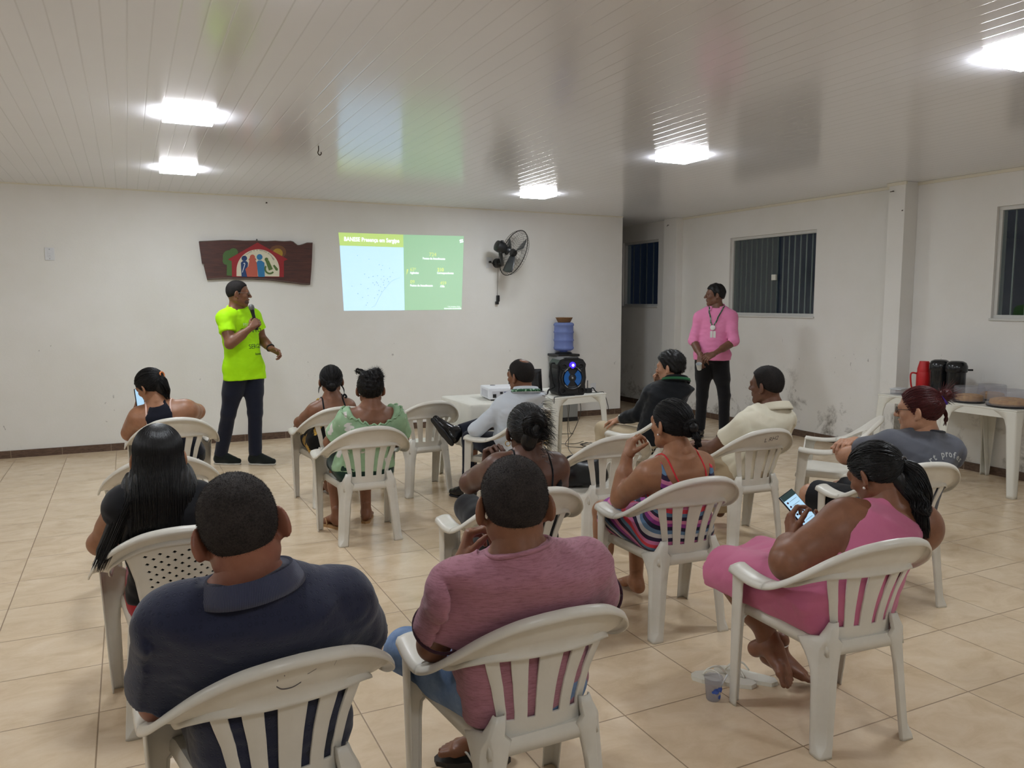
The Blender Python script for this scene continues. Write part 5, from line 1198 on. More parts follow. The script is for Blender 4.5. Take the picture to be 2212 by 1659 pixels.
def neck_ring(p, shirt, mat, r=.084, thick=.0065, lift=.034, tilt=-.28, rx=1.1):
    ax = unit(unit(p.hb - p.J['c7']) * .6 + p.up * .6 - p.fs * tilt); a = unit(p.rs - ax * (p.rs @ ax)); b = np.cross(ax, a); c = p.J['c7'] + ax * (lift - .006)
    Q = snap(tree_of(shirt), [c + a * math.cos(t) * r * rx + b * math.sin(t) * r - p.o for t in np.linspace(0, 2 * math.pi, 49)], .0015)
    for _ in range(4): Q = np.vstack([(Q[-2] + 2 * Q[0] + Q[1]) / 4, (Q[:-2] + 2 * Q[1:-1] + Q[2:]) / 4, (Q[-2] + 2 * Q[-1] + Q[1]) / 4])
    return tube('neckband', Q, thick, mat, p.root, 8)
# ---------------------------------------------------------------- who is who: the near rows
SK_LIGHT = skin_material('skin_light_tan', (196, 148, 120)); SK_TAN = skin_material('skin_tan', (164, 116, 86)); SK_BROWN = skin_material('skin_brown', (134, 90, 66))
SK_RED = skin_material('skin_ruddy_brown', (150, 98, 78)); SK_DEEP = skin_material('skin_deep_brown', (98, 66, 52)); SK_DARK = skin_material('skin_dark_brown', (112, 76, 58))
H_BLACK = hair_material('black_hair', (16, 14, 15)); H_GLOSS = hair_material('glossy_black_hair', (13, 12, 13), rough=0.36, spec=0.4)
H_RED = hair_material('dark_red_hair', (58, 22, 24), rough=0.34, c2=(104, 40, 38)); H_SHORT = fuzz_material('short_dark_hair', (20, 17, 17), (60, 53, 50)); H_CROP = fuzz_material('cropped_black_hair', (18, 16, 16), (40, 35, 33))
M_GOLD = plain('gold_jewellery', (214, 178, 96), 0.25, 1.0); M_PEARL = plain('pearl_stud', (236, 232, 226), 0.2)
def stripes_z(F, a, b): pass

# navy polo man
j = dict(c7=(.232, 1.855, .945), sl=(.066, 1.895, .868), sr=(.452, 1.93, .842), el=(.030, 2.035, .628), er=(.545, 2.06, .655), wl=(.085, 2.26, .625), wr=(.47, 2.30, .63))
p = Person('person in a navy polo shirt with short greying hair, seated front left with back turned', (.29, 2.07), SK_RED, Head((.213, 1.885, 1.078), -5, -8, -11, 1.04, 1.05, 1.35), j, scaled(MALE, 1.05, 1.12, .03), arm=1.12, leg=1.1, neck=.064, h=.006, ch=1, sh=1.08)
p.body(hands=[(p.J['wl'], (0, 1, -.1), (.3, 0, -1), 1, {}), (p.J['wr'], (-.3, 1, -.1), (0, 0, -1), -1, {})])
M_NAVY = cloth_material('navy_pique', (34, 38, 60), (26, 29, 46))
def dots(mat_t):
    pass
t = NT('navy_dotted_jersey'); co = t.coord(); n = t.noise(co, 9, 3, 0.6); w = t.noise(co, 380, 2, 0.6)
vo = t.node('ShaderNodeTexVoronoi', feature='F1', ins={'Scale': 62.0, 'Randomness': 0.25}); t.l.new(co, vo.inputs['Vector'])
ring = t.ramp(vo.outputs['Distance'], [(0.16, 0.0), (0.24, 1.0), (0.30, 1.0), (0.38, 0.0)])
col = t.mix(t.math('MULTIPLY', n, 0.6), srgb(40, 44, 66), srgb(30, 33, 52)); col = t.mix(t.math('MULTIPLY', ring, 0.30), col, srgb(24, 27, 44))
t.set(col=col, rough=0.85, spec=0.2, sheen=0.25); t.bump(t.math('ADD', t.math('MULTIPLY', ring, -.5), t.math('MULTIPLY', w, .6)), .28, .004); M_DOTS = t.m
t = NT('ribbed_navy_collar'); co = t.coord(); x, y, z = t.sep(co); ang = t.math('ARCTAN2', t.math('SUBTRACT', x, -.06), t.math('SUBTRACT', y, -.2))
rib = t.math('SINE', t.math('MULTIPLY', ang, 210.0)); t.set(col=t.mix(t.math('MULTIPLY_ADD', rib, .5, .5), srgb(52, 56, 78), srgb(70, 74, 98)), rough=.85, spec=.2, sheen=.2); t.bump(rib, .4, .002); M_RIB = t.m
p.shirt('polo_shirt', M_DOTS, sleeve=.80, grow=.014, ease=.026, neck=.036, fold=.005, seed=4)
p.pants('trousers', cloth_material('dark_slate_cotton', (40, 44, 56)))
def collar(p, mat, r=.078, w=.040, rx=1.0, open_=50, drop=.020, name='collar', lift=.010, back=.030, thick=.004, n=40, flare=.022, tiltf=.4):
    """turned-down collar: a strip round the neck, folded outwards"""
    ax = unit(unit(p.hb - p.J['c7']) * .55 + p.up * .6); r_ = unit(p.rs - ax * (p.rs @ ax)); f_ = np.cross(ax, r_); f_ = -f_ if f_ @ p.fs < 0 else f_; c = p.J['c7'] + ax * lift
    G = []
    for a in np.linspace(open_, 360 - open_, n):
        ca, sa = math.cos(R_(a)), math.sin(R_(a)); row = []
        for q, (dr, dz) in enumerate(((-.004, -.004), (0, back), (.004, back + .004), (flare * .45, back * .65), (flare * .85, back * .65 - w * .45), (flare, back * .65 - w * .8))):
            z = dz - (1 + ca) / 2 * drop * 2.2; row.append(c + r_ * sa * (r * rx + dr) + f_ * (ca * (r + dr) + .004) + ax * z - p.o)
        G.append(row)
    return grid_mesh(name, G, mat, p.root, thick)
collar(p, M_RIB, r=.084, w=.046, rx=1.12, lift=.030, flare=.026, back=.026)
p.cap(H_SHORT, .007, dict(back=-.060), fuzz=14000, flen=.005, seed=3)
p.brows(H_CROP)

# mauve T-shirt man
j = dict(c7=(.905, 1.80, .925), sl=(.742, 1.855, .846), sr=(1.135, 1.865, .845), el=(.735, 2.02, .640), er=(1.295, 2.03, .645), wl=(.838, 2.055, .848), wr=(1.22, 2.27, .60), kl=(.765, 2.36, .475), kr=(1.16, 2.42, .47), al=(1.075, 2.38, .105), ar=(1.135, 2.50, .085))
p = Person('person in a heather mauve T-shirt and jeans seated in front with hand raised to chin', (1.00, 2.04), SK_BROWN, Head((.905, 1.855, 1.062), -14, -6, 0, 1.04, 1.02, 1.25), j, scaled(MALE, 1.06, 1.10, .03), arm=1.06, leg=1.12, neck=.061, h=.006, ch=0, sh=1.05)
p.body(hands=[(p.J['wl'] , (.30, .18, .95), (.75, -.3, -.2), -1, dict(curl=(62, 60, 35), tcurl=10)), (p.J['wr'], (-.2, 1, -.1), (0, 0, -1), -1, {})], feet=[(p.J['al'], (-.88, .46, 0), {}), (p.J['ar'], (.1, 1, 0), {})])
M_MAUVE = cloth_material('heather_mauve_jersey', (176, 124, 138), (158, 108, 122), heather=(132, 86, 98))
top = p.shirt('t_shirt', M_MAUVE, sleeve=.66, grow=.012, ease=.022, neck=.040, fold=.005, seed=9)
def ring_band(p, name, c, ax, r0, thick, mat, rx=1.0, n=40, xdir=None):
    ax = unit(ax); a = unit(np.cross(ax, [.3, .5, .8])) if xdir is None else unit(np.asarray(xdir) - ax * (np.asarray(xdir) @ ax)); b = np.cross(ax, a)
    P = [np.asarray(c) + a * math.cos(t) * r0 * rx + b * math.sin(t) * r0 - p.o for t in np.linspace(0, 2 * math.pi, n)]
    return tube(name, P, thick, mat, p.root, 8)
M_WINE = cloth_material('dark_wine_cuff', (58, 30, 40))
for t in 'lr':
    a, e = p.J['s' + t], p.J['e' + t]; ring_band(p, 'cuff', lerp(a, e, .655), e - a, .046 * 1.06 + .030, .0045, M_WINE)
neck_ring(p, top, M_MAUVE, lift=.040)
t = NT('washed_denim'); co = t.coord(); n = t.noise(co, 11, 4, .65); w = t.noise(t.mapping(co, rot=(0, .6, .6), scale=(1, 5, 1)), 190, 2, .6)
t.set(col=t.mix(t.math('MULTIPLY', w, .5), t.ramp(n, [(.32, srgb(92, 118, 156)), (.7, srgb(150, 172, 204))]), srgb(84, 108, 148)), rough=.85, spec=.2); t.bump(w, .3, .003); M_DENIM = t.m
p.pants('jeans', M_DENIM, grow=.012, frac=.12, fold=.005)
p.cap(H_SHORT, .007, dict(back=-.068, front=.078), fuzz=14000, flen=.005, seed=5)
p.brows(H_CROP)
M_BLACK = cloth_material('black_knit', (22, 22, 26), (14, 14, 17)); M_JEANS = cloth_material('dark_navy_denim', (26, 30, 46), (18, 21, 34)); M_BLACKP = cloth_material('black_cotton', (20, 20, 24), (13, 13, 16))
dn = lambda x, y, z: np.array([x, y, z], float)

# woman with long black hair
j = dict(c7=(.076, 3.105, .90), sl=(-.040, 3.15, .862), sr=(.205, 3.15, .850), el=(-.128, 3.21, .715), er=(.30, 3.22, .69), wl=(-.075, 3.44, .66), wr=(.26, 3.46, .63))
p = Person('person with very long straight black hair in a black top, behind the navy polo', (.14, 3.30), SK_TAN, Head((.079, 3.155, 1.03), 0, -4, 0, .98), j, scaled(FEMALE, 1.0, 1.0), arm=1.0, neck=.05, h=.0065, ch=13)
p.body(hands=[(p.J['wl'], (.1, 1, -.1), (.2, 0, -1), 1, {}), (p.J['wr'], (-.2, 1, -.1), (0, 0, -1), -1, {})])
p.shirt('sleeveless_top', M_BLACK, sleeve=.28, grow=.010, ease=.008, neck=.012, hem=.475, fold=.004, seed=21)
p.pants('red_shorts', cloth_material('red_cotton', (168, 30, 40)), grow=.016, thighfrac=.75)
hd = p.head; rs = np.random.RandomState(8); n = 2600; u = rs.uniform(-1, 1, n); M = 30; P = np.zeros((n, M, 3)); th = np.linspace(R_(6), R_(96), 12)
az = u * R_(118); c0 = np.array([0, -.014, .03]); rad = np.array([.087, .107, .095])
for k in range(12):
    l = np.stack([np.sin(az) * math.sin(th[k]), -np.cos(az) * math.sin(th[k]), np.full(n, math.cos(th[k]))], 1) * rad * (1 + rs.rand(n, 1) * .0) + c0
    P[:, k] = hd.c + l @ hd.R.T
jit = rs.rand(n); lay = rs.rand(n)
eq = P[:, 11]; zend = np.where(u < -.72, .62, .70) + rs.rand(n) * .09
for k in range(12, M):
    t = (k - 11) / (M - 11); z = eq[:, 2] * (1 - t) + zend * t; q = np.clip((eq[:, 2] - z) / .16, 0, 1); q = q * q * (3 - 2 * q); d = np.clip((.90 - z) / .25, 0, 1)
    xs = .078 + u * .122 + (jit - .5) * .02; ys = 3.018 + .085 * np.abs(u) ** 2.2 - .012 * lay
    side = u < -.72; xe = xs - .10 * d * side - .01 * d; ye = np.where(side, ys + .02 * d, np.maximum(ys, 3.30 + np.interp(z, [.4, .66, .8, .9], [-.176, -.232, -.298, -.5]) + .012 + 1.25 * (xs - .14) ** 2))
    P[:, k, 0] = eq[:, 0] * (1 - q) + xe * q + .0015 * np.sin(9 * t + jit * 20); P[:, k, 1] = eq[:, 1] * (1 - q) + ye * q + .004 * (lay - .5); P[:, k, 2] = z
parts = [strands(P, .00125, np.interp(np.linspace(0, 1, M), [0, .9, 1], [1, 1, .3]))]
F = Field(); hd.cranium(F, .009); F.post.append((hd.hairline(back=-.09, ear=-.07, side=-.05), .01)); parts.append(F.mesh(.006))
F = Field()
for a in np.linspace(-.95, .95, 9):
    i = np.argsort(np.abs(u - a))[:60]; g = P[i].mean(0)
    for k in range(15, M - 1): F.cone(g[k] + dn(0, .024, 0), g[k + 1] + dn(0, .024, 0), .015, .015 if k < M - 6 else .010, k=.02)
parts.append(F.mesh(.006)); p.put('hair', parts, H_GLOSS)

# empty the row: woman in pink dress
t = NT('rose_pink_jersey'); co = t.coord(); n_ = t.noise(co, 8, 3, .6); w = t.noise(co, 380, 2, .6)
t.set(col=t.mix(n_, srgb(208, 120, 152), srgb(188, 98, 132)), rough=.8, spec=.25, sheen=.2); t.bump(t.math('ADD', w, n_), .2, .003); M_PINK = t.m
j = dict(c7=(2.545, 1.955, .815), sl=(2.392, 2.05, .770), sr=(2.69, 1.99, .738), el=(2.145, 2.09, .648), er=(2.66, 2.21, .60), wl=(2.318, 2.245, .672), wr=(2.46, 2.275, .66), kl=(2.235, 2.52, .465), kr=(2.44, 2.53, .475), al=(2.415, 2.40, .125), ar=(2.37, 2.42, .15))
p = Person('person in a pink sleeveless dress looking at a phone, seated front right', (2.325, 2.08), SK_BROWN, Head((2.53, 2.055, .948), 4, -24, 0, .97, 1.04), j, scaled(FEMALE, 1.14, 1.2, .03), arm=1.62, leg=1.2, neck=.056, h=.006, ch=2, sh=1.16)
p.body(hands=[(p.J['wl'], (.25, .45, .75), (.75, -.25, .2), -1, dict(curl=(40, 50, 30), tcurl=18)), (p.J['wr'], (-.30, .40, .78), (-.75, -.2, .2), 1, dict(curl=(40, 50, 30), tcurl=18))], feet=[(p.J['al'], (.52, -.62, -.20), dict(up=(.3, .1, .9))), (p.J['ar'], (-.2, -.55, -.75), dict(up=(-.2, .8, -.2)))])
def scoop(F, p=p):
    F.cone(p.J['c7'] + p.up * .05, p.J['c7'] + p.fs * .09 + p.up * .03, .074, .085, k=.01, op='s')
dress = p.shirt('dress_bodice', M_PINK, sleeve=None, grow=.010, neck=None, fold=.004, seed=31, armhole=.100, extra=scoop)
p.pants('dress_skirt', M_PINK, grow=.022, thighfrac=1.06, top=.42, fold=.005, seed=33, bridge=.10)
# hair drawn half back and falling in a tail
hd = p.head; tie = hd.w(.030, -.118, .012); g = [tie, tie + dn(.02, -.03, -.03), tie + dn(.03, -.045, -.10), tie + dn(.022, -.052, -.19), tie + dn(.035, -.058, -.275)]
tail = bundle(g, [.016, .034, .044, .042, .026], 1100, .0013, 12, wave=.010, wf=2.2, end=.35); tc = core(g[:-1], [.008, .016, .020, .012], .006)
nape = bundle([hd.w(.03, -.09, -.03), hd.w(.03, -.115, -.09), hd.w(.028, -.13, -.15), hd.w(.02, -.15, -.20)], [.03, .035, .030, .012], 450, .0013, 14, wave=.012, wf=2.5, end=.5)
scalp(p, (.030, -.115, .015), 1500, .0013, H_GLOSS, dict(back=-.075, ear=-.02, temple=.02), .009, [tail, tc, nape, core([hd.w(.02, -.065, -.02), hd.w(.025, -.085, -.07), hd.w(.022, -.092, -.12)], [.046, .026, .010])], back=-.075)
ring_band(p, 'hair_clip', tie + dn(0, 0, .004), hd.R @ np.array([.1, -1, -.2]), .019, .004, plain('grey_clip', (96, 92, 96), .3)); stud(p, -.086, -.001, -.046, .0055, M_PEARL)
p.brows(H_BLACK)
p.put('anklet', [core([p.J['al'] + dn(.042 * math.cos(a), .042 * math.sin(a), .035) for a in np.linspace(0, 6.28, 9)], [.0028, .0028], .002, k=.001)], plain('silver_chain', (220, 220, 224), .2, 1.0))

# woman in the striped strappy dress
t = NT('striped_jersey'); co = t.coord(); x, y, z = t.sep(co)
wv = t.noise(co, 3.0, 2, .5); s_ = t.math('ADD', t.math('ADD', t.math('MULTIPLY', z, 1.0), t.math('MULTIPLY', t.math('SUBTRACT', y, -.16), -.55)), t.math('MULTIPLY', wv, .10))
f_ = t.math('FRACT', t.math('MULTIPLY', s_, 4.4))
cols = [(214, 64, 78), (206, 120, 166), (42, 34, 64), (206, 204, 206), (98, 130, 164), (36, 32, 60), (146, 60, 140), (214, 130, 168), (44, 34, 62), (96, 128, 160)]
t.set(col=t.ramp(f_, [(i / len(cols), srgb(c)) for i, c in enumerate(cols)], 'CONSTANT'), rough=.75, spec=.25, sheen=.15); t.bump(t.noise(co, 300, 2, .5), .15, .002); M_STRIPE = t.m
j = dict(c7=(2.318, 2.94, .885), sl=(2.175, 3.01, .788), sr=(2.462, 2.985, .812), el=(2.155, 3.215, .628), er=(2.55, 3.16, .63), wl=(2.208, 3.235, .835), wr=(2.335, 3.28, .632), kl=(2.235, 3.49, .49), kr=(2.46, 3.50, .48), al=(2.22, 3.46, .09), ar=(2.44, 3.47, .09))
p = Person('person in a striped dress with thin red straps and low bun, hand at mouth', (2.38, 3.12), SK_TAN, Head((2.29, 3.0, 1.026), 10, 0, 0, .97), j, scaled(FEMALE, 1.02, 1.02), arm=1.06, leg=1.05, neck=.050, h=.0065, ch=3, sh=1.0)
p.body(hands=[(p.J['wl'], (.32, .05, .90), (.85, -.1, -.2), -1, dict(curl=(42, 62, 35), tcurl=22, s=.94)), (p.J['wr'], (-1, .1, .15), (0, -.4, .6), 1, dict(curl=(30, 30, 20), s=.94))], feet=[(p.J['al'], (-.1, 1, 0), {}), (p.J['ar'], (.1, 1, 0), {})])
def low(F, p=p):
    F.cone(p.J['c7'] + p.up * .05, p.J['c7'] - p.up * .0 - p.fs * .09, .12, .13, k=.01, op='s'); F.cone(p.J['c7'] + p.up * .05, p.J['c7'] - p.up * .02 + p.fs * .10, .12, .14, k=.01, op='s')
p.shirt('dress_bodice', M_STRIPE, sleeve=None, grow=.008, neck=None, fold=.003, seed=41, armhole=.088, extra=low)
p.pants('dress_skirt', M_STRIPE, grow=.020, thighfrac=.86, top=.45, fold=.003, seed=43)
M_RED = cloth_material('coral_red_strap', (214, 56, 62)); tr = tree_of(p.bodyo)
strap(p, 'strap', [front_pt(p, -.11, .78, .12), p.J['sl'] * .62 + p.J['c7'] * .38 + p.up * .08, back_pt(p, -.095, .86), back_pt(p, -.07, .80), back_pt(p, -.055, .765)], .0045, M_RED, tr)
strap(p, 'strap', [front_pt(p, .11, .78, .12), p.J['sr'] * .62 + p.J['c7'] * .38 + p.up * .08, back_pt(p, .10, .86), back_pt(p, .105, .80), back_pt(p, .105, .765)], .0045, M_RED, tr)
strap(p, 'neckline_trim', [back_pt(p, -.12, .72), back_pt(p, -.06, .765), back_pt(p, .02, .77), back_pt(p, .09, .77), back_pt(p, .14, .74)], .0055, M_RED, tr)
hd = p.head; tie = hd.w(.01, -.112, -.004)
bun = [bundle([tie + .030 * (hd.R @ np.array([math.cos(a), -.3 + .25 * math.sin(a * .5), math.sin(a)])) for a in np.linspace(0, 7, 12)], [.014, .020, .016], 420, .0013, 17, wave=.004), core([tie, hd.w(.012, -.138, -.004)], [.014, .016], .006)]
tl = bundle([tie, hd.w(.02, -.15, -.05), hd.w(.03, -.15, -.085), hd.w(.02, -.14, -.10)], [.01, .016, .014, .008], 160, .0013, 19, wave=.008)
scalp(p, (.01, -.112, -.004), 1300, .0013, H_BLACK, dict(back=-.07, ear=-.004, temple=.03), .007, bun + [tl], back=-.07)
stud(p, -.086, -.001, -.046, .005, M_PEARL); p.brows(H_BLACK)

# cream polo man
M_CREAM = cloth_material('cream_pique', (232, 226, 206), (218, 211, 188)); M_SAND = cloth_material('sand_chino', (196, 178, 148))
j = dict(c7=(3.805, 3.87, .905), sl=(3.600, 3.93, .795), sr=(3.895, 3.88, .808), el=(3.505, 4.13, .625), er=(4.0, 4.05, .62), wl=(3.55, 4.36, .60), wr=(3.80, 4.33, .58))
p = Person('person in a cream polo shirt with short black hair, looking left in profile', (3.66, 4.04), SK_DARK, Head((3.765, 3.925, 1.052), 18, 0, 0, 1.02), j, scaled(MALE, .98, 1.0), arm=1.0, neck=.055, h=.0075, ch=4, sh=1.02)
p.body(hands=[(p.J['wl'], (.1, 1, 0), (.2, 0, -1), 1, {}), (p.J['wr'], (-.4, 1, 0), (0, 0, -1), -1, {})], shod=True)
p.shirt('polo_shirt', M_CREAM, sleeve=.62, grow=.012, ease=.020, neck=.034, fold=.006, seed=51)
collar(p, M_CREAM, r=.078, w=.042, rx=1.08, lift=.020, flare=.028); p.pants('trousers', M_SAND); p.cap(H_CROP, .010, dict(back=-.042, ear=.0, front=.078, temple=.045), fuzz=4500, flen=.006, seed=6); p.brows(H_CROP)

# red-haired woman
M_GREY = cloth_material('slate_grey_jersey', (92, 94, 102), (78, 80, 88))
j = dict(c7=(3.812, 2.765, .880), sl=(3.615, 2.85, .830), sr=(3.92, 2.735, .795), el=(3.625, 3.135, .735), er=(4.02, 2.98, .70), wl=(3.75, 3.28, .735), wr=(3.73, 3.17, .800), kl=(3.52, 3.28, .485), kr=(3.74, 3.27, .485))
p = Person('person with dark red hair in a messy bun, glasses and grey T-shirt, arms folded', (3.66, 2.88), SK_LIGHT, Head((3.76, 2.80, 1.028), 26, -3, 0, 1.0, 1.05), j, scaled(FEMALE, 1.12, 1.14, .02), arm=1.18, leg=1.15, neck=.056, h=.0065, ch=9, sh=1.05)
p.body(hands=[(p.J['wl'], (.9, .2, .1), (0, -1, 0), 1, {}), (p.J['wr'], (-.92, -.10, .10), (0, 0, -1), -1, dict(curl=(28, 40, 25)))], feet=[])
top = p.shirt('t_shirt', M_GREY, sleeve=.62, grow=.013, ease=.022, neck=.036, fold=.005, seed=61); p.pants('shorts', M_BLACKP, grow=.014, thighfrac=.93)
neck_ring(p, top, cloth_material('charcoal_neckband', (58, 60, 68)), r=.076)
hd = p.head; tie = hd.w(.02, -.10, .055); rs = np.random.RandomState(4); n = 420; D = rs.randn(n, 3); D /= np.linalg.norm(D, axis=1)[:, None]; D = D * .75 + np.array(hd.R @ np.array([0.2, -.5, .75])); tt = np.linspace(0, 1, 8)[None, :, None]
tuft = strands(tie + D[:, None] * (.05 + .045 * rs.rand(n, 1, 1)) * tt + np.array([0, 0, -.03]) * tt ** 2, .0012, np.linspace(1, .3, 8))
wisp = bundle([hd.w(.03, -.10, .03), hd.w(.035, -.125, -.03), hd.w(.03, -.12, -.085)], [.012, .010, .004], 60, .0011, 23, wave=.006)
scalp(p, (.02, -.10, .052), 1400, .0013, H_RED, dict(back=-.065, ear=.0, temple=.03, front=.075), .009, [tuft, wisp, core([tie, tie + hd.R @ np.array([.01, -.03, .03])], [.022, .024], .006)], back=-.06)
ring_band(p, 'scrunchie', tie + hd.R @ np.array([.004, -.012, .006]), hd.R @ np.array([.1, -.8, .5]), .027, .011, cloth_material('purple_scrunchie', (74, 42, 150))); glasses(p, plain('dark_spectacle_frame', (52, 40, 38), .3), M_GLASS); p.brows(H_RED)
trs = tree_of(top); M_LET = plain('white_print', (226, 226, 224), .7)
d_ = -p.fs; d_ = unit(np.array([d_[0], d_[1], 0])); r_ = np.array([-d_[1], d_[0], 0])
def wrap(o, base, r_, d_, tr, p):
    for v in o.data.vertices:
        w = base + r_ * v.co.x + np.array([0, 0, v.co.y]) - p.o; h = tr.ray_cast(Vector(w + d_ * .4), Vector(-d_), .6); v.co = (h[0] + Vector(d_) * .0022) if h[0] is not None else Vector(w)
for k, ch_ in enumerate('rt profes'):
    a = R_(120 - k * 8.6); o = text_mesh('print', ch_, .046, M_LET, p.root, Matrix.Translation((.0 + .17 * math.cos(a), .17 * math.sin(a) - .17, 0)) @ Matrix.Rotation(a - math.pi / 2, 4, 'Z'), .0002, 'CENTER', .0012)
    wrap(o, np.array([3.82, 2.75, .800]), r_, d_, trs, p)
# ---------------------------------------------------------------- the middle and front rows, the two standing men
# spiky black updo
j = dict(c7=(1.588, 3.085, .915), sl=(1.452, 3.13, .862), sr=(1.718, 3.10, .848), el=(1.405, 3.345, .757), er=(1.80, 3.21, .68), wl=(1.545, 3.46, .80), wr=(1.72, 3.44, .63), kl=(1.50, 3.59, .57), kr=(1.69, 3.60, .49), al=(1.62, 3.70, .36), ar=(1.68, 3.56, .09))
p = Person('person with a spiky black updo, hoop earrings and thin black straps', (1.58, 3.26), SK_DEEP, Head((1.590, 3.125, 1.025), -20, -4, 0, .98), j, scaled(FEMALE, 1.05, 1.02), arm=1.12, leg=1.05, neck=.05, h=.007, ch=5, sh=1.05)
p.body(hands=[(p.J['wl'], (.2, .0, 1), (.3, -1, 0), 1, dict(curl=(60, 60, 30))), (p.J['wr'], (-.3, 1, 0), (0, 0, -1), -1, {})])
def low2(F, p=p):
    F.cone(p.J['c7'] + p.up * .06, p.J['c7'] - p.up * .03 - p.fs * .09, .125, .135, k=.01, op='s'); F.cone(p.J['c7'] + p.up * .05, p.J['c7'] - p.up * .02 + p.fs * .10, .11, .13, k=.01, op='s')
p.shirt('strappy_top', M_BLACK, sleeve=None, grow=.008, neck=None, fold=.003, seed=71, armhole=.088, extra=low2); p.pants('trousers', M_BLACKP, grow=.012, seed=72)
tr = tree_of(p.bodyo)
for s_, nm in ((1, 'sr'), (-1, 'sl')): strap(p, 'strap', [front_pt(p, .10 * s_, .78, .12), p.J[nm] * .62 + p.J['c7'] * .38 + p.up * .08, back_pt(p, .105 * s_, .84), back_pt(p, .115 * s_, .74), back_pt(p, .12 * s_, .66)], .0045, M_BLACK, tr)
hd = p.head; tie = hd.w(.025, -.10, .03); rs = np.random.RandomState(9); n = 240; a = rs.uniform(-.7, .5, n)
D = (hd.R @ np.stack([np.cos(a) * 1.0, -.25 + .2 * rs.randn(n), np.sin(a)], 0)).T; tt = np.linspace(0, 1, 8)[None, :, None]
st = hd.c + (np.stack([.045 + .03 * rs.rand(n), -.085 + .02 * rs.randn(n), .02 + .05 * rs.randn(n)], 1)) @ hd.R.T
D2 = None
spk = strands(st[:, None] + D[:, None] * (.025 + .04 * rs.rand(n, 1, 1)) * tt + dn(0, 0, -.022) * tt ** 2, .0013, np.linspace(1, .25, 8))
curl = bundle([tie + .034 * (hd.R @ np.array([math.cos(q), -.35 * math.sin(q * .7) - .3, math.sin(q)])) for q in np.linspace(0, 6.6, 12)], [.020, .028, .020], 620, .0014, 27, wave=.008)
scalp(p, (.02, -.105, .02), 1300, .0014, H_GLOSS, dict(back=-.085, ear=-.01, temple=.03), .010, [spk, curl, core([tie, hd.w(.0, -.095, -.02), hd.w(0, -.08, -.06)], [.026, .030, .022])], back=-.085)
for t in (-1, 1): ring_band(p, 'earring', hd.w(.088 * t, -.006, -.058), hd.R @ np.array([0, 1, 0]), .011, .0018, M_GOLD)
p.brows(H_BLACK)

# white long-sleeved shirt, leg crossed
M_WHITES = cloth_material('pale_blue_white_poplin', (214, 220, 228), (198, 206, 218))
j = dict(c7=(2.652, 5.225, .918), sl=(2.520, 5.35, .808), sr=(2.762, 5.175, .825), el=(2.352, 5.47, .632), er=(2.82, 5.32, .62), wl=(2.50, 5.72, .63), wr=(2.66, 5.66, .60), kr=(2.72, 5.90, .62), ar=(2.37, 5.90, .545), kl=(2.44, 5.80, .50), al=(2.44, 5.83, .09))
p = Person('person in a white long-sleeved shirt with thinning crown and one leg crossed high', (2.626, 5.48), SK_BROWN, Head((2.635, 5.285, 1.045), 22, -2, 0, 1.04), j, scaled(MALE, 1.0, 1.02, .01), arm=1.0, neck=.058, h=.008, ch=6, sh=1.04)
p.body(hands=[(p.J['wl'], (.5, .7, -.1), (.2, 0, -1), 1, {}), (p.J['wr'], (-.6, .6, .1), (0, 0, -1), -1, {})], shod=True)
p.shirt('dress_shirt', M_WHITES, grow=.013, ease=.016, neck=.036, fold=.006, seed=81, fore=.98); collar(p, M_WHITES, r=.082, w=.036, rx=1.06, lift=.034)
p.pants('dress_trousers', M_JEANS, grow=.012, seed=82, frac=.93)
M_LEATHER = plain('polished_black_leather', (18, 18, 20), .22); M_RUBBER = plain('black_rubber', (24, 24, 26), .6)
def shoe(p, ankle, toe, mat, sole, up=(0, 0, 1), name='shoe', s=1.0, heel=True, solemat=None):
    A = np.asarray(ankle, float); f = unit(np.asarray(toe, float)); u = unit(np.asarray(up, float) - f * (np.asarray(up, float) @ f)); r = np.cross(f, u); L = lambda a, b, c: A + s * (r * a + f * b + u * c)
    F = Field(); F.cone(L(0, -.01, .02), L(0, -.02, -.045), .045 * s, .040 * s, k=.02); F.cone(L(0, -.03, -.045), L(0, .06, -.045), .038 * s, .040 * s, k=.03); F.cone(L(0, .02, -.01), L(0, .12, -.05), .040 * s, .030 * s, k=.03); F.cone(L(0, .10, -.056), L(-.002, .175, -.060), .038 * s, .026 * s, k=.03)
    c = L(0, 0, -.082); F.post.append(((lambda x, y, z: f32(0) - ((x - f32(c[0])) * f32(u[0]) + (y - f32(c[1])) * f32(u[1]) + (z - f32(c[2])) * f32(u[2]))), .002))
    o = p.put(name, [F.mesh(.005)], mat)
    G = Field(); c2 = L(0, 0, -.080); c3 = L(0, 0, -.096); G.cone(L(0, -.03, -.085), L(0, .06, -.085), .040 * s, .041 * s, k=.03); G.cone(L(0, .06, -.085), L(-.002, .17, -.085), .041 * s, .029 * s, k=.03)
    pl = lambda c, sg: (lambda x, y, z: f32(sg) * ((x - f32(c[0])) * f32(u[0]) + (y - f32(c[1])) * f32(u[1]) + (z - f32(c[2])) * f32(u[2])))
    G.post.append((pl(c2, 1), .002)); G.post.append((pl(c3, -1), .002)); p.put('sole', [G.mesh(.005)], solemat or sole, parent=o); return o
shoe(p, (2.355, 5.90, .548), (-.42, .30, .62), M_LEATHER, M_RUBBER, up=(.75, .2, .5), s=1.05); shoe(p, p.J['al'] + dn(0, 0, .008), (-.5, .86, 0), M_LEATHER, M_RUBBER)
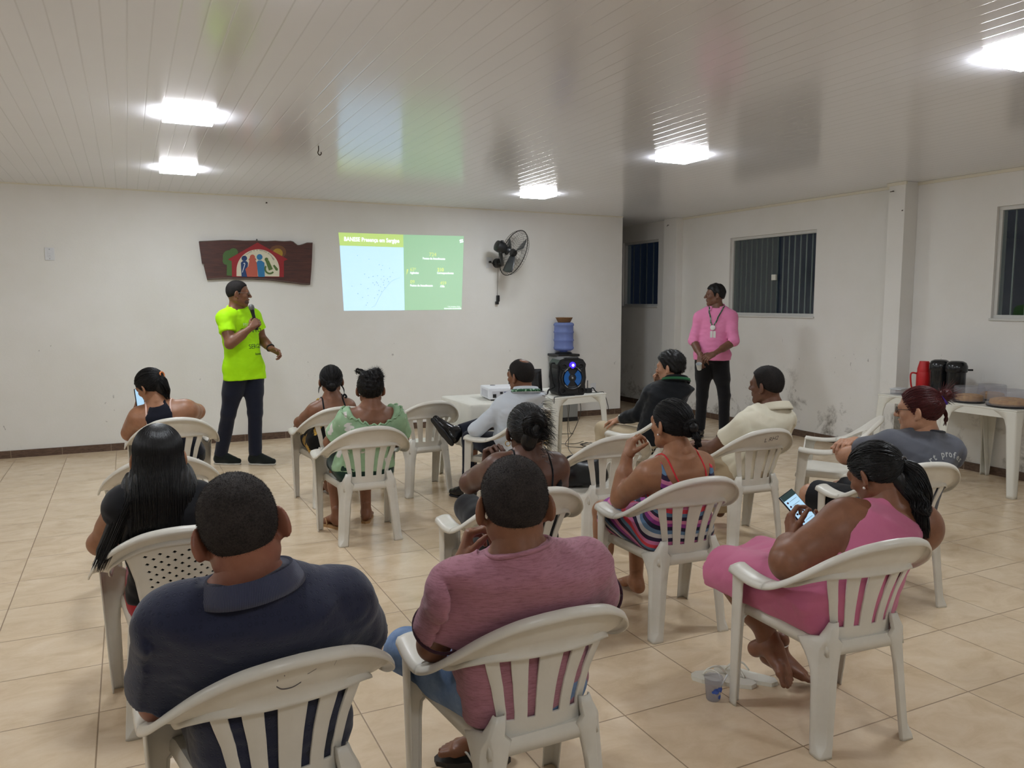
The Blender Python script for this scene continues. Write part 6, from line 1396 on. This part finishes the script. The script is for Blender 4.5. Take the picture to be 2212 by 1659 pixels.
def lanyard_neck(p, mat, r=.086, lift=.030, drop=.016):
    ax = unit(unit(p.hb - p.J['c7']) * .55 + p.up * .6); a = unit(p.rs - ax * (p.rs @ ax)); f = np.cross(ax, a); f = -f if f @ p.fs < 0 else f; G = []
    for t in np.linspace(60, 300, 30):
        c, s_ = math.cos(R_(t)), math.sin(R_(t)); q = p.J['c7'] + ax * (lift - (1 + c) * drop) + a * s_ * r * 1.1 + f * c * r - p.o; o = a * s_ * .004 + f * c * .004; G.append([q + o * 1.5 - ax * .010, q + o * 0 + ax * .010])
    return grid_mesh('lanyard', G, mat, p.root, .0016)
t = NT('green_lanyard_ribbon'); co = t.coord(); n_ = t.noise(co, 60, 2, .5); t.set(col=t.mix(t.math('GREATER_THAN', n_, .58), srgb(22, 84, 52), srgb(150, 190, 160)), rough=.6); M_LANY = t.m
lanyard_neck(p, M_LANY, r=.096, lift=.040)
def bald(F, h=p.head): F.ell(h.w(0, -.055, .126), np.array([.044, .046, .026]), h.R, .022, 's')
p.cap(H_CROP, .006, dict(back=-.05, front=.09), fuzz=2600, flen=.006, seed=8, sub=bald); p.brows(H_CROP)

# phone in hand, racer-back top
j = dict(c7=(.168, 6.055, .885), sl=(.052, 6.13, .782), sr=(.345, 6.07, .822), el=(-.020, 6.23, .665), er=(.432, 6.27, .785), wl=(.045, 6.42, .83), wr=(.22, 6.45, .80))
p = Person('person in a black racer-back top with pale pink bra straps, bent over a phone', (.255, 6.2), SK_TAN, Head((.122, 6.115, 1.005), 44, -22, -6, .98), j, scaled(FEMALE, 1.12, 1.1, .02), arm=1.35, leg=1.2, neck=.052, h=.008, ch=11, sh=1.12)
p.body(hands=[(p.J['wl'], (.25, -.15, 1), (.6, -.5, 0), 1, dict(curl=(50, 50, 30))), (p.J['wr'], (-.8, .1, .5), (-.3, -.8, .2), -1, dict(curl=(40, 40, 30)))])
def racer(F, p=p):
    for s_, k in ((-1, 'sl'), (1, 'sr')): F.cone(p.J[k] * .80 + p.J['c7'] * .20 + p.up * .06, p.J[k] * .95 - p.fs * .10 + p.J['c7'] * .05 - p.up * .08, .085, .085, k=.015, op='s')
    F.cone(p.J['c7'] + p.up * .07, p.J['c7'] + p.fs * .1 + p.up * .03, .060, .08, k=.01, op='s')
p.shirt('racer_back_top', cloth_material('midnight_navy_jersey', (20, 22, 36), (14, 15, 26)), sleeve=None, grow=.008, neck=None, fold=.003, seed=91, armhole=.09, extra=racer); p.pants('leggings', M_BLACKP, grow=.012)
M_BRA = plain('pale_pink_elastic', (232, 196, 182), .5); tr = tree_of(p.bodyo)
for s_, nm in ((1, 'sr'), (-1, 'sl')): strap(p, 'bra_strap', [front_pt(p, .10 * s_, .80, .12), p.J[nm] * .58 + p.J['c7'] * .42 + p.up * .08, back_pt(p, .092 * s_, .86), back_pt(p, .115 * s_, .70), back_pt(p, .13 * s_, .60)], .0062, M_BRA, tr, label='pale pink bra strap')
hd = p.head; tie = hd.w(.012, -.108, .035); g = [tie, tie + dn(.015, -.03, -.03), tie + dn(.03, -.028, -.10), tie + dn(.045, -.02, -.16)]
tail = bundle(g, [.014, .030, .034, .012], 420, .0016, 33, wave=.010, wf=2, end=.5)
scalp(p, (.012, -.108, .035), 900, .0017, H_BLACK, dict(back=-.075, ear=-.03, temple=.01, side=-.05), .012, [tail, core(g[:-1], [.008, .016, .014], .007), core([hd.w(.0, -.075, .0), hd.w(.01, -.085, -.06), hd.w(.015, -.085, -.09)], [.048, .034, .012], .007)], back=-.075)
ring_band(p, 'hair_tie', tie + (hd.R @ np.array([0.006, -.016, .004])), hd.R @ np.array([0.1, -1, -.2]), .021, .0062, plain('orange_hair_tie', (226, 132, 70), .5)); p.brows(H_BLACK)

# black and yellow flowered dress
def floral(name, base, petals, leaf, sc, thr=.46):
    t = NT(name); co = t.coord(); vo = t.node('ShaderNodeTexVoronoi', feature='F1', ins={'Scale': sc, 'Randomness': .9}); ds = t.node('ShaderNodeVectorMath', operation='ADD', ins={0: co, 1: t.node('ShaderNodeVectorMath', operation='SCALE', ins={0: t.node('ShaderNodeTexNoise', ins={'Scale': sc * 2.2}).outputs['Color'], 3: .05}).outputs[0]}); t.l.new(ds.outputs[0], vo.inputs['Vector'])
    d = vo.outputs['Distance']; r = t.sep(vo.outputs['Color'])[0]; on = t.math('GREATER_THAN', r, .42); m = t.math('MULTIPLY', t.ramp(d, [(thr - .03, 1.0), (thr, 0.0)]), on)
    col = t.mix(m, srgb(base), t.mix(t.ramp(d, [(.0, 0.0), (thr, 1.0)]), srgb(leaf), srgb(petals))); t.set(col=col, rough=.8, spec=.2, sheen=.1); return t.m
M_FLOR = floral('black_yellow_floral', (18, 18, 20), (222, 180, 84), (120, 84, 30), 9)
j = dict(c7=(1.412, 6.105, .862), sl=(1.275, 6.14, .752), sr=(1.530, 6.125, .770), el=(1.190, 6.30, .650), er=(1.63, 6.28, .64), wl=(1.25, 6.52, .62), wr=(1.55, 6.52, .60), al=(1.455, 6.50, .085), ar=(1.545, 6.53, .085))
p = Person('person in a black dress with yellow flowers, low bun with a white band', (1.44, 6.28), SK_BROWN, Head((1.412, 6.155, .985), -10, -2, 0, .98), j, scaled(FEMALE, 1.0, 1.0), arm=1.02, neck=.048, h=.008, ch=14)
p.body(hands=[(p.J['wl'], (.3, 1, 0), (.2, 0, -1), 1, {}), (p.J['wr'], (-.3, 1, 0), (0, 0, -1), -1, {})])
def low3(F, p=p):
    F.cone(p.J['c7'] + p.up * .06, p.J['c7'] - p.up * .02 - p.fs * .09, .115, .125, k=.01, op='s'); F.cone(p.J['c7'] + p.up * .05, p.J['c7'] + p.fs * .10, .10, .12, k=.01, op='s')
p.shirt('dress_bodice', M_FLOR, sleeve=None, grow=.008, neck=None, fold=.003, seed=101, armhole=.085, extra=low3); p.pants('dress_skirt', M_FLOR, grow=.026, thighfrac=.95, top=.42, bridge=.08)
tr = tree_of(p.bodyo)
for s_, nm in ((1, 'sr'), (-1, 'sl')): strap(p, 'strap', [front_pt(p, .10 * s_, .80, .12), p.J[nm] * .62 + p.J['c7'] * .38 + p.up * .08, back_pt(p, .10 * s_, .86), back_pt(p, .105 * s_, .76), back_pt(p, .11 * s_, .68)], .0062, M_BLACK, tr)
hd = p.head; tie = hd.w(0, -.105, -.018)
bow = core([p.J['sr'] * .62 + p.J['c7'] * .38 + p.up * .055 + dn(a, -.01, b) for a, b in ((-.03, .0), (-.012, .022), (0, 0), (.018, .022), (.034, .002), (.012, -.012), (0, 0), (-.012, -.03))], [.007, .007], .004, k=.003); p.put('bow', [bow], M_BLACK)
bun = [bundle([tie + .026 * (hd.R @ np.array([math.cos(q), -.45, math.sin(q) - .5])) for q in np.linspace(0, 6.4, 10)], [.018, .024, .018], 380, .0016, 37), core([tie, hd.w(0, -.120, -.034)], [.016, .024], .007)]
w1 = bundle([hd.w(-.075, -.02, -.02), hd.w(-.095, -.01, -.06), hd.w(-.10, .0, -.10)], [.006, .006, .002], 16, .0011, 39); w2 = bundle([hd.w(.075, -.03, -.03), hd.w(.095, -.03, -.07), hd.w(.10, -.02, -.11)], [.006, .006, .002], 16, .0011, 40)
scalp(p, (0, -.105, -.018), 800, .0016, H_BLACK, dict(back=-.07, ear=-.03, temple=.02, side=-.04), .010, bun + [w1, w2], back=-.07)
ring_band(p, 'hair_band', tie + (hd.R @ np.array([0, -.004, -.002])), hd.R @ np.array([0, -1, -.35]), .027, .0065, plain('white_hair_band', (214, 208, 200), .5)); p.brows(H_BLACK)

# pale green off-shoulder blouse
t = NT('pale_green_print'); co = t.coord(); n_ = t.noise(co, 9, 2, .5, .4); w = t.noise(co, 300, 2, .5)
t.set(col=t.mix(t.ramp(n_, [(.60, 0.0), (.625, 1.0)]), t.mix(t.noise(co, 22, 2, .5), srgb(166, 196, 160), srgb(142, 176, 140)), srgb(222, 216, 212)), rough=.85, spec=.2); t.bump(w, .2, .003); M_GREEN = t.m
j = dict(c7=(1.428, 5.055, .905), sl=(1.285, 5.105, .822), sr=(1.590, 5.10, .815), el=(1.205, 5.30, .650), er=(1.695, 5.27, .640), wl=(1.30, 5.50, .60), wr=(1.56, 5.50, .59), al=(1.275, 5.475, .085), ar=(1.505, 5.545, .085))
p = Person('person in a pale green off-shoulder blouse and dark green shorts, hair in a curly topknot', (1.395, 5.23), SK_BROWN, Head((1.430, 5.10, 1.022), -14, -3, 0, .98), j, scaled(FEMALE, 1.08, 1.05, .01), arm=1.15, leg=1.02, neck=.050, h=.0075, ch=15, sh=1.04)
p.body(hands=[(p.J['wl'], (.3, 1, 0), (.2, 0, -1), 1, {}), (p.J['wr'], (-.3, 1, 0), (0, 0, -1), -1, {})], feet=[(p.J['al'], (-.45, 1, 0), {}), (p.J['ar'], (.35, 1, 0), {})])
def offsh(F, p=p):
    F.cone(p.J['c7'] + p.up * .07, p.J['c7'] + p.up * .02, .155, .150, k=.01, op='s')
bl = p.shirt('off_shoulder_blouse', M_GREEN, sleeve=.68, grow=.013, ease=.022, neck=None, hem=.480, fold=.005, seed=111, extra=offsh)
rf = snap(tree_of(bl), [p.J['c7'] + p.up * (.0) + p.rs * math.cos(a) * .19 * (1 + .03 * math.sin(a * 24)) + p.fs * math.sin(a) * .15 - p.up * .03 - p.o for a in np.linspace(0, 2 * math.pi, 140)], .004)
rf[:, 2] += .007 * np.sin(np.linspace(0, 2 * math.pi, 140) * 22); tube('ruffle', rf, .0065, M_GREEN, p.root, 6)
p.pants('shorts', cloth_material('dark_green_cotton', (32, 58, 48), (24, 46, 38)), grow=.014, thighfrac=.72)
M_SANDAL = plain('tan_sandal_leather', (166, 128, 84), .6)
def sandal(p, ankle, fwd, mat, name='sandal', s=1.0, thong=True, strapmat=None):
    A = np.asarray(ankle, float); f = unit(np.asarray(fwd, float)); u = np.array([0, 0, 1.0]); r = np.cross(f, u); L = lambda a, b, c: A + s * (r * a + f * b + u * c)
    out = [(-.030, -.05), (-.036, -.01), (-.038, .05), (-.046, .11), (-.046, .15), (-.032, .19), (-.005, .200), (.025, .185), (.044, .15), (.046, .11), (.036, .05), (.034, -.01), (.028, -.05), (0, -.068)]
    n = len(out); V = [L(a, b, -.085) - p.o for a, b in out] + [L(a, b, -.068) - p.o for a, b in out]; F = [tuple(range(n))[::-1], tuple(range(n, 2 * n))] + [(i, (i + 1) % n, n + (i + 1) % n, n + i) for i in range(n)]
    o = raw(name, V, F, mat, p.root, False); P = [[L(-.042, .06, -.066) - p.o, L(-.030, .09, -.032) - p.o, L(-.012, .13, -.040) - p.o, L(-.010, .150, -.062) - p.o], [L(.040, .06, -.066) - p.o, L(.030, .09, -.034) - p.o, L(.006, .13, -.040) - p.o, L(-.010, .150, -.062) - p.o]]
    tubes('strap', [catmull(q, 14) for q in P], .0042, strapmat or mat, o); return o
sandal(p, p.J['al'], (-.45, 1, 0), M_SANDAL); sandal(p, p.J['ar'], (.35, 1, 0), M_SANDAL)
hd = p.head; F = Field(); F.ell(hd.w(.035, -.055, .085), np.array([.050, .055, .058]), hd.R, .02); F.ell(hd.w(.0, -.085, .03), np.array([.062, .045, .06]), hd.R, .02); F.ell(hd.w(-.03, -.06, .085), np.array([.04, .045, .04]), hd.R, .02)
Vq = F.mesh(.006, disp=(lambda w_: (lambda x, y, z: .006 * w_(x, y, z)))(wob(3, 120))); fl = bundle([hd.w(-.04, -.02, .11), hd.w(-.075, -.01, .125), hd.w(-.10, .0, .115)], [.02, .02, .01], 60, .0012, 41, wave=.01)
scalp(p, (.01, -.09, .05), 800, .0016, H_BLACK, dict(back=-.075, ear=-.02, temple=.02), .010, [Vq, spikes(*Vq, 2600, .022, 5, jit=1.5, comb=(0, 0, 0)), fl], back=-.075); p.brows(H_BLACK)

# black shirt with lanyard
j = dict(c7=(3.850, 4.985, .965), sl=(3.705, 5.10, .868), sr=(3.948, 4.945, .850), el=(3.665, 5.215, .700), er=(3.90, 5.13, .72), wl=(3.618, 5.415, .635), wr=(3.825, 5.17, .930), kl=(3.585, 5.62, .525), kr=(3.76, 5.58, .49))
p = Person('person in a black shirt with green lanyard and sand trousers, hand at chin', (3.70, 5.15), SK_LIGHT, Head((3.828, 5.035, 1.088), 30, -4, 0, 1.02), j, scaled(MALE, 1.0, 1.0), arm=1.02, neck=.058, h=.008, ch=10, sh=1.03)
p.body(hands=[(p.J['wl'], (-.35, .85, -.25), (.1, -.1, -1), 1, dict(curl=(22, 35, 25))), (p.J['wr'], (-.2, .1, .9), (.3, -.9, 0), -1, dict(curl=(60, 60, 35)))], shod=True)
for k in ('al', 'ar'): shoe(p, p.J[k] + dn(0, 0, .008), (-.4, .9, 0), M_LEATHER, M_RUBBER)
M_BSH = cloth_material('black_poplin', (24, 27, 32), (16, 18, 22)); p.shirt('black_shirt', M_BSH, grow=.013, ease=.018, neck=.036, fold=.006, seed=121, fore=dict(l=.86, r=.80)); collar(p, M_BSH, r=.082, w=.036, rx=1.06, lift=.034)
p.pants('trousers', M_SAND, grow=.014); lanyard_neck(p, plain('green_lanyard', (26, 98, 58), .6), r=.098, lift=.042)
w_ = wob(12, 90); p.cap(H_BLACK, .016, dict(back=-.06, front=.07, temple=.03), disp=lambda x, y, z: .005 * w_(x, y, z), fuzz=3200, flen=.012, seed=9); p.brows(H_BLACK)
ring_band(p, 'wristwatch', lerp(p.J['el'], p.J['wl'], .93), p.J['wl'] - p.J['el'], .034, .006, plain('steel_watch', (150, 146, 138), .3, .8))

# the speaker in the neon T-shirt
t = NT('neon_yellow_green_jersey'); co = t.coord(); n_ = t.noise(co, 8, 3, .6); t.set(col=t.mix(n_, srgb(190, 255, 16), srgb(172, 244, 12)), rough=.7, spec=.25); t.bump(t.noise(co, 300, 2, .5), .12, .003); M_NEON = t.m
pel = dn(1.005, 8.07, .95); hr = dn(math.cos(R_(-152)), math.sin(R_(-152)), 0)
j = dict(pel=pel, hr=pel + hr * .088 + dn(0, 0, -.03), hl=pel - hr * .088 + dn(0, 0, -.03), c7=(.955, 8.085, 1.545), sr=(.835, 7.955, 1.440), sl=(1.115, 8.17, 1.452), er=(.855, 7.84, 1.205), wr=(1.045, 7.835, 1.352), el=(1.205, 8.18, 1.215), wl=(1.262, 8.04, 1.140), kr=(.845, 8.07, .515), ar=(.770, 8.19, .09), kl=(1.085, 8.02, .52), al=(1.075, 8.02, .09))
p = Person('person standing in a neon yellow-green T-shirt, speaking into a microphone', (1.0, 8.07), SK_BROWN, Head((.972, 8.045, 1.680), -98, -2, 0, 1.02), j, scaled(MALE, .98, .95), arm=1.10, leg=1.02, neck=.060, h=.009, seated=False, hipyaw=-152, bow=-.01, sh=1.05)
p.body(hands=[(p.J['wr'], (.62, -.05, .62), (.25, .85, -.30), 1, dict(curl=(66, 70, 40), tcurl=34, spread=.05)), (p.J['wl'], (.75, -.45, -.45), (-.3, -.5, -.6), -1, dict(curl=(38, 50, 30), tcurl=25))])
top = p.shirt('t_shirt', M_NEON, sleeve=.56, grow=.013, ease=.020, neck=.010, hem=.845, fold=.005, seed=131); neck_ring(p, top, M_NEON, lift=.010)
p.pants('jeans', M_JEANS, grow=.016, frac=.99, seed=132, fold=.004, top=.02)
M_SUEDE = cloth_material('dark_green_black_suede', (26, 32, 30), (18, 22, 22)); M_SOLE = plain('off_white_sole', (196, 192, 182), .6)
for k in ('ar', 'al'): shoe(p, p.J[k] + dn(0, 0, .010), (.82, -.57, 0), M_SUEDE, M_SOLE, s=1.05, solemat=M_SOLE)
p.cap(H_CROP, .005, dict(back=-.05, ear=.0, front=.078, temple=.045), fuzz=1800, flen=.005, seed=10); p.brows(H_CROP); glasses(p, plain('rimless_spectacle_metal', (190, 186, 180), .25, .9), M_GLASS)
F = Field(); h_ = p.head; F.ell(h_.w(0, .055, -.078), np.array([.045, .042, .034]), h_.R, .01); F.ell(h_.w(0, .095, -.0625), np.array([.016, .02, .006]), h_.R, .004, 's')
p.put('stubble', [F.mesh(.005)], plain('dark_stubble_skin', (88, 60, 48), .6))
def torso_text(p, tr, lines, mat, name='print'):
    """lettering wrapped on a garment; lines of (text, size, a, z) placed on the front"""
    out = []
    f = unit(np.array([p.fs[0], p.fs[1], 0])); r = np.array([f[1], -f[0], 0]) 
    for s_, size, a, z, sgn in lines:
        d = f * sgn; rr = np.cross(d, [0, 0, 1.0]); rr = -rr  # reads left to right for someone facing the garment
        M = Matrix((tuple(rr), (0, 0, 1), tuple(d))).transposed().to_4x4(); o = text_mesh(name, s_, size, mat, p.root, Matrix.Identity(4), .0002, 'CENTER')
        base = p.J['pel'] * .5 + p.J['c7'] * .5; me = o.data
        for v in me.vertices:
            w = np.array([base[0], base[1], z]) + rr * (a + v.co.x) + np.array([0, 0, v.co.y]) - p.o; hit = tr.ray_cast(Vector(w + d * .4), Vector(-d), .6)
            v.co = (hit[0] + Vector(d) * (.0022 if v.co.z > 0 else .001)) if hit[0] is not None else Vector(w)
        o['label'] = 'printed lettering'; out.append(o)
    return out
tr = tree_of(top); M_PRINT = plain('dark_green_print', (58, 92, 30), .7); M_PRINTW = plain('pale_print', (222, 250, 170), .7)
torso_text(p, tr, [('O CAMPO', .060, .035, 1.305, 1), ('SERGIPE', .060, .070, 1.150, 1), ('banese', .034, .085, 1.085, 1)], M_PRINT); torso_text(p, tr, [('PRESENTE', .045, .035, 1.365, 1)], M_PRINTW)
ring_band(p, 'wristwatch', lerp(p.J['el'], p.J['wl'], .90), p.J['wl'] - p.J['el'], .036, .008, plain('black_watch', (22, 22, 24), .4))

# the listener in the pink shirt
M_PSH = cloth_material('pink_poplin', (232, 142, 184), (218, 122, 168))
pel = dn(6.075, 7.21, .965); hr = dn(math.cos(R_(135)), math.sin(R_(135)), 0)
j = dict(pel=pel, hr=pel + hr * .085 + dn(0, 0, -.03), hl=pel - hr * .085 + dn(0, 0, -.03), c7=(6.125, 7.205, 1.545), sr=(5.985, 7.325, 1.415), sl=(6.225, 7.075, 1.415), er=(5.90, 7.33, 1.150), wr=(5.845, 7.13, .985), el=(6.185, 6.97, 1.150), wl=(5.88, 6.945, 1.020), kr=(6.03, 7.31, .51), ar=(6.045, 7.36, .09), kl=(6.215, 7.14, .51), al=(6.26, 7.18, .09))
p = Person('person standing in a pink shirt and black trousers with a lanyard, hands folded', (6.1, 7.22), SK_DARK, Head((6.10, 7.215, 1.678), 58, 0, 0, 1.02), j, scaled(MALE, .94, .92), arm=1.0, leg=1.0, neck=.056, h=.009, seated=False, hipyaw=135, bow=-.01)
p.body(hands=[(p.J['wr'], (-.35, -.35, -.85), (.6, .3, -.3), 1, dict(curl=(45, 50, 30))), (p.J['wl'], (-.85, .15, -.35), (.2, .5, -.6), -1, dict(curl=(35, 45, 30)))])
top = p.shirt('shirt', M_PSH, grow=.014, ease=.020, neck=.006, hem=.93, fold=.006, seed=141, fore=dict(l=.22, r=.22)); collar(p, M_PSH, r=.078, w=.042, rx=1.08, lift=.006, open_=28, flare=.028)
p.pants('trousers', M_BLACKP, grow=.015, seed=142, top=.06, frac=.98)
for k in ('ar', 'al'): shoe(p, p.J[k] + dn(0, 0, .010), (-.85, -.45, 0), M_LEATHER, M_RUBBER)
w_ = wob(14, 80); p.cap(H_BLACK, .013, dict(back=-.045, front=.066, temple=.035, ear=.005), disp=lambda x, y, z: .003 * w_(x, y, z), fuzz=2000, flen=.008, seed=11); p.brows(H_BLACK)
tr = tree_of(top); fr = lambda a, t, d=.2: front_pt(p, a, t, d)
strap(p, 'lanyard', [p.J['c7'] + p.rs * .085 + p.up * .02, fr(.075, .93), fr(.045, .76), fr(.012, .60)], .007, M_LANY, tr, lift=.005); strap(p, 'lanyard', [p.J['c7'] - p.rs * .085 + p.up * .02, fr(-.075, .93), fr(-.045, .76), fr(.008, .60)], .007, M_LANY, tr, lift=.005)
bd = snap(tr, [fr(.010, .585) - p.o], .010)[0]; V, Fc = lathe_vf([(.030, -.004), (.030, .003), (.026, .006)], 24); d = p.fs; Mx = Matrix.Translation(bd) @ Vector(d).to_track_quat('Z', 'Y').to_matrix().to_4x4()
raw('badge_reel', [Mx @ v for v in V], Fc, plain('badge_white', (226, 226, 222), .4), p.root)
Rm = np.stack([np.cross([0, 0, 1.0], d), [0, 0, 1.0], d], 1); 
for a in (-.014, .020):
    bm = bmesh.new(); add_box(bm, (a - .014, -.115, -.002), (a + .014, -.038, .002), .002); bm.transform(Matrix.Translation(bd) @ Matrix([list(r_) for r_ in Rm]).to_4x4()); bobj('badge_card', bm, plain('badge_white', (226, 226, 222), .4), p.root)
# ---------------------------------------------------------------- small things in hands, on seats and on the floor
def phone(label, c, n, up, body, topbar, w=.074, h=.155):
    n = unit(n); u = unit(np.asarray(up, float) - n * (np.asarray(up, float) @ n)); r = np.cross(u, n); M = Matrix((tuple(r), tuple(n), tuple(u))).transposed().to_4x4()
    o = thing('smartphone', label, 'phone', tuple(c)); box('case', (-w / 2, -.009, -h / 2), (w / 2, 0, h / 2), body, o, .004, 3, M); e = .0035
    box('screen', (-w / 2 + e, -.0005, -h / 2 + e), (w / 2 - e, .0008, h / 2 - e), emit('lit_screen', (176, 214, 240), .95), o, M=M)
    if topbar:
        box('title_bar', (-w / 2 + e, .0006, h / 2 - .026), (w / 2 - e, .0012, h / 2 - e), emit('dark_title_bar', (40, 58, 58), .9), o, M=M)
        for k in range(6):
            V = [M @ Vector((-w / 2 + .014 + .0045 * math.cos(a), .0012, h / 2 - .038 - k * .0185 + .0045 * math.sin(a))) for a in np.linspace(0, 6.283, 14, endpoint=False)]; raw('contact_dot', V, [tuple(range(14))], plain('contact_dot_mauve', (110, 70, 92), .6), o, False)
            box('text_line', (-w / 2 + .024, .0006, h / 2 - .039 - k * .0185), (w / 2 - .012, .0012, h / 2 - .0375 - k * .0185), plain('pale_text_line', (150, 176, 196), .6), o, M=M)
    return o
M_PHB = plain('dark_phone_case', (24, 22, 34), .35)
phone('dark smartphone with a lit message list held by the woman in pink', (2.392, 2.290, .775), (-.32, -.78, .55), (-.42, .30, .85), M_PHB, True)
phone('smartphone with lit pale screen beside the face of the straps woman', (.055, 6.335, .895), (.62, -.72, .2), (-.10, .2, .97), M_PHB, False, .07, .15)
# microphone
a, b = np.array([1.098, 7.865, 1.385]), np.array([1.066, 7.875, 1.545]); d = b - a; L = np.linalg.norm(d); mc = thing('microphone', 'black hand microphone with grey mesh head held by the neon shirt speaker', 'microphone', tuple(a)); Mm = frame_of(d)
lathe('handle', [(.012, -.055), (.014, -.05), (.016, L * .6), (.020, L - .030), (.021, L - .022)], plain('black_mic_body', (26, 26, 30), .3), mc, 24, Mm); lathe('grille', [(.021, L - .022), (.026, L - .010), (.027, L + .006), (.022, L + .022), (.010, L + .031), (.001, L + .032)], plain('grey_mesh_grille', (112, 112, 110), .5, .5), mc, 24, Mm)
# cups
M_CUP = M_CLEAR; M_FROST = plain('frosted_cup', (206, 210, 212), .4)
cp = thing('plastic_cup', 'clear plastic cup with blue print on the floor by a chair leg', 'cup', (2.062, 2.385, 0)); lathe('cup', [(.001, .001), (.026, .001), (.028, .004), (.037, .092), (.039, .095), (.0375, .096), (.0355, .092), (.027, .006), (.001, .005)], M_CUP, cp, 36, cap=False)
for x, z, r in ((.2, .022, .0085), (-.35, .05, .012), (.35, .052, .010), (-.7, .045, .006), (.0, .058, .008)):
    V = [(.0295 * (1 + z * 3.6) * math.sin(x + q * 30 * math.cos(a)), -.0295 * (1 + z * 3.6) * math.cos(x + q * 30 * math.cos(a)), z + q * math.sin(a)) for q in [r] for a in np.linspace(0, 6.283, 16, endpoint=False)]; raw('blue_print', V, [tuple(range(16))], plain('blue_cup_print', (64, 98, 190), .5), cp, False)
tag(tube('plastic_spoon', [(2.075, 2.375, .02), (2.085, 2.36, .07), (2.098, 2.345, .115)], .003, plain('clear_spoon', (222, 224, 226), .2)), 'small pale plastic spoon standing in the floor cup', 'spoon')
cq = lathe('plastic_cup', [(.024, 0), (.032, .075), (.033, .077), (.031, .076), (.023, .003), (.001, .003)], M_FROST, None, 28, cap=False); cq.location = (5.755, 7.035, .845); cq.rotation_euler = (R_(20), R_(-25), 0); tag(cq, 'small white plastic cup in the hand of the pink shirt man', 'cup')
# flip-flops
M_FLIP = plain('cream_flip_flop', (230, 227, 214), .6)
def flip(x, y, d, label, strapmat=None, mat=None):
    class Q: pass
    q = Q(); q.o = np.array([x, y, 0.0]); q.root = thing('flip_flop', label, 'flip flop', (x, y, 0)); sandal(q, (x, y, .0855), d, mat or M_FLIP, 'sole', strapmat=strapmat); return q.root
flip(2.245, 2.435, (-.70, .72, 0), 'cream flip flop behind the floor cup, empty'); flip(2.345, 2.415, (-.55, .8, 0), 'cream flip flop under the bare foot of the pink dress woman')
flip(1.075, 2.38, (-.88, .46, 0), 'dark soled flip flop with white strap under the mauve shirt man', plain('white_rubber_strap', (222, 218, 208), .5), plain('dark_flip_sole', (46, 42, 40), .6))
# handbag on the empty seat
bg = thing('handbag', 'shiny black handbag lying on the empty chair seat', 'bag', (2.60, 4.34, .415), R_(-6)); M_BAG = plain('shiny_black_leatherette', (18, 18, 22), .28)
w_ = wob(31, 26); F_ = Field(); F_.ell((0, 0, .085), (.175, .085, .10), None, .02); F_.cone((-.13, 0, .035), (.13, 0, .035), .06, .06, k=.05); F_.cone((-.10, 0, .15), (.12, 0, .155), .03, .03, k=.05); F_.post.append(((lambda x, y, z: f32(.004) - z + 0 * x + 0 * y), .006))
V, Q_ = F_.mesh(.008, disp=lambda x, y, z: .007 * w_(x, y, z)); np_obj('bag_body', [(V, Q_)], M_BAG, bg, (0, 0, 0)); tube('handle', catmull([(-.09, -.02, .16), (-.11, -.05, .20), (-.02, -.07, .215), (.08, -.05, .20), (.10, -.02, .165)], 24), .008, M_BAG, bg, 8); tube('zip', catmull([(-.13, .0, .165), (0, .0, .188), (.14, .0, .175)], 16), .004, plain('zip_grey', (90, 90, 94), .4, .6), bg, 6)
# handwriting on two chair backs
def ink(ch, items):
    rim = [c for c in ch.children if c.name.startswith('backrest_rim')][0]; tr = tree_of(rim)
    for o in items:
        o.name = 'ink_mark'; 
        for v in o.data.vertices:
            h = tr.ray_cast(Vector((v.co.x, -.6, v.co.z)), Vector((0, 1, 0)), 1.0)
            if h[0] is not None: v.co.y = h[0].y - .0034
MT = Matrix.Rotation(math.pi / 2, 4, 'X')
ink(CH[4], [text_mesh('ink_mark', 'L RH2', .042, M_INK, CH[4], Matrix.Translation((-.02, 0, .705)) @ MT @ Matrix.Rotation(R_(8), 4, 'Z'), 0.0)])
def ink_line(ch, P, r=.0022):
    G = catmull(P, 16); V = [(x, 0, z + r) for x, z in G] + [(x, 0, z - r) for x, z in G]; return raw('ink_mark', V, [(i, i + 1, 17 + i, 16 + i) for i in range(15)], M_INK, ch, False)
ink(CH[1], [ink_line(CH[1], [(-.05, .722), (-.035, .709), (-.012, .707), (.008, .717)]), ink_line(CH[1], [(-.050, .742), (-.048, .738)], .003), ink_line(CH[1], [(-.036, .752), (-.034, .750)], .002), ink_line(CH[1], [(.02, .738), (.04, .748)], .001), ink_line(CH[1], [(.085, .742), (.09, .758)], .0015)])
